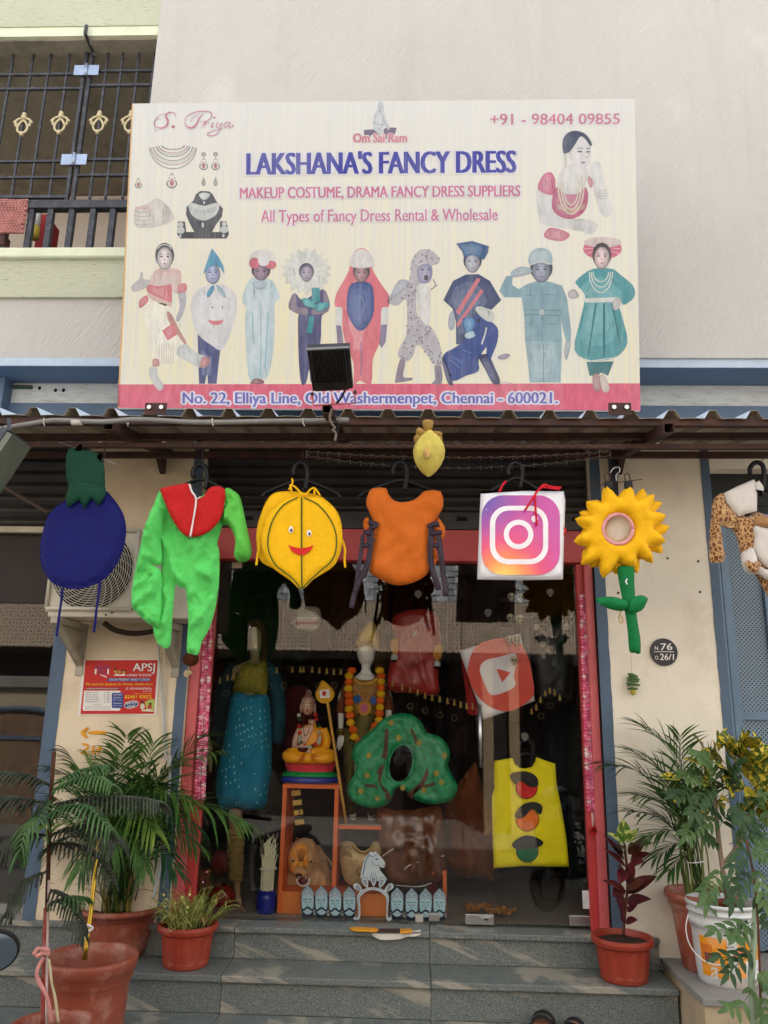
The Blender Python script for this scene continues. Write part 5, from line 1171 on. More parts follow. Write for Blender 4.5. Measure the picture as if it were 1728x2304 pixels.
# gourd bundle hanging at the awning edge
gd2 = thing('cloth_wrapped_gourd', 'dusty yellow cloth bundle with a gourd hung under the awning edge', 'bundle', at(966,1075,-.95))
OCH = fabric('dirty_yellow_cloth', (196,178,84), var=.22)
zs_ = lambda y: at(966,880+y/2.88,-.95).z
prof = [(255,.012),(280,.030),(305,.050),(340,.067),(385,.075),(435,.071),(480,.057),(515,.038),(540,.020),(556,.003)]
mb = MB(); n = 40; k0 = 0
for y, r in prof:
    c = at(*B2((1345-(y-255)*.03, y))[0], -.95)
    mb.v += [Vector((c.x+(r*(1+.05*math.sin(7*t)*(1 if y < 420 else .4)+.02*math.sin(13*t+y)))*math.cos(t), c.y+r*.9*math.sin(t), c.z)) for t in [2*math.pi*j/n for j in range(n)]]
for i in range(len(prof)-1):
    for j in range(n): mb.f.append([i*n+j, (i+1)*n+j, (i+1)*n+(j+1)%n, i*n+(j+1)%n]); mb.mi.append(0)
mb.build('wrapped_gourd', OCH, gd2, smooth=True)
KN = fabric('ochre_cloth', (150,118,56), var=.3)
for pts in (((1300,190),(1365,190),(1360,245),(1330,270),(1305,240)),((1270,235),(1320,255),(1345,270),(1300,300),(1255,280)),((1240,300),(1275,275),(1290,310),(1255,345)),((1350,262),(1415,262),(1425,290),(1380,300)),((1380,285),(1422,290),(1425,330),(1390,320))):
    cushion(B2(*pts), -.95, .02, 'cloth_knot', KN, gd2, wr=.012, wf=80, edge=.02, grid=.012)
mpG = lambda px, py, l=0: at(px, py, -1.027)
MB().ball(at(*B2((1325,405))[0], -1.016), .019, 16, 10, (1,.3,1.3)).build('stain', M('turmeric_stain',(184,150,88),.9,var=.5,vs=45,bump=1,bs=160), gd2, smooth=True)
# app-icon bag
ib = thing('camera_icon_bag', 'square bag costume printed with a pink and orange camera app icon', 'costume', at(1171,1305,-.8))
IWH = M('glossy_white_plastic_sheet', (226,224,228), .28, var=.03, bump=.5, bs=12, spec=.5)
cushion(B3((185,526),(400,512),(612,514),(620,560),(607,966),(390,970),(167,966),(178,700)), -.79, .02, 'bag', IWH, ib, wr=.006, wf=20, edge=.02, curve=1, grid=.02)
def insta():
    m, nt, b = newmat('sunset_gradient_print'); tc = nt.nodes.new('ShaderNodeTexCoord'); sp = nt.nodes.new('ShaderNodeVectorMath'); sp.operation = 'DISTANCE'
    nt.links.new(tc.outputs['Generated'], sp.inputs[0]); sp.inputs[1].default_value = (.28,.5,-.08)
    c1 = ramp(nt, sp.outputs['Value'], [(.08, lin((250,205,80))), (.28, lin((246,130,60))), (.48, lin((224,52,104))), (.72, lin((202,44,140))), (.95, lin((190,50,150)))])
    s2 = nt.nodes.new('ShaderNodeVectorMath'); s2.operation = 'DISTANCE'; nt.links.new(tc.outputs['Generated'], s2.inputs[0]); s2.inputs[1].default_value = (.0,.5,1.0)
    f = ramp(nt, s2.outputs['Value'], [(.1, 1.0), (.62, 0.0)]); out = mixc(nt, f, c1, lin((70,50,160)))
    nt.links.new(out, b.inputs['Base Color']); b.inputs['Roughness'].default_value = .25; b.inputs['Coat Weight'].default_value = .3
    bumpn(nt, b, nz(nt, coords(nt), 12, 3), .5, .006); return m
def mpI(px, py, l=0): return at(px, py, -.817-.001*l)
flat(B3(*rrect(190,534,592,942,110)), mpI, 'printed_icon', insta(), ib, 0)
WP = M('white_print', (236,230,232), .3, bump=0)
flat(B3(*rrect(233,588,532,888,92)), mpI, 'printed_ring', WP, ib, 1, holes=[B3(*rrect(260,612,506,862,70))])
flat(B3(*ell(380,735,76,76,36)), mpI, 'printed_ring', WP, ib, 1, holes=[B3(*ell(380,735,50,50,30))]); flat(B3(*ell(462,655,17,17)), mpI, 'printed_dot', WP, ib, 1)
RDS = fabric('red_string', (200,24,40))
cushion(B3((180,520),(200,512),(600,496),(596,512),(300,520),(190,540)), -.765, .01, 'red_edge', RDS, ib, edge=.01, curve=1)
for P_ in (((280,520),(300,480),(315,462)),((600,495),(540,490),(510,480),(480,510),(465,530),(440,570),(412,612)),((520,480),(470,520),(466,560),(468,620),(474,690)),((500,490),(560,500),(590,505))): ribbon([(*p,-.835) for p in B3(*P_)], .010, 'red_tie', RDS, ib)
ribbon([(*p,-.80) for p in B3((612,700),(622,715),(612,740))], .008, 'red_tie', RDS, ib)
# sunflower
sf = thing('sunflower_costume', 'yellow padded sunflower costume with green stem and leaves clipped to the awning', 'costume', at(1400,1465,-.78))
SY = fabric('sunflower_yellow_cotton', (236,178,8), var=.07)
def flower(tips, cx, cy, vr, Y, d, nm, sd, holes=()):
    n = len(tips); P = []
    for i in range(n):
        a = Vector(tips[i]); b = Vector(tips[(i+1)%n]); pa = Vector(tips[i-1])
        c = Vector((cx,cy)); v = (a+b)/2; v = c+(v-c)*vr
        vp = (a+pa)/2; vp = c+(vp-c)*vr
        P += [tuple(vp.lerp(a,.5)+(vp.lerp(a,.5)-c)*.06), tuple(vp.lerp(a,.88)+(vp.lerp(a,.88)-c)*.01), tuple(a), tuple(v.lerp(a,.88)+(v.lerp(a,.88)-c)*.01), tuple(v.lerp(a,.5)+(v.lerp(a,.5)-c)*.06), tuple(v)]
    return cushion(B3(*P), Y, d, nm, SY, sf, holes=holes, wr=.012, wf=30, edge=.042, curve=1, grid=.014, seed=sd)
flower([(830,510),(960,500),(1020,498),(1120,572),(1100,640),(1156,695),(1120,830),(1060,860),(990,935),(880,940),(745,905),(700,850),(700,730),(690,620),(760,560)], 905, 715, .80, -.765, .025, 'rear_petals', 3)
flower([(822,482),(948,487),(1078,528),(1139,638),(1135,775),(1070,885),(975,905),(812,962),(698,892),(661,772),(668,655),(726,565)], 888, 710, .74, -.80, .045, 'front_petals', 6, holes=[[tuple(p) for p in B3(*ell(890,710,66,70,24))]])
MB().tube([at(*p, -.842) for p in B3(*ell(890,708,76,76,30))]+[at(*B3(ell(890,708,76,76,30)[0])[0], -.842)], .0085, 8).build('pink_rim', fabric('pink_frill',(214,150,150),var=.2), sf, smooth=True)
cushion(B3(*ell(892,712,72,74,20)), -.80, .006, 'face_opening', fabric('greyish_lining',(206,194,178)), sf, wr=.006)
SG = fabric('stem_green_cotton', (10,112,56), var=.1)
cushion(B3((888,902),(930,896),(970,900),(974,980),(980,1080),(990,1180),(1004,1260),(1006,1344),(975,1342),(948,1334),(940,1240),(928,1150),(908,1050),(895,980)), -.80, .018, 'stem', SG, sf, wr=.008, edge=.02, curve=2)
cushion(B3((774,1068),(810,1056),(860,1054),(910,1066),(944,1085),(936,1118),(900,1128),(850,1118),(805,1098)), -.83, .018, 'leaf', SG, sf, wr=.004, edge=.025, curve=3)
cushion(B3((944,1085),(970,1058),(1008,1046),(1042,1062),(1034,1090),(1015,1122),(975,1138),(945,1130)), -.83, .018, 'leaf', SG, sf, wr=.004, edge=.025, curve=3)
ribbon([(*p,-.83) for p in B3((938,962),(930,975),(938,992))], .006, 'thread', WP, sf)
for x in (838, 940):
    q = at(*B3((x,488))[0], -.80); MB().box(q.x-.018, q.x+.018, -.825, -.80, q.z-.02, q.z+.02).build('clip', HANG, sf, bevel=.003); MB().tube(cr([q+Vector((-.012,-.012,.02)), q+Vector((-.016,-.012,.05)), q+Vector((.004,-.012,.06)), q+Vector((.012,-.012,.02))], 3, False), .003, 5).build('clip_handle', RUST, sf)
MB().tube([at(*B3((755,486))[0],-.80), at(*B3((1015,452))[0],-.80)], .002, 5).build('clip_rod', RUST, sf)
MB().tube(cr([at(*B3(p)[0],-.79) for p in ((882,460),(880,430),(898,412),(895,392),(868,395),(850,420))], 4, False), .002, 5).build('hook', STEEL, sf)
ptube([(*p,-.78) for p in B3((905,1128),(895,1160),(903,1188),(915,1180),(908,1150))], .003, 'string', M('straw_string',(200,170,80)), sf)
# leopard suit
lpd = thing('leopard_costume', 'leopard print suit with white hood and belly hanging at the right edge', 'costume', at(1690,1330,-.6))
def leo():
    m, nt, b = newmat('leopard_fur'); v = coords(nt, (1.3,1,1)); n = nt.nodes.new('ShaderNodeTexVoronoi'); n.inputs['Scale'].default_value = 46; n.feature = 'DISTANCE_TO_EDGE'
    wv = nt.nodes.new('ShaderNodeVectorMath'); wv.operation = 'ADD'; nn = nt.nodes.new('ShaderNodeTexNoise'); nn.inputs['Scale'].default_value = 60; nt.links.new(v, nn.inputs['Vector'])
    sc_ = nt.nodes.new('ShaderNodeVectorMath'); sc_.operation = 'SCALE'; sc_.inputs['Scale'].default_value = .012; nt.links.new(nn.outputs['Color'], sc_.inputs[0])
    nt.links.new(v, wv.inputs[0]); nt.links.new(sc_.outputs[0], wv.inputs[1]); nt.links.new(wv.outputs[0], n.inputs['Vector'])
    out = ramp(nt, n.outputs['Distance'], [(.02, lin((214,176,120))), (.10, lin((196,140,80))), (.14, lin((112,62,30))), (.4, lin((134,78,38)))])
    nt.links.new(out, b.inputs['Base Color']); b.inputs['Roughness'].default_value = .9; b.inputs['Sheen Weight'].default_value = .4
    bumpn(nt, b, nz(nt, coords(nt), 260, 3), .8, .006); return m
LEOF = leo(); WFB = fabric('off_white_fleece', (212,204,196), var=.05)
cushion(H7((600,640),(700,800),(760,900),(900,840),(1060,900),(1200,900),(1300,1000),(1280,1700),(1200,2100),(1040,1900),(930,1700),(820,1560),(740,1480),(690,1330),(660,1200),(590,1060),(450,1010),(430,900),(520,760)), -.60, .03, 'body', LEOF, lpd, wr=.02, edge=.05)
cushion(H7((490,605),(400,640),(350,720),(330,900),(310,1100),(308,1300),(312,1440),(350,1475),(420,1472),(485,1458),(512,1380),(485,1290),(470,1120),(455,1010),(600,1045),(660,930),(600,820),(520,715)), -.63, .035, 'sleeve', LEOF, lpd, wr=.022, wf=60, edge=.05, seed=3)
cushion(H7((490,605),(660,520),(850,440),(895,440),(905,640),(902,830),(790,860),(672,900),(600,820),(520,715)), -.65, .012, 'hood', WFB, lpd, wr=.008, edge=.02, curve=1)
cushion(H7((880,440),(930,450),(988,540),(970,590),(930,598),(895,560)), -.66, .012, 'hood_fold', WFB, lpd, edge=.02)
cushion(H7((870,1010),(1100,1060),(1300,1060),(1300,1600),(1040,1540),(930,1440),(860,1320),(870,1160)), -.645, .02, 'belly', WFB, lpd, wr=.025, wf=30, edge=.04, seed=5)
cushion(H7((700,1380),(760,1320),(850,1285),(900,1400),(930,1500),(1040,1560),(1300,1580),(1300,1680),(1040,1690),(930,1620),(800,1610),(730,1540)), -.655, .03, 'foot_cuff', WFB, lpd, wr=.02, edge=.04, seed=7)
cushion(H7((755,1470),(820,1435),(930,1460),(950,1500),(900,1600),(800,1560)), -.685, .012, 'spotted_patch', LEOF, lpd, wr=.01, edge=.03)
cushion(H7((900,905),(1100,905),(1300,920),(1300,1040),(1000,1030),(890,1000)), -.65, .012, 'collar', fabric('tan_fur',(170,128,84),var=.25), lpd, wr=.015, edge=.02)
# coconut husk with a shell
ck = thing('coconut_charm', 'brown hairy coconut and a pale shell strung beside the red door frame', 'charm', at(428,1500,-.1))
c = at(*G1((1425,275))[0], -.25); MB().ball(c, .045, 16, 12, (1,.9,.85)).build('coconut', M('coconut_hair',(86,44,22),.95,var=.35,bump=1,bs=140,stretch=(3,3,.4)), ck, smooth=True)
c = at(*G1((1400,388))[0], -.22); mb = MB(); mb.tube([c+Vector((.018*math.cos(a)*(1-a/11), -.01*(a/11), .018*math.sin(a)*(1-a/11))) for a in [k*.5 for k in range(22)]], [.010*(1-k/30) for k in range(22)], 8); mb.build('shell', M('sea_shell',(200,178,140),.5), ck, smooth=True)
ptube([(428,1400,-.25),(428,1480,-.25),(423,1515,-.22)], .0012, 'thread', M('thread',(120,110,96)), ck)

# things on the steps
bc = thing('box_cutter', 'worn yellow-handled blade lying on the top step', 'tool', atz(860,2095,ZF))
YH = M('worn_yellow_handle', (226,152,24), .45, dirt=(120,90,50), damt=.4, ds=30)
def ground_poly(pts, z, th, name, mat, parent, **kw): return MB().prism([atz(x, y, z+th) for x, y in pts], (0,0,-th)).build(name, mat, parent, **kw)
ground_poly([(786,2087),(800,2085),(845,2087),(852,2091),(845,2094),(795,2092)], ZF+.001, .008, 'handle', YH, bc, bevel=.002)
ground_poly([(852,2089),(900,2089),(900,2095),(850,2094)], ZF+.001, .004, 'blade', RUST, bc)
ground_poly([(900,2089),(926,2089),(928,2096),(900,2097)], ZF+.001, .008, 'handle', YH, bc, bevel=.002)
pw = MB()
out = [(826,2100),(850,2093),(930,2094),(946,2092),(944,2108),(915,2109),(900,2113),(868,2115),(850,2112),(838,2107)]
P = [atz(x, y, ZF+.0035) for x, y in [tuple(p) for p in cr(out, 4)]]; P = [Vector((p.x, max(p.y, -.0295), p.z)) for p in P]
pw.prism(P, (0,0,-.003)).build('white_paint_patch', M('dried_white_paint',(222,216,204),.6,bump=.5,bs=60), None, label='patch of dried white paint and turmeric on the edge of the top step', cat='paint patch')
pf = [(840,2098),(942,2098),(938,2106),(915,2108),(900,2113),(868,2115),(850,2112)]
MB().prism([at(x, max(y,2101), -.0325) for x, y in [tuple(q) for q in cr(pf, 3)]], (0,.002,0)).build('white_paint_drip', M('dried_white_paint',(222,216,204)), None, label='white paint drip down the front edge of the top step', cat='paint patch')
def sandal(px, py, z, rot, label):
    t = thing('sandal', label, 'shoe', atz(px, py, z), 'sandals on the lower steps')
    c = atz(px, py, z); r = Matrix.Rotation(rot, 3, 'Z')
    sole = [Vector(p) for p in ((-.045,-.12),(-.05,-.02),(-.046,.06),(-.02,.125),(.02,.125),(.046,.06),(.05,-.02),(.045,-.12),(0,-.14))]
    S = [tuple(p) for p in cr(sole, 3)]
    MB().prism([c+r@Vector((x,y,.02)) for x, y in S], (0,0,-.02)).build('sole', M('dark_sole',(42,36,32),.8), t, bevel=.003)
    MB().prism([c+r@Vector((x*.9,y*.94,.026)) for x, y in S], (0,0,-.006)).build('insole', M('tan_insole',(170,110,80),.7), t)
    for y0 in (.05,-.02): 
        mb = MB(); k = 9
        for i in range(k):
            a = math.pi*i/(k-1); 
            for dy in (-.022,.022): mb.v.append(c+r@Vector((-.052*math.cos(a), y0+dy, .02+.05*math.sin(a))))
            if i: mb.f.append([2*i-2,2*i-1,2*i+1,2*i]); mb.mi.append(0)
        mb.build('strap', M('black_leather',(28,26,26),.4), t, solid=.004, smooth=True)
    return t
sandal(1222,2318,.33,2.9,'black sandal at the bottom edge nearest the photo centre'); sandal(1290,2335,.33,2.7,'black sandal at the bottom edge nearer the red croton pot')

# ---------------------------------------------------------------- pots
TERR = M('terracotta_plastic', (144,72,52), .5, var=.08, dirt=(206,176,156), damt=.5, ds=7, spec=.4, bump=.06)
TERR2 = M('bright_terracotta_plastic', (152,54,34), .45, var=.07, dirt=(160,110,90), damt=.25, ds=4, spec=.4)
SOIL = M('dark_soil', (58,42,34), .95, var=.4, vs=30, bump=1, bs=80)
def pot(t, cx, cy, zb, zt, rt, rb, mat, flutes=0, rim=.03, n=48, soil=.86):
    """pot centred at world x, y; rim radius rt at zt, base radius rb at zb"""
    H = zt-zb; prof = [(rb*.94,0),(rb,.008),(rb*1.015,.10*H),(rb*1.03,.11*H)]
    for k in range(1, 9): f = .11+(.66*k/8); prof.append((rb+(rt*.90-rb)*f, f*H))
    prof += [(rt*.905,.80*H),(rt*.925,.815*H),(rt*.94,.88*H),(rt*.97,.89*H),(rt,H-rim),(rt*1.02,H-rim*.5),(rt,H),(rt*.93,H),(rt*.88,H-.02),(rt*.86,soil*H-.01)]
    mb = MB()
    for r, z in prof:
        f = z/H; am = flutes and .14 < f < .76
        for j in range(n):
            rr = r*(1-(.028 if (j*flutes//n) % 2 else 0)) if am else r
            mb.v.append(Vector((cx+rr*math.cos(2*math.pi*j/n), cy+rr*math.sin(2*math.pi*j/n), zb+z)))
    for i in range(len(prof)-1):
        for j in range(n): mb.f.append([i*n+j, i*n+(j+1)%n, (i+1)*n+(j+1)%n, (i+1)*n+j]); mb.mi.append(0)
    mb.f.append([j for j in range(n)][::-1]); mb.mi.append(0)
    mb.build('pot', mat, t, smooth=not flutes)
    s = MB(); r = rt*.87; k = 7
    s.v.append(Vector((cx,cy,zb+soil*H+.008)))
    for i in range(1,k):
        for j in range(20): s.v.append(Vector((cx+r*i/(k-1)*math.cos(j*.31416), cy+r*i/(k-1)*math.sin(j*.31416), zb+soil*H+.008*noise.noise(Vector((i*1.3,j*.9,cx))))))
    for j in range(20): s.f.append([0,1+j,1+(j+1)%20]); s.mi.append(0)
    for i in range(k-2):
        for j in range(20): s.f.append([1+i*20+j,1+(i+1)*20+j,1+(i+1)*20+(j+1)%20,1+i*20+(j+1)%20]); s.mi.append(0)
    s.build('soil', SOIL, t, smooth=True)
LEAFS = {}
def leafm(name, col, col2, vein=None, rough=.45, stripes=0, tl=.12):
    if name in MATS: return MATS[name]
    m, nt, b = newmat(name); v = coords(nt); oi = nt.nodes.new('ShaderNodeObjectInfo')
    c = ramp(nt, nz(nt, v, 11, 4), [(.35, lin(col)), (.65, lin(col2))])
    if vein:
        mp = coords(nt, (1,1,1)); n = nz(nt, mp, 42, 2, .5); f = ramp(nt, n, [(.50, 0.0), (.56, 1.0)]); c = mixc(nt, f, c, lin(vein))
    nt.links.new(c, b.inputs['Base Color']); b.inputs['Roughness'].default_value = rough; b.inputs['Specular IOR Level'].default_value = .2
    return m
def leafblade(mb, base, d, L, w, droop=.3, up=Vector((0,0,1)), fold=.25, n=5, shape=.45, wave=0, ph=0):
    """one pointed leaf strip with a folded midrib"""
    d = Vector(d).normalized(); p = Vector(base); st_ = L/n; side = d.cross(up)
    if side.length < .05: side = Vector((1,0,0))
    side.normalize(); k = len(mb.v)
    for i in range(n+1):
        t = i/n; ww = w*math.sin(math.pi*min(1,(t**(shape+.35))*.97+.03))**.8 if t < 1 else .0004
        nn = side.cross(d).normalized()
        if nn.z < 0: nn = -nn
        wv = wave*math.sin(t*9+ph)
        mb.v += [p - side*ww*.5 + nn*(fold*ww*.5+wv), p, p + side*ww*.5 + nn*(fold*ww*.5-wv)]
        if i:
            a = k+3*(i-1); mb.f += [[a,a+1,a+4,a+3],[a+1,a+2,a+5,a+4]]; mb.mi += [0,0]
        d = (d + Vector((0,0,-droop/n))).normalized(); p = p + d*st_
    return mb
def palm_frond(pts, Lf, w, n, name, mat, parent, droop=.9, ang=50, seed=0, r=.0035, start=.25, plane=None, vee=.5):
    """arching frond through world points with two rows of narrow leaflets"""
    rr = random.Random(seed); P = cr(pts, 8, False); mb = MB()
    mb.tube(P[::2]+[P[-1]], [r*(1-.75*i/len(P[::2])) for i in range(len(P[::2])+1)], 4)
    m = len(P)
    for k in range(n):
        t = start+(1-start)*(k+.5)/n; i = min(m-2, int(t*(m-1))); p = P[i].lerp(P[i+1], t*(m-1)-i); d = (P[i+1]-P[i]).normalized()
        sd = d.cross(Vector((0,0,1)))
        if sd.length < .2: sd = d.cross(Vector((0,-1,.2)))
        sd.normalize(); upv = sd.cross(d).normalized()
        L = Lf*(math.sin(math.pi*(.18+.72*(t-start)/(1-start)))**.7)*rr.uniform(.85,1.12)
        for s in (-1, 1):
            a = rad(ang*(1-.45*t)+rr.uniform(-6,6)); dd = d*math.cos(a)+sd*s*math.sin(a)+upv*(vee*.35+rr.uniform(-.08,.08))
            leafblade(mb, p, dd, L, w*rr.uniform(.8,1.15), droop*rr.uniform(.7,1.3), upv, .35, 5, .5)
    return mb.build(name, mat, parent, smooth=True)
def pts3(*a): return [at(*p) for p in a]
PALM = leafm('palm_green', (46,76,30), (76,112,46)); PALMY = leafm('palm_light_green', (78,112,44), (120,140,60)); PALMD = leafm('palm_dark_green', (24,50,30), (44,78,40))
# large areca palm, left
cpt = atz(270,2178,.50); 
ap = thing('potted_areca_palm', 'bushy areca palm in a large terracotta pot behind the other left pots', 'potted plant', (cpt.x, -.20, .50))
rimc = at(270,2042,-.05); PX, PY = -1.50, -.03
PX = at(266,2100,-.03).x-.02
pot(ap, PX, -.0+.03, .50, at(270,2052,-.16).z, .238, .16, TERR); PZ = at(270,2052,-.16).z-.06
frs = [ # tip px,py,Y  mid px,py,Y  leaflet length
 ((285,1655,.0),(280,1800,.02),.24),((200,1712,-.1),(235,1850,-.03),.26),((150,1690,.0),(220,1800,.0),.22),((345,1672,-.1),(310,1800,-.02),.24),((455,1655,-.1),(370,1750,-.03),.22),((130,1800,-.2),(190,1850,-.1),.24),
 ((425,1800,-.3),(345,1780,-.15),.24),((545,1850,-.35),(420,1810,-.2),.26),((350,1875,-.4),(300,1800,-.2),.22),((395,1960,-.42),(340,1880,-.28),.2),((250,1930,-.38),(262,1850,-.25),.2),
 ((180,1960,-.3),(215,1880,-.2),.2),((120,1900,-.1),(190,1880,-.05),.22),((440,1900,-.25),(360,1850,-.12),.22),((320,1760,-.45),(290,1830,-.25),.2),((400,1720,.0),(330,1800,0),.24),((235,1760,-.35),(250,1860,-.2),.2)]
frs += [((t_[0]+rnd.uniform(-40,40), t_[1]+rnd.uniform(30,110), t_[2]-rnd.uniform(0,.12)), (m_[0]+rnd.uniform(-25,25), m_[1]+rnd.uniform(-10,30), m_[2]-.03), L_*.9) for t_, m_, L_ in frs if 120 < t_[0] < 480 and t_[1] < 1900]
for i, (tip, mid, L) in enumerate(frs):
    b = Vector((PX+rnd.uniform(-.06,.06), .03+rnd.uniform(-.06,.04), PZ)); T_ = at(*tip); Mi = at(*mid)
    palm_frond([b, b.lerp(Mi,.5)+Vector((0,0,.03)), Mi, T_], L*1.15, .0125, 24, 'frond', (PALM, PALMY, PALMD)[(0,1,2,0,0,2,0)[i % 7]], ap, droop=1.0, seed=i, start=.36)
mb = MB(); r5 = random.Random(9)
for i in range(34):
    b = Vector((PX+r5.uniform(-.08,.08), .03+r5.uniform(-.08,.05), PZ)); mb.tube(cr([b, b+Vector((r5.uniform(-.04,.04),0,.25)), b+Vector((r5.uniform(-.14,.16), r5.uniform(-.1,.05), r5.uniform(.35,.6)))], 3, False), [.006,.006,.005,.005,.004,.003,.002], 5)
mb.build('stems', leafm('palm_stem',(96,100,44),(140,120,60)), ap, smooth=True)
mb = MB()
for i in range(70):
    b = Vector((PX+r5.uniform(-.07,.08), .03+r5.uniform(-.12,.0), PZ+r5.uniform(.05,.3))); leafblade(mb, b, (r5.uniform(-.8,.8), r5.uniform(-.5,.1), 1.2), r5.uniform(.2,.36), .011, r5.uniform(.4,1.6))
mb.build('inner_leaves', PALMD, ap, smooth=True, kind='stuff')
# ribbed small pot with light green herb
hp_ = thing('potted_herb', 'small ribbed terracotta pot of thin yellow-green herb on the middle step', 'potted plant', (at(421,2188,-.14).x,-.14,.50))
HX = at(421,2120,-.14).x; HZ = at(421,2075,-.14).z
pot(hp_, HX, -.14, .50, HZ, .150, .112, TERR2, flutes=26)
mb = MB(); mb2 = MB(); r6 = random.Random(4)
for i in range(150):
    a = r6.uniform(0,6.28); q = r6.uniform(0,.12); b = Vector((HX+q*math.cos(a), -.14+q*math.sin(a), HZ-.03)); h = r6.uniform(.05,.17); o = Vector((math.cos(a)*q*1.1+r6.uniform(-.05,.05), math.sin(a)*q*.8, h))
    (mb if i % 3 else mb2).tube(cr([b, b+o*.6+Vector((0,0,h*.2)), b+o, b+o*1.15+Vector((r6.uniform(-.03,.03),0,-h*r6.uniform(0,.5)))], 3, False), .0016, 4)
    for k in range(4): leafblade((mb if k % 2 else mb2), b+o*r6.uniform(.4,1), (r6.uniform(-1,1), r6.uniform(-1,1), r6.uniform(-.2,1)), r6.uniform(.02,.05), .0045, .5, n=3)
mb.build('shoots', leafm('herb_green',(96,116,52),(150,156,80)), hp_, smooth=True, kind='stuff'); mb2.build('shoots', leafm('herb_yellow',(160,160,84),(190,186,110)), hp_, smooth=True, kind='stuff')
for i in range(12):
    a = r6.uniform(0,6.28); mb3 = MB().ball((HX+r6.uniform(-.13,.02), -.16+r6.uniform(-.06,.06), HZ+r6.uniform(.05,.14)), .007, 6, 5)
    mb3.build('blossom', M('tiny_yellow_flower',(226,214,130)), hp_)
for (x, y) in ((457,1985),(465,1962)): MB().ball(at(x,y,-.14), .006, 6, 5).build('blossom', M('tiny_pink_flower',(206,130,150)), hp_)
# big front pot with a gold-wrapped stick
bp = thing('stick_in_pot', 'large terracotta pot holding a gold-wrapped stick in front of the left pots', 'potted plant', (at(190,2290,-.55).x,-.55,.165))
BX = at(200,2200,-.62).x; BZ = at(200,2150,-.62).z+.005
pot(bp, BX, -.62, .165, BZ, .205, .155, TERR, soil=.80)
ptube([(190,2160,-.60),(205,2050,-.55),(215,1950,-.50),(221,1885,-.46)], .011, 'gold_stick', M('gold_foil_wrap',(176,142,48),.3,metal=.8,var=.3,vs=60), bp, 8)
ribbon([(*p,-.58) for p in G2((525,650),(545,640),(575,660),(530,700),(545,740))], .012, 'white_tie', WP, bp)
# norfolk pine at the left edge
na = thing('norfolk_pine', 'young norfolk pine with drooping dusty fronds tied to a red pole', 'potted plant', (at(105,2300,-.95).x,-.95,0))
NX = at(104,2200,-.95).x
pot(na, at(118,2320,-.95).x, -.95, 0, at(118,2326,-1.05).z, .17, .13, TERR)
BARK = M('brown_pine_bark', (82,50,38), .9, var=.3, bump=.8, bs=60)
ptube([(102,2310,-.97),(103,2150,-.95),(108,1980,-.93),(112,1850,-.92),(118,1740,-.92),(122,1690,-.92)], .0095, 'trunk', BARK, na, 8)
ptube([(97,2310,-.985),(100,2150,-.97),(104,2042,-.96)], .011, 'red_pole', M('oxide_red_pole',(146,54,44),.5,dirt=(190,170,160),damt=.4,ds=20), na, 8)
ptube([(104,2310,-.99),(106,2150,-.98),(110,1980,-.96)], .006, 'clear_strip', M('milky_plastic',(196,170,160),.3), na, 6)
PIB = fabric('faded_pink_ribbon', (206,140,132))
for P_ in (((205,825),(240,785),(270,800),(240,830),(212,828)),((262,785),(312,800)),((262,815),(312,818)),((275,840),(240,900),(235,980),(300,1100),(320,1250))): ribbon([(*p,-1.0) for p in G2(*P_)], .016, 'ribbon', PIB, na)
ribbon([(*p,-1.01) for p in G2((305,850),(320,980),(340,1080),(365,1250))], .010, 'straw_strip', M('dry_strip',(190,176,140)), na)
PN = leafm('dusty_pine_green', (48,56,44), (76,80,66), rough=.8); PNG = leafm('fresh_pine_green', (52,84,48), (84,112,68), rough=.8)
def pine_frond(pts, L, name, mat, parent, seed=0, n=22, droop=1.6, rr_=.0055, start=.08):
    r = random.Random(seed); P = cr(pts, 8, False); m = len(P); mb = MB()
    mb.tube(P, [.006*(1-.6*i/m) for i in range(m)], 5)
    def needles(p0, p1, rad_):
        d = (p1-p0); 
        for q in range(5):
            b = p0.lerp(p1, r.random()); o = Vector((r.uniform(-1,1), r.uniform(-1,1), r.uniform(-.6,.8))).normalized()
            e = b + o*rad_*2.0 + d.normalized()*rad_*1.5; s = o.cross(d).normalized()*rad_*.35; k = len(mb.v)
            mb.v += [b-s, b+s, e]; mb.f.append([k,k+1,k+2]); mb.mi.append(0)
    for k in range(n):
        t = start+(1-start)*(k+.3)/n; i = min(m-2, int(t*(m-1))); p = P[i].lerp(P[i+1], t*(m-1)-i); d = (P[i+1]-P[i]).normalized()
        sd = d.cross(Vector((0,0,1)))
        if sd.length < .2: sd = Vector((0,1,0))
        sd.normalize(); LL = L*(math.sin(math.pi*(.12+.76*t))**.6)*r.uniform(.8,1.15)
        for s in (-1, 1):
            dd = (d*.55+sd*s*.8+Vector((0,0,.1))).normalized(); q = Vector(p); ring_ = []; seg = 7
            for j in range(seg+1):
                ring_.append(q.copy()); q = q + dd*LL/seg; dd = (dd+Vector((0,0,-droop/seg))).normalized()
            mb.tube(ring_, [rr_*(1-.55*(j/seg)**2) for j in range(seg+1)], 5)
            for j in range(seg): needles(ring_[j], ring_[j+1], rr_)
    return mb.build(name, mat, parent)
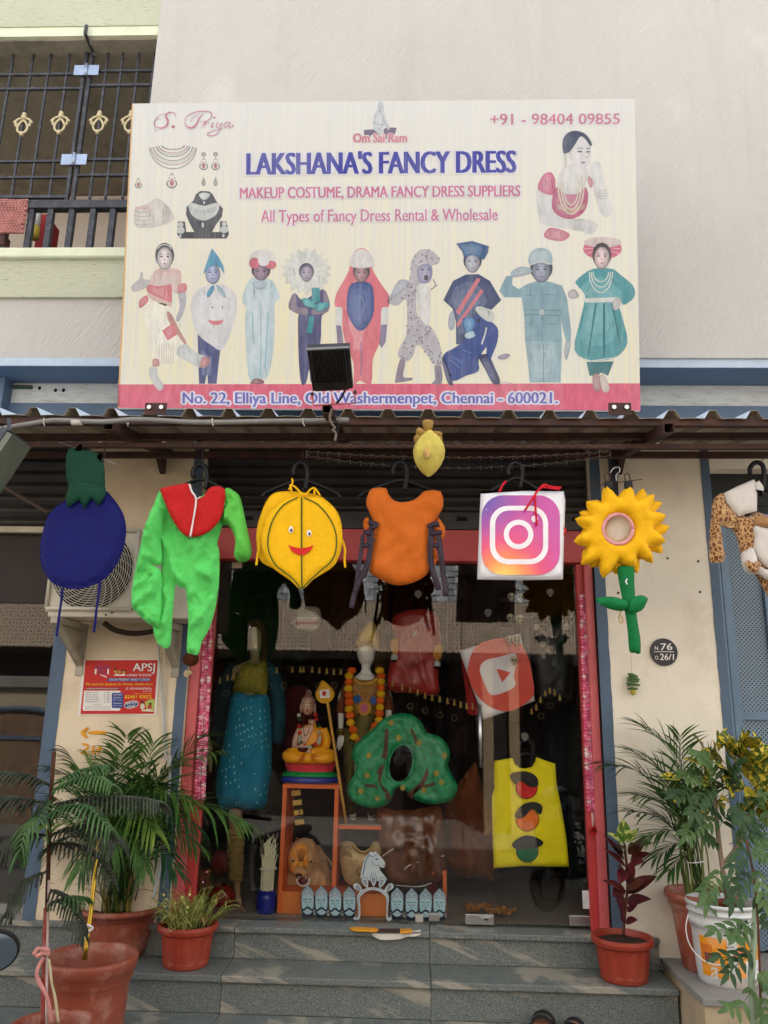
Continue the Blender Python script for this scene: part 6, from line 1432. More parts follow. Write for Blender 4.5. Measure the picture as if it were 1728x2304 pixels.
pf_ = [(((115,1812,-.93),(60,1798,-1.0),(0,1796,-1.05),(-60,1815,-1.1)),.17,0,20),(((115,1812,-.93),(200,1795,-.98),(290,1795,-1.02),(358,1806,-1.05)),.15,0,26),(((118,1770,-.92),(60,1745,-.97),(0,1738,-1.0),(-50,1745,-1.0)),.12,0,18),
 (((120,1765,-.92),(180,1735,-.9),(240,1722,-.88)),.10,1,16),(((118,1780,-.92),(170,1755,-1.0),(215,1750,-1.05),(252,1768,-1.08)),.10,1,16),(((112,1880,-.92),(180,1858,-1.0),(230,1868,-1.05),(262,1900,-1.08)),.14,0,20),
 (((112,1850,-.92),(150,1815,-1.02),(200,1820,-1.1),(250,1870,-1.13)),.12,1,18),(((110,1880,-.92),(50,1880,-1.0),(10,1905,-1.05),(-30,1940,-1.05)),.15,0,18),(((108,1960,-.93),(60,1985,-1.0),(30,2030,-1.03),(15,2060,-1.03)),.11,0,14),
 (((108,2000,-.94),(145,2020,-.98),(170,2060,-1.0),(190,2105,-1.0)),.10,0,14),(((108,2035,-.94),(150,2020,-.97),(190,2022,-.98)),.09,1,10),(((112,1900,-.92),(160,1900,-.95),(215,1925,-.98),(250,1985,-1.0)),.12,0,16),(((116,1800,-.92),(90,1840,-1.05),(60,1870,-1.1),(40,1930,-1.12)),.12,1,14)]
for i, (p, L, c, n) in enumerate(pf_): pine_frond(pts3(*p), L, 'frond', (PN, PNG)[c], na, seed=i, n=n)
mb = MB(); 
for i in range(60):
    z = r5.uniform(0,1); p = at(104+z*14, 2000-z*250, -.93); leafblade(mb, p, (r5.uniform(-1,1), r5.uniform(-1,0), .3), .05, .003, .8, n=3)
mb.build('bud_needles', BARK, na, kind='stuff')
# red croton, right
rc = thing('potted_croton', 'dark red croton in a ribbed terracotta pot on the step by the door', 'potted plant', (at(1404,2222,-.16).x,-.16,.50))
CX = at(1402,2150,-.16).x; CZ = at(1402,2105,-.16).z
pot(rc, CX, -.16, .50, CZ, .150, .112, TERR2, flutes=26)
ptube([(1402,2105,-.16),(1408,2040,-.16),(1412,1980,-.16),(1405,1900,-.16)], .007, 'stem', BARK, rc, 6)
CRD = leafm('croton_maroon', (52,26,28), (92,34,36), rough=.35); CRG = leafm('croton_green', (70,104,36), (110,140,60), vein=(190,196,110), rough=.35); CRM = leafm('croton_bronze', (64,48,30), (96,40,36), rough=.35)
def leaf1(parent, base, tip, w, mat, Y0, Y1, droop=.35, fold=.3, wave=.0, n=7, name='leaf'):
    b = at(*base, Y0); t = at(*tip, Y1); d = t-b; L = d.length*1.04; d0 = (d.normalized()+Vector((0,0,droop*.5))).normalized()
    mb = MB(); leafblade(mb, b, d0, L, w, droop, Vector((0,-.6,.8)), fold, n, .4, wave, base[0]); return mb.build(name, mat, parent, smooth=True)
cl = [((640,290),(635,140),.055,1,0,.02),((650,310),(525,235),.035,1,-.05,.1),((660,300),(745,200),.028,1,0,.1),((640,420),(500,250),.034,0,-.05,.1),((700,400),(800,250),.036,2,-.02,.1),((650,470),(505,345),.034,0,-.06,.1),((690,330),(838,300),.028,2,.0,.3),
 ((690,430),(820,370),.034,0,-.03,.4),((660,360),(590,320),.03,2,-.08,.1),((670,380),(700,300),.035,2,-.06,.1),((640,380),(560,310),.03,0,-.06,.2),((690,460),(780,430),.05,0,-.08,.5),((640,560),(600,460),.045,0,-.06,0),((665,590),(700,430),.04,0,-.05,.1),
 ((660,660),(865,535),.055,0,-.02,.3),((670,630),(780,565),.05,2,-.05,.4),((670,740),(828,680),.045,0,-.03,.9),((655,650),(495,565),.035,0,-.06,.3),((640,640),(560,680),.05,0,-.05,.9),((650,800),(570,620),.045,0,-.02,.2),((665,790),(735,735),.025,0,-.03,.2),((655,870),(735,845),.035,0,-.06,.4),((655,860),(620,740),.04,0,-.06,.0),((650,500),(610,590),.045,0,-.08,.6)]
for i, (b, t, w, c, y, dr) in enumerate(cl): leaf1(rc, G4(b)[0], G4(t)[0], w*1.35, (CRD,CRG,CRM)[c], -.16+y*.3, -.16+y, dr)
# tall pot with palm, right
tp_ = thing('potted_palm', 'slender palm tied with white string in a tall terracotta pot by the right pillar', 'potted plant', (at(1560,2170,-.12).x,-.16,.56))
TX = at(1582,2100,-.14).x; TZ = at(1582,2008,-.2).z
pot(tp_, TX, -.165, .56, TZ, .178, .115, TERR)
tf = [((1450,1635,-.15),(1515,1700,-.13),.20),((1360,1718,-.2),(1450,1745,-.15),.20),((1425,1692,-.2),(1495,1745,-.18),.18),((1440,1790,-.25),(1500,1815,-.2),.2),((1425,1823,-.25),(1500,1850,-.2),.19),((1530,1655,-.12),(1535,1760,-.1),.17),((1460,1880,-.25),(1520,1870,-.18),.18),((1475,1930,-.25),(1530,1900,-.18),.16),((1505,1960,-.22),(1545,1920,-.15),.15),((1600,1700,-.1),(1575,1800,-.1),.2),((1560,1780,-.3),(1550,1860,-.2),.18),((1495,1760,-.3),(1530,1830,-.2),.18)]
for i, (tip, mid, L) in enumerate(tf):
    b = Vector((TX+rnd.uniform(-.03,.03), -.165+rnd.uniform(-.03,.03), TZ-.05)); Mi = at(*mid); T_ = at(*tip)
    palm_frond([b, b.lerp(Mi,.55)+Vector((.02,0,.03)), Mi, T_], L*1.25, .012, 15, 'frond', (PALM, PALMD, PALM)[i % 3], tp_, droop=.7, seed=40+i, start=.45)
mb = MB()
for i in range(18):
    b = Vector((TX-.02+r5.uniform(-.05,.05), -.165+r5.uniform(-.03,.03), TZ-.05)); mb.tube(cr([b, b+Vector((-.01+r5.uniform(-.02,.02),0,.22)), b+Vector((r5.uniform(-.1,.06), r5.uniform(-.05,.05), .55))], 3, False), .0042, 5)
mb.build('stems', leafm('bamboo_green',(92,112,52),(130,140,80)), tp_, smooth=True)
MB().tube([Vector((TX-.025+.05*math.cos(a), -.165+.05*math.sin(a), TZ+.14+.006*math.cos(a))) for a in [k*.63 for k in range(11)]], .003, 5).build('white_string', WP, tp_)
# bucket with yellow croton and young neem
bk = thing('bucket_planter', 'white paint bucket with orange label planted with a yellow croton shrub', 'potted plant', (at(1640,2240,-.35).x,-.34,.56))
UX = at(1632,2120,-.34).x; UZb = .56; UZt = at(1628,2035,-.44).z
BW = M('scuffed_white_bucket', (206,208,204), .4, var=.04, dirt=(186,130,104), damt=.6, ds=3.2, spec=.45)
Hb = UZt-UZb; mb = MB(); prof = [(.125,0),(.132,.01),(.138,.06),(.148,Hb*.62),(.153,Hb*.70),(.160,Hb*.705),(.161,Hb*.78),(.154,Hb*.79),(.156,Hb*.86),(.165,Hb*.865),(.165,Hb*.885),(.158,Hb*.89),(.160,Hb*.95),(.168,Hb*.955),(.169,Hb),(.160,Hb),(.155,Hb*.85)]
mb.loft([((UX,-.34,UZb+z), r, r) for r, z in prof], 48, False); mb.build('bucket', BW, bk, smooth=True)
MB().loft([((UX,-.34,UZb+Hb*.86), .15, .15), ((UX,-.34,UZb+Hb*.865), .01, .01)], 24).build('soil', SOIL, bk)
def cyl_patch(a0, a1, z0, z1, name, mat, dr=.0012, n=10):
    mb = MB(); 
    for i in range(n+1):
        a = rad(a0+(a1-a0)*i/n)
        for z in (z0, z1):
            r = .134+(.148-.134)*((z)/(Hb*.62))+dr; mb.v.append(Vector((UX+r*math.cos(a), -.34+r*math.sin(a), UZb+z)))
        if i: mb.f.append([2*i-2,2*i,2*i+1,2*i-1]); mb.mi.append(0)
    return mb.build(name, mat, bk, smooth=True)
OL = M('orange_label', (238,150,24), .45, var=.08, dirt=(230,226,220), damt=.3, ds=9)
cyl_patch(200,252,.04,Hb*.60,'orange_label',OL); cyl_patch(270,335,.05,Hb*.58,'orange_label',OL); cyl_patch(284,324,.04,.12,'white_label',M('paper_label',(220,218,214)), .002)
cyl_patch(210,228,.10,.14,'dark_badge',M('dark_badge',(70,52,70)), .002); cyl_patch(262,300,Hb*.40,Hb*.47,'red_stripe',M('salmon_stripe',(220,130,96)), .002); cyl_patch(202,226,Hb*.30,Hb*.5,'red_stripe',M('deep_orange_stripe',(216,120,40)), .002)
def mpU(px, py, l=0): 
    p = at(px, py, -.34); dx = (p.x-UX); r = .1475+.0008*l; q = at(px, py, -.34-math.sqrt(max(.002, r*r-(dx*.93)**2))); return q
text('TRACTOR', G4((1358,1036),(1420,1036),(1420,1048),(1358,1048)), mpU, ink('black',(50,46,48)), bk, 2, bold=.03)
text('a', G4((1255,1180),(1310,1180),(1310,1265),(1255,1265)), mpU, M('pale_grey_print',(186,190,186)), bk, 2)
MB().tube(cr([at(*G4(p)[0],-.47) for p in ((1095,810),(1078,900),(1100,1010),(1160,1100),(1240,1152),(1350,1168),(1460,1145),(1540,1080),(1580,980),(1590,900))], 4, False), .0028, 6).build('wire_handle', M('white_wire',(214,212,206)), bk, smooth=True)
ptube([(1640,2045,-.34),(1625,1950,-.33),(1615,1870,-.32),(1608,1790,-.32)], .012, 'trunk', M('pale_bark',(140,120,100),.9), bk, 8)
ptube([(1622,1950,-.33),(1650,1915,-.33),(1670,1885,-.33),(1690,1820,-.33)], .009, 'branch', M('pale_bark',(140,120,100)), bk, 8)
YC = leafm('croton_yellow_green', (58,82,34), (96,112,42), vein=(212,186,62), rough=.5); YC2 = leafm('croton_gold', (206,172,44), (150,150,54), vein=(110,122,44), rough=.5)
yl = [((1420,1180),(1275,965),.075,0),((1440,1150),(1220,1045),.06,1),((1470,1160),(1430,920),.075,0),((1500,1100),(1540,1000),.06,1),((1560,1200),(1640,1060),.07,0),((1280,1230),(1120,1110),.07,0),((1260,1260),(1100,1150),.04,1),((1150,1300),(925,1180),.05,0),((900,1370),(710,1340),.045,1),((960,1340),(870,1310),.04,0),
 ((1380,1250),(1290,1080),.07,0),((1520,1330),(1400,1130),.08,0),((1500,1380),(1560,1160),.08,1),((1560,1420),(1650,1200),.09,1),((1580,1300),(1700,1150),.08,0),((1150,1440),(1100,1420),.04,1),((900,1560),(835,1570),.035,1),((1320,1560),(1240,1540),.04,1),((1560,1480),(1460,1510),.06,1),((1640,1600),(1720,1350),.09,0),((1540,1640),(1480,1450),.06,0),((1600,1750),(1700,1600),.08,1),((1440,1700),(1530,1560),.06,0),((1330,1330),(1200,1230),.06,0),((1400,1480),(1330,1330),.07,0),((1640,1480),(1740,1420),.08,0),((1330,1180),(1345,1010),.05,1),((1470,1250),(1480,1100),.06,0)]
for i, (b, t, w, c) in enumerate(yl): leaf1(bk, G3(b)[0], G3(t)[0], w*1.3, (YC, YC2)[c*(i % 3 == 0)], -.30-.02*(i % 5), -.34-.05*(i % 4), .4, .18, .002)
r8 = random.Random(12)
for i in range(46):
    x = r8.uniform(1560,1735); y = r8.uniform(1665,1850); a = r8.uniform(-2.6,-.5); L = r8.uniform(34,58); leaf1(bk, (x,y), (x+L*math.cos(a), y+L*math.sin(a)), r8.uniform(.026,.045), YC, -.24-r8.uniform(0,.16), -.27-r8.uniform(0,.2), .5, .35, .003)
NEEM = leafm('neem_green', (58,86,44), (92,116,66)); NEED = leafm('neem_dark', (38,62,36), (64,88,50))
def neem_spray(parent, pts, n, L, w, mat, seed, droop=.6, name='spray'):
    r = random.Random(seed); P = cr(pts, 6, False); m = len(P); mb = MB().tube(P, .0016, 4)
    for k in range(n):
        t = .12+.88*(k+.5)/n; i = min(m-2, int(t*(m-1))); p = P[i].lerp(P[i+1], t*(m-1)-i); d = (P[i+1]-P[i]).normalized()
        sd = d.cross(Vector((0,-.7,.7))).normalized()
        for s in (-1,1): leafblade(mb, p, d*.6+sd*s*.9+Vector((0,r.uniform(-.3,.1),0)), L*r.uniform(.75,1.1)*(1-.3*abs(t-.5)), w, droop*r.uniform(.5,1.4), Vector((0,-.8,.5)), .25, 4, .35)
    leafblade(mb, P[-1], P[-1]-P[-3], L, w, .3, Vector((0,-.8,.5)), .2, 4, .35)
    return mb.build(name, mat, parent, smooth=True)
ns = [((1620,1800),(1580,1750),(1540,1745)),((1620,1830),(1570,1790),(1520,1790)),((1615,1770),(1600,1720),(1570,1700)),((1625,1790),(1640,1740),(1660,1720)),((1625,1850),(1580,1850),(1545,1880)),((1620,1860),(1640,1830),(1680,1850)),((1630,1950),(1600,1990),(1590,2030)),((1630,1960),(1650,2000),(1660,2060)),((1640,1900),(1690,1880),(1720,1900)),((1620,1900),(1590,1880),(1560,1840)),((1650,1850),(1700,1800),(1725,1790)),((1610,1760),(1580,1790),(1560,1830))]
for i, p in enumerate(ns): neem_spray(bk, [at(x, y, -.34-.06*k-.02*(i % 3)) for k, (x, y) in enumerate(p)], 7, .085, .024, (NEEM, NEED)[i % 2], i)
# foreground neem sapling with green stake
fn = thing('neem_sapling', 'thin neem sapling tied to a pale green stake at the right edge', 'sapling', (at(1690,2330,-1.2).x,-1.2,0))
g0 = at(1686,2300,-1.2); 
MB().tube([Vector((g0.x-.0,-1.2,0)), at(1690,2200,-1.2), at(1706,1975,-1.18)], .013, 10).build('stake', M('pale_green_stake',(150,168,138),.6,var=.12), fn, smooth=True)
ptube([(1712,2330,-1.2),(1710,2200,-1.2),(1704,2050,-1.2),(1694,1960,-1.19),(1680,1890,-1.18)], .0045, 'stem', M('reddish_stem',(112,62,44),.8), fn, 6)
MB().tube([at(1712,2330,-1.2), Vector((at(1712,2330,-1.2).x,-1.2,0))], .005, 6).build('stem', M('reddish_stem',(112,62,44)), fn)
fs = [((1690,2075),(1650,2085),(1610,2095)),((1700,2135),(1660,2150),(1618,2155)),((1695,2075),(1670,2100),(1655,2110)),((1700,2145),(1665,2165),(1640,2190)),((1705,2200),(1670,2260),(1640,2270)),((1690,1960),(1670,1980),(1650,2030)),((1690,1940),(1710,1990),(1722,2030)),((1695,2000),(1715,2040),(1728,2080)),((1704,2180),(1722,2200),(1735,2220)),((1684,1900),(1665,1925),(1650,1950)),((1684,1900),(1710,1920),(1730,1930)),((1680,1890),(1700,1850),(1728,1840)),((1710,2230),(1722,2270),(1728,2300))]
for i, p in enumerate(fs): neem_spray(fn, [at(x, y, -1.2-.03*k) for k, (x, y) in enumerate(p)], 4, .062, .02, (NEEM, NEED)[i % 2], 60+i)
# ---------------------------------------------------------------- inside the shop window
def sh(parent, crp, pts, Y, d, name, mat, **kw): return cushion(crp(*pts), Y, d, name, mat, parent, **kw)
OSH = M('orange_shelf_board', (226,110,56), .5, var=.06)
OSB = M('bright_orange_fascia', (226,128,62), .45, var=.05)
ds_ = thing('display_shelf', 'orange painted stepped display shelf inside the shop window', 'shelf', (-.6,.4,ZF))
def wbox(px0, py0, px1, py1, Y0, Y1, name, mat, parent, **kw): return pbox(px0, py0, px1, py1, Y0, Y1, name, mat, parent, **kw)
u0, u1 = at(634,1900,.27).x, at(641,1900,.27).x
zt_s = at(690,1765,.27).z; zbx = at(690,2020,.27).z
xl_, xr_ = at(628,1950,.27).x, at(757,1950,.27).x
MB().box(xl_, xl_+.024, .27, .62, ZF+.001, zt_s-.023).build('upright', OSH, ds_, bevel=.002)
MB().box(xr_-.024, xr_, .27, .62, ZF+.14, zt_s-.023).build('upright', OSH, ds_, bevel=.002)
MB().box(xl_-.002, xr_+.002, .265, .62, zt_s-.022, zt_s).build('top_board', OSH, ds_, bevel=.002)
MB().box(xl_+.025, at(875,2030,.27).x, .266, .62, ZF+.116, zbx+.02).build('lower_board', OSH, ds_, bevel=.002)
MB().box(xl_+.0245, at(875,2030,.27).x, .262, .28, ZF+.001, ZF+.115).build('fascia', OSB, ds_, bevel=.002)
zsh = at(800,1857,.30).z
MB().box(xr_+.002, at(858,1860,.3).x, .29, .75, zsh-.020, zsh).build('side_board', OSH, ds_, bevel=.002); MB().box(xr_+.002, at(857,1860,.3).x, .292, .75, zsh+.001, zsh+.006).build('grey_mat', M('grey_mat',(140,128,116)), ds_)
MB().box(at(996,2000,.35).x, at(1004,2000,.35).x, .3, .55, ZF+.001, at(990,1955,.35).z-.02).build('upright', OSH, ds_); MB().box(at(972,2000,.35).x, at(1004,2000,.35).x, .3, .55, at(990,1955,.35).z-.019, at(990,1955,.35).z).build('side_board', OSH, ds_)
MB().box(at(960,1900,.6).x, at(985,1900,.6).x, .6, .62, ZF, at(970,1860,.6).z).build('red_panel', REDF, ds_)
# seated statue
bs = thing('seated_statue', 'painted seated saint statue in orange robe on a red lotus base upon the orange shelf', 'statue', (at(692,1765,.42).x, .42, zt_s))
sx = at(694,1765,.42).x; kx = 1/(FPX/(Vector((sx,.42,1.5))-CAM).length)*1.0
def sp_(X, Yy): # H2 crop pixels -> world on Y .42
    p = at(*H2((X,Yy))[0], .42); return p
def lz(Yy): return sp_(590, Yy).z
z0b = zt_s+.002; cxs = sp_(620,1300).x
def disc(zb, zt, r0, r1, nm, m, wav=0): 
    mb = MB(); n = 40
    for z, r in ((zb, r0*.98),(zb+.3*(zt-zb), r0),(zb+.7*(zt-zb), r1),(zt, r1*.96)):
        mb.v += [Vector((cxs+r*(1+wav*math.sin(j*math.pi))*math.cos(2*math.pi*j/n), .42+.62*r*(1+(wav if j % 2 else -wav))*math.sin(2*math.pi*j/n), z)) for j in range(n)]
    for i in range(3):
        for j in range(n): mb.f.append([i*n+j, i*n+(j+1)%n, (i+1)*n+(j+1)%n, (i+1)*n+j]); mb.mi.append(0)
    mb.f.append([3*n+j for j in range(n)]); mb.mi.append(0); mb.build(nm, m, bs, smooth=True)
W2 = (sp_(1040,1400)-sp_(215,1400)).x/2
disc(z0b, z0b+.034, W2, W2*.97, 'blue_base', M('enamel_blue',(38,52,150),.35,spec=.5), .01); disc(z0b+.034, z0b+.062, W2*.98, W2*.86, 'green_base', M('enamel_green',(14,140,64),.4,var=.2), .02)
disc(z0b+.062, z0b+.116, W2*.82, W2*.89, 'lotus_base', M('enamel_coral',(220,58,72),.4,var=.15), .02)
ROBE = M('ochre_orange_robe', (252,166,16), .45, var=.08, bump=.25, bs=20, spec=.4); SKN = M('bronze_painted_skin', (214,172,148), .35, metal=.15, var=.12, spec=.5)
zl_ = z0b+.125; u = .0036
mb = MB()
for s in (-1,1):
    mb.tube(cr([(cxs+s*.02,.40,zl_+.05),(cxs+s*.08,.36,zl_+.042),(cxs+s*.122,.36,zl_+.030),(cxs+s*.075,.33,zl_+.022),(cxs-s*.02,.325,zl_+.016)],4,False), [.034+.012*math.sin(math.pi*k/16) for k in range(17)], 14, True, .8)
mb.build('legs', ROBE, bs, smooth=True)
for k in range(7):
    for s in (-1,1): MB().tube(cr([(cxs+s*.02,.30-.004*k,zl_+.045-.006*k),(cxs+s*.07,.296,zl_+.028-.006*k),(cxs+s*.12,.318,zl_+.042-.006*k)],4,False), .0022, 5).build('robe_fold', M('robe_fold',(214,120,10),.5), bs, smooth=True)
MB().loft([((cxs,.42,zl_+.02),.075,.055),((cxs,.42,zl_+.08),.070,.05),((cxs,.425,zl_+.14),.078,.048),((cxs,.43,zl_+.18),.074,.042),((cxs,.43,zl_+.205),.04,.03)], 24).build('torso', ROBE, bs, smooth=True)
MB().prism([(cxs-.055,.372,zl_+.19),(cxs+.0,.366,zl_+.205),(cxs+.02,.366,zl_+.19),(cxs-.02,.362,zl_+.10),(cxs-.07,.372,zl_+.09)],(0,.03,0)).build('bare_chest', SKN, bs, smooth=False, bevel=.006)
MB().tube(cr([(cxs-.07,.42,zl_+.18),(cxs-.092,.41,zl_+.12),(cxs-.085,.37,zl_+.06),(cxs-.03,.33,zl_+.085)],4,False), .019, 10).build('arm', SKN, bs, smooth=True)
MB().tube(cr([(cxs+.07,.42,zl_+.18),(cxs+.095,.41,zl_+.12),(cxs+.08,.37,zl_+.06),(cxs+.01,.33,zl_+.05)],4,False), .026, 12).build('arm', ROBE, bs, smooth=True)
MB().ball((cxs-.0,.325,zl_+.045), .017, 10, 8, (.8,.6,1.5)).build('hand', SKN, bs, smooth=True)
MB().loft([((cxs,.425,zl_+.195),.024,.022),((cxs,.42,zl_+.235),.022,.022)], 16).build('neck', SKN, bs, smooth=True)
hz = sp_(590,310).z; hx = sp_(596,310).x
MB().loft([((hx,.405,hz-.052),.010,.012),((hx,.405,hz-.044),.024,.026),((hx,.41,hz-.02),.038,.038),((hx,.412,hz+.01),.042,.043),((hx,.415,hz+.035),.040,.042),((hx,.417,hz+.05),.030,.032),((hx,.417,hz+.056),.01,.01)], 24).build('head', SKN, bs, smooth=True)
HRC = M('curled_hair_cap', (150,112,100), .6, var=.2, bump=1, bs=220)
MB().loft([((hx,.428,hz+.022),.046,.044),((hx,.425,hz+.045),.040,.042),((hx,.42,hz+.062),.024,.026),((hx,.42,hz+.066),.020,.02),((hx,.42,hz+.085),.020,.02),((hx,.42,hz+.098),.008,.008)], 24).build('hair', HRC, bs, smooth=True)
for s in (-1,1):
    MB().ball((hx+s*.042,.415,hz-.012), .018, 8, 8, (.45,.5,1.7)).build('ear', SKN, bs, smooth=True)
    MB().ball((hx+s*.016,.373,hz+.002), .008, 8, 6, (1,.4,.5)).build('eye', wht, bs, smooth=True); MB().ball((hx+s*.016,.3705,hz+.002), .0038, 8, 6, (1,.4,1)).build('pupil', DARK, bs, smooth=True)
    MB().tube(cr([(hx+s*.006,.3705,hz+.012),(hx+s*.017,.3705,hz+.018),(hx+s*.029,.377,hz+.012)],3,False), .0014, 5).build('eyebrow', DARK, bs, smooth=True)
MB().ball((hx,.367,hz-.010), .007, 8, 6, (.8,1,1.4)).build('nose', SKN, bs, smooth=True); MB().ball((hx,.370,hz-.026), .009, 8, 6, (1,.5,.5)).build('lips', M('red_lips',(176,40,40),.4), bs, smooth=True); MB().ball((hx,.3695,hz+.022), .0028).build('forehead_dot', DARK, bs)
cols_ = [(196,192,178),(196,192,178),(220,60,30),(30,70,40),(196,192,178),(196,192,178),(206,40,40)]
for i, p in enumerate(cr([(hx-.05,.385,hz-.055),(cxs-.062,.36,zl_+.13),(cxs-.05,.345,zl_+.10),(cxs-.01,.335,zl_+.075),(cxs+.03,.335,zl_+.09),(cxs+.06,.35,zl_+.13),(hx+.05,.39,hz-.05)], 4, False)): MB().ball(p, .0125, 8, 6).build('garland_flower', M('floret_%d' % (i*3 % 7), cols_[i*3 % 7], .8, bump=1, bs=300), bs, smooth=True)
MB().tube(cr([(hx-.028,.39,hz-.05),(hx-.01,.36,zl_+.15),(hx,.355,zl_+.145),(hx+.012,.36,zl_+.16),(hx+.03,.39,hz-.05)],4,False), .0022, 5).build('necklace', M('brown_beads',(96,66,50)), bs, smooth=True)
MB().loft([((cxs-.035,.325,zl_+.05),.012,.012),((cxs-.035,.325,zl_+.058),.03,.02),((cxs-.035,.325,zl_+.075),.033,.022)], 14).build('bowl', M('dark_red_bowl',(84,18,24),.4), bs, smooth=True)
# spear
vl = thing('golden_spear', 'golden leaf-headed spear leaning in front of the shelf', 'spear', at(779,1850,.30))
GOLDP = M('gold_foil_paper', (220,160,30), .38, metal=.15, var=.3, vs=70, bump=.8, bs=260)
ptube([(732,1545,.24),(740,1600,.245),(779,1852,.29)], .0085, 'shaft', M('bamboo_yellow',(206,150,70),.5), vl, 8)
sh(vl, D1, [(1080,832),(1130,870),(1168,915),(1165,955),(1140,990),(1100,1003),(1060,995),(1035,965),(1028,925),(1050,880)], .235, .006, 'leaf_head', GOLDP, edge=.02, grid=.01, curve=3)
flat(D1((1058,905),(1133,898),(1137,960),(1062,965)), lambda x, y, l=0: at(x, y, .2275), 'white_label', wht, vl); flat(D1(*ell(1093,930,16,20)), lambda x, y, l=0: at(x, y, .2265), 'red_dot', ink('red',(196,42,36)), vl)
lines([(D1((1110,y),(1136,y)), .9) for y in (912,930,948)], lambda x, y, l=0: at(x, y, .2268), 'label_lines', blk, vl)
# white mannequin dressed as a deity
dm = thing('deity_mannequin', 'white faceless mannequin in gold costume with crown and marigold garland', 'mannequin', (at(815,1855,.55).x,.55,zsh))
PORC = M('glossy_white_mannequin', (236,234,224), .22, var=.03, spec=.5, bump=0)
q = lambda X, Yy, Y=.55: at(*H3((X,Yy))[0], Y)
fx = lambda X, Yy, Y=.55: at(*H2((X,Yy))[0], Y)
hip = q(470,1750); 
J_ = [(q(465,470),.05),(q(465,560),.052),(q(468,625),.036),(q(460,720),.026),(q(455,800),.036),(q(455,1000),.075),(q(455,1250),.062),(hip,.072),(q(250,870),.034),(q(160,1050),.03),(q(150,1300),.021),(q(148,1470),.016),(q(660,870),.034),(q(745,1060),.03),(q(745,1250),.022),(q(720,1450,.5),.018),
      (fx(1240,1300),.05),(fx(1235,1700),.03),(fx(1235,1930),.022),(fx(1235,1975,.48),.02),(fx(1500,1300),.05),(fx(1500,1700),.03),(fx(1500,1930),.022),(fx(1515,1975,.48),.02)]
skin('body', J_, [(0,1),(1,2),(2,3),(3,4),(4,5),(5,6),(6,7),(4,8),(8,9),(9,10),(10,11),(4,12),(12,13),(13,14),(14,15),(7,16),(16,17),(17,18),(18,19),(7,20),(20,21),(21,22),(22,23)], PORC, dm, root=7)
MB().loft([(q(463,638)+Vector((0,-.01,0)),.016,.02),(q(463,622),.040,.04),(q(463,570),.052,.054),(q(465,500),.060,.062),(q(467,430),.060,.062),(q(468,390),.050,.05)], 28).build('face', PORC, dm, smooth=True)
for k, (dx, L) in enumerate(((-30,180),(-12,205),(8,190),(24,150),(40,100))):
    MB().tube(cr([q(150+dx*.3,1500), q(145+dx,1500+L*.5,.53), q(135+dx*1.2,1500+L,.54)],3,False), [.0075,.007,.0065,.006,.0055,.005,.004], 7).build('finger', PORC, dm, smooth=True)
BRO = M('gold_sequin_brocade', (176,128,52), .42, metal=.12, var=.55, vs=120, bump=1, bs=240, dirt=(70,30,20), ds=30, damt=.7)
OLI = M('olive_gold_brocade', (112,104,52), .5, metal=.25, var=.55, vs=110, bump=1, bs=240, dirt=(40,40,26), ds=36, damt=.7)
kk = dict(edge=.06, grid=.018)
sh(dm, H3, [(310,775),(400,810),(520,810),(600,765),(700,850),(690,1000),(650,1150),(600,1300),(590,1750),(320,1750),(300,1300),(230,1150),(210,1000),(240,830)], .55, .095, 'costume', BRO, wr=.01, **kk)
sh(dm, H3, [(330,1240),(570,1240),(575,1600),(560,1750),(330,1750)], .50, .07, 'apron', OLI, wr=.02, wf=60, **kk)
sh(dm, H3, [(240,830),(170,900),(120,1050),(95,1235),(205,1240),(215,1100),(250,950)], .54, .04, 'sleeve', M('orange_sequin_sleeve',(140,74,40),.45,metal=.25,var=.5,vs=130,bump=1,bs=240), **kk)
sh(dm, H3, [(680,830),(745,920),(790,1080),(800,1200),(690,1205),(690,1050),(660,950)], .54, .04, 'sleeve', M('orange_sequin_sleeve',(140,74,40)), **kk)
sh(dm, H2, [(1130,620),(1330,840),(1320,1300),(1290,1700),(1290,1840),(1160,1850),(1110,1500),(1100,1000)], .54, .05, 'trouser_leg', OLI, wr=.02, wf=70, **kk)
sh(dm, H2, [(1400,1300),(1560,1300),(1560,1840),(1440,1840)], .54, .05, 'trouser_leg', OLI, wr=.02, wf=70, **kk)
sh(dm, H3, [(335,412),(355,310),(410,195),(490,105),(565,115),(615,220),(642,330),(638,430),(606,466),(560,440),(480,402),(400,405)], .50, .07, 'crown', M('embossed_gold_crown',(236,188,100),.35,metal=.2,var=.4,vs=110,bump=1.6,bs=170), edge=.04, grid=.012)
mpD = lambda x, y, l=0: at(x, y, .432-.002*l)
flat(H3(*ell(352,1066,50,50)), mpD, 'blue_medallion', M('blue_sequin',(24,80,140),.5,var=.5,vs=300), dm, 1); flat(H3(*ell(555,1085,42,50)), mpD, 'blue_medallion', M('blue_sequin',(24,80,140)), dm, 1)
flat(H3(*[tuple(p) for p in cr([(440,1110),(490,1110),(525,1170),(500,1240),(430,1285),(380,1230),(355,1170),(390,1110)],3)]), mpD, 'yellow_medallion', M('mustard_felt',(196,136,40)), dm, 1); flat(H3(*ell(440,1180,50,52)), mpD, 'pink_medallion', M('pink_sequin',(196,90,130),.5,var=.4,vs=300), dm, 3)
lines([(H3((310,910),(370,980),(430,1080)), 2.2),(H3((600,960),(520,1010),(460,1090)), 2.2)], mpD, 'beaded_strap', M('pink_beads',(206,130,110),.5,var=.5,vs=300), dm, 2)
lines([(H3(*ell(455,780,142,100,14,15,165)), 5)], mpD, 'neck_band', M('gold_braid',(170,126,50),.4,metal=.5,var=.4,vs=200), dm, 3)
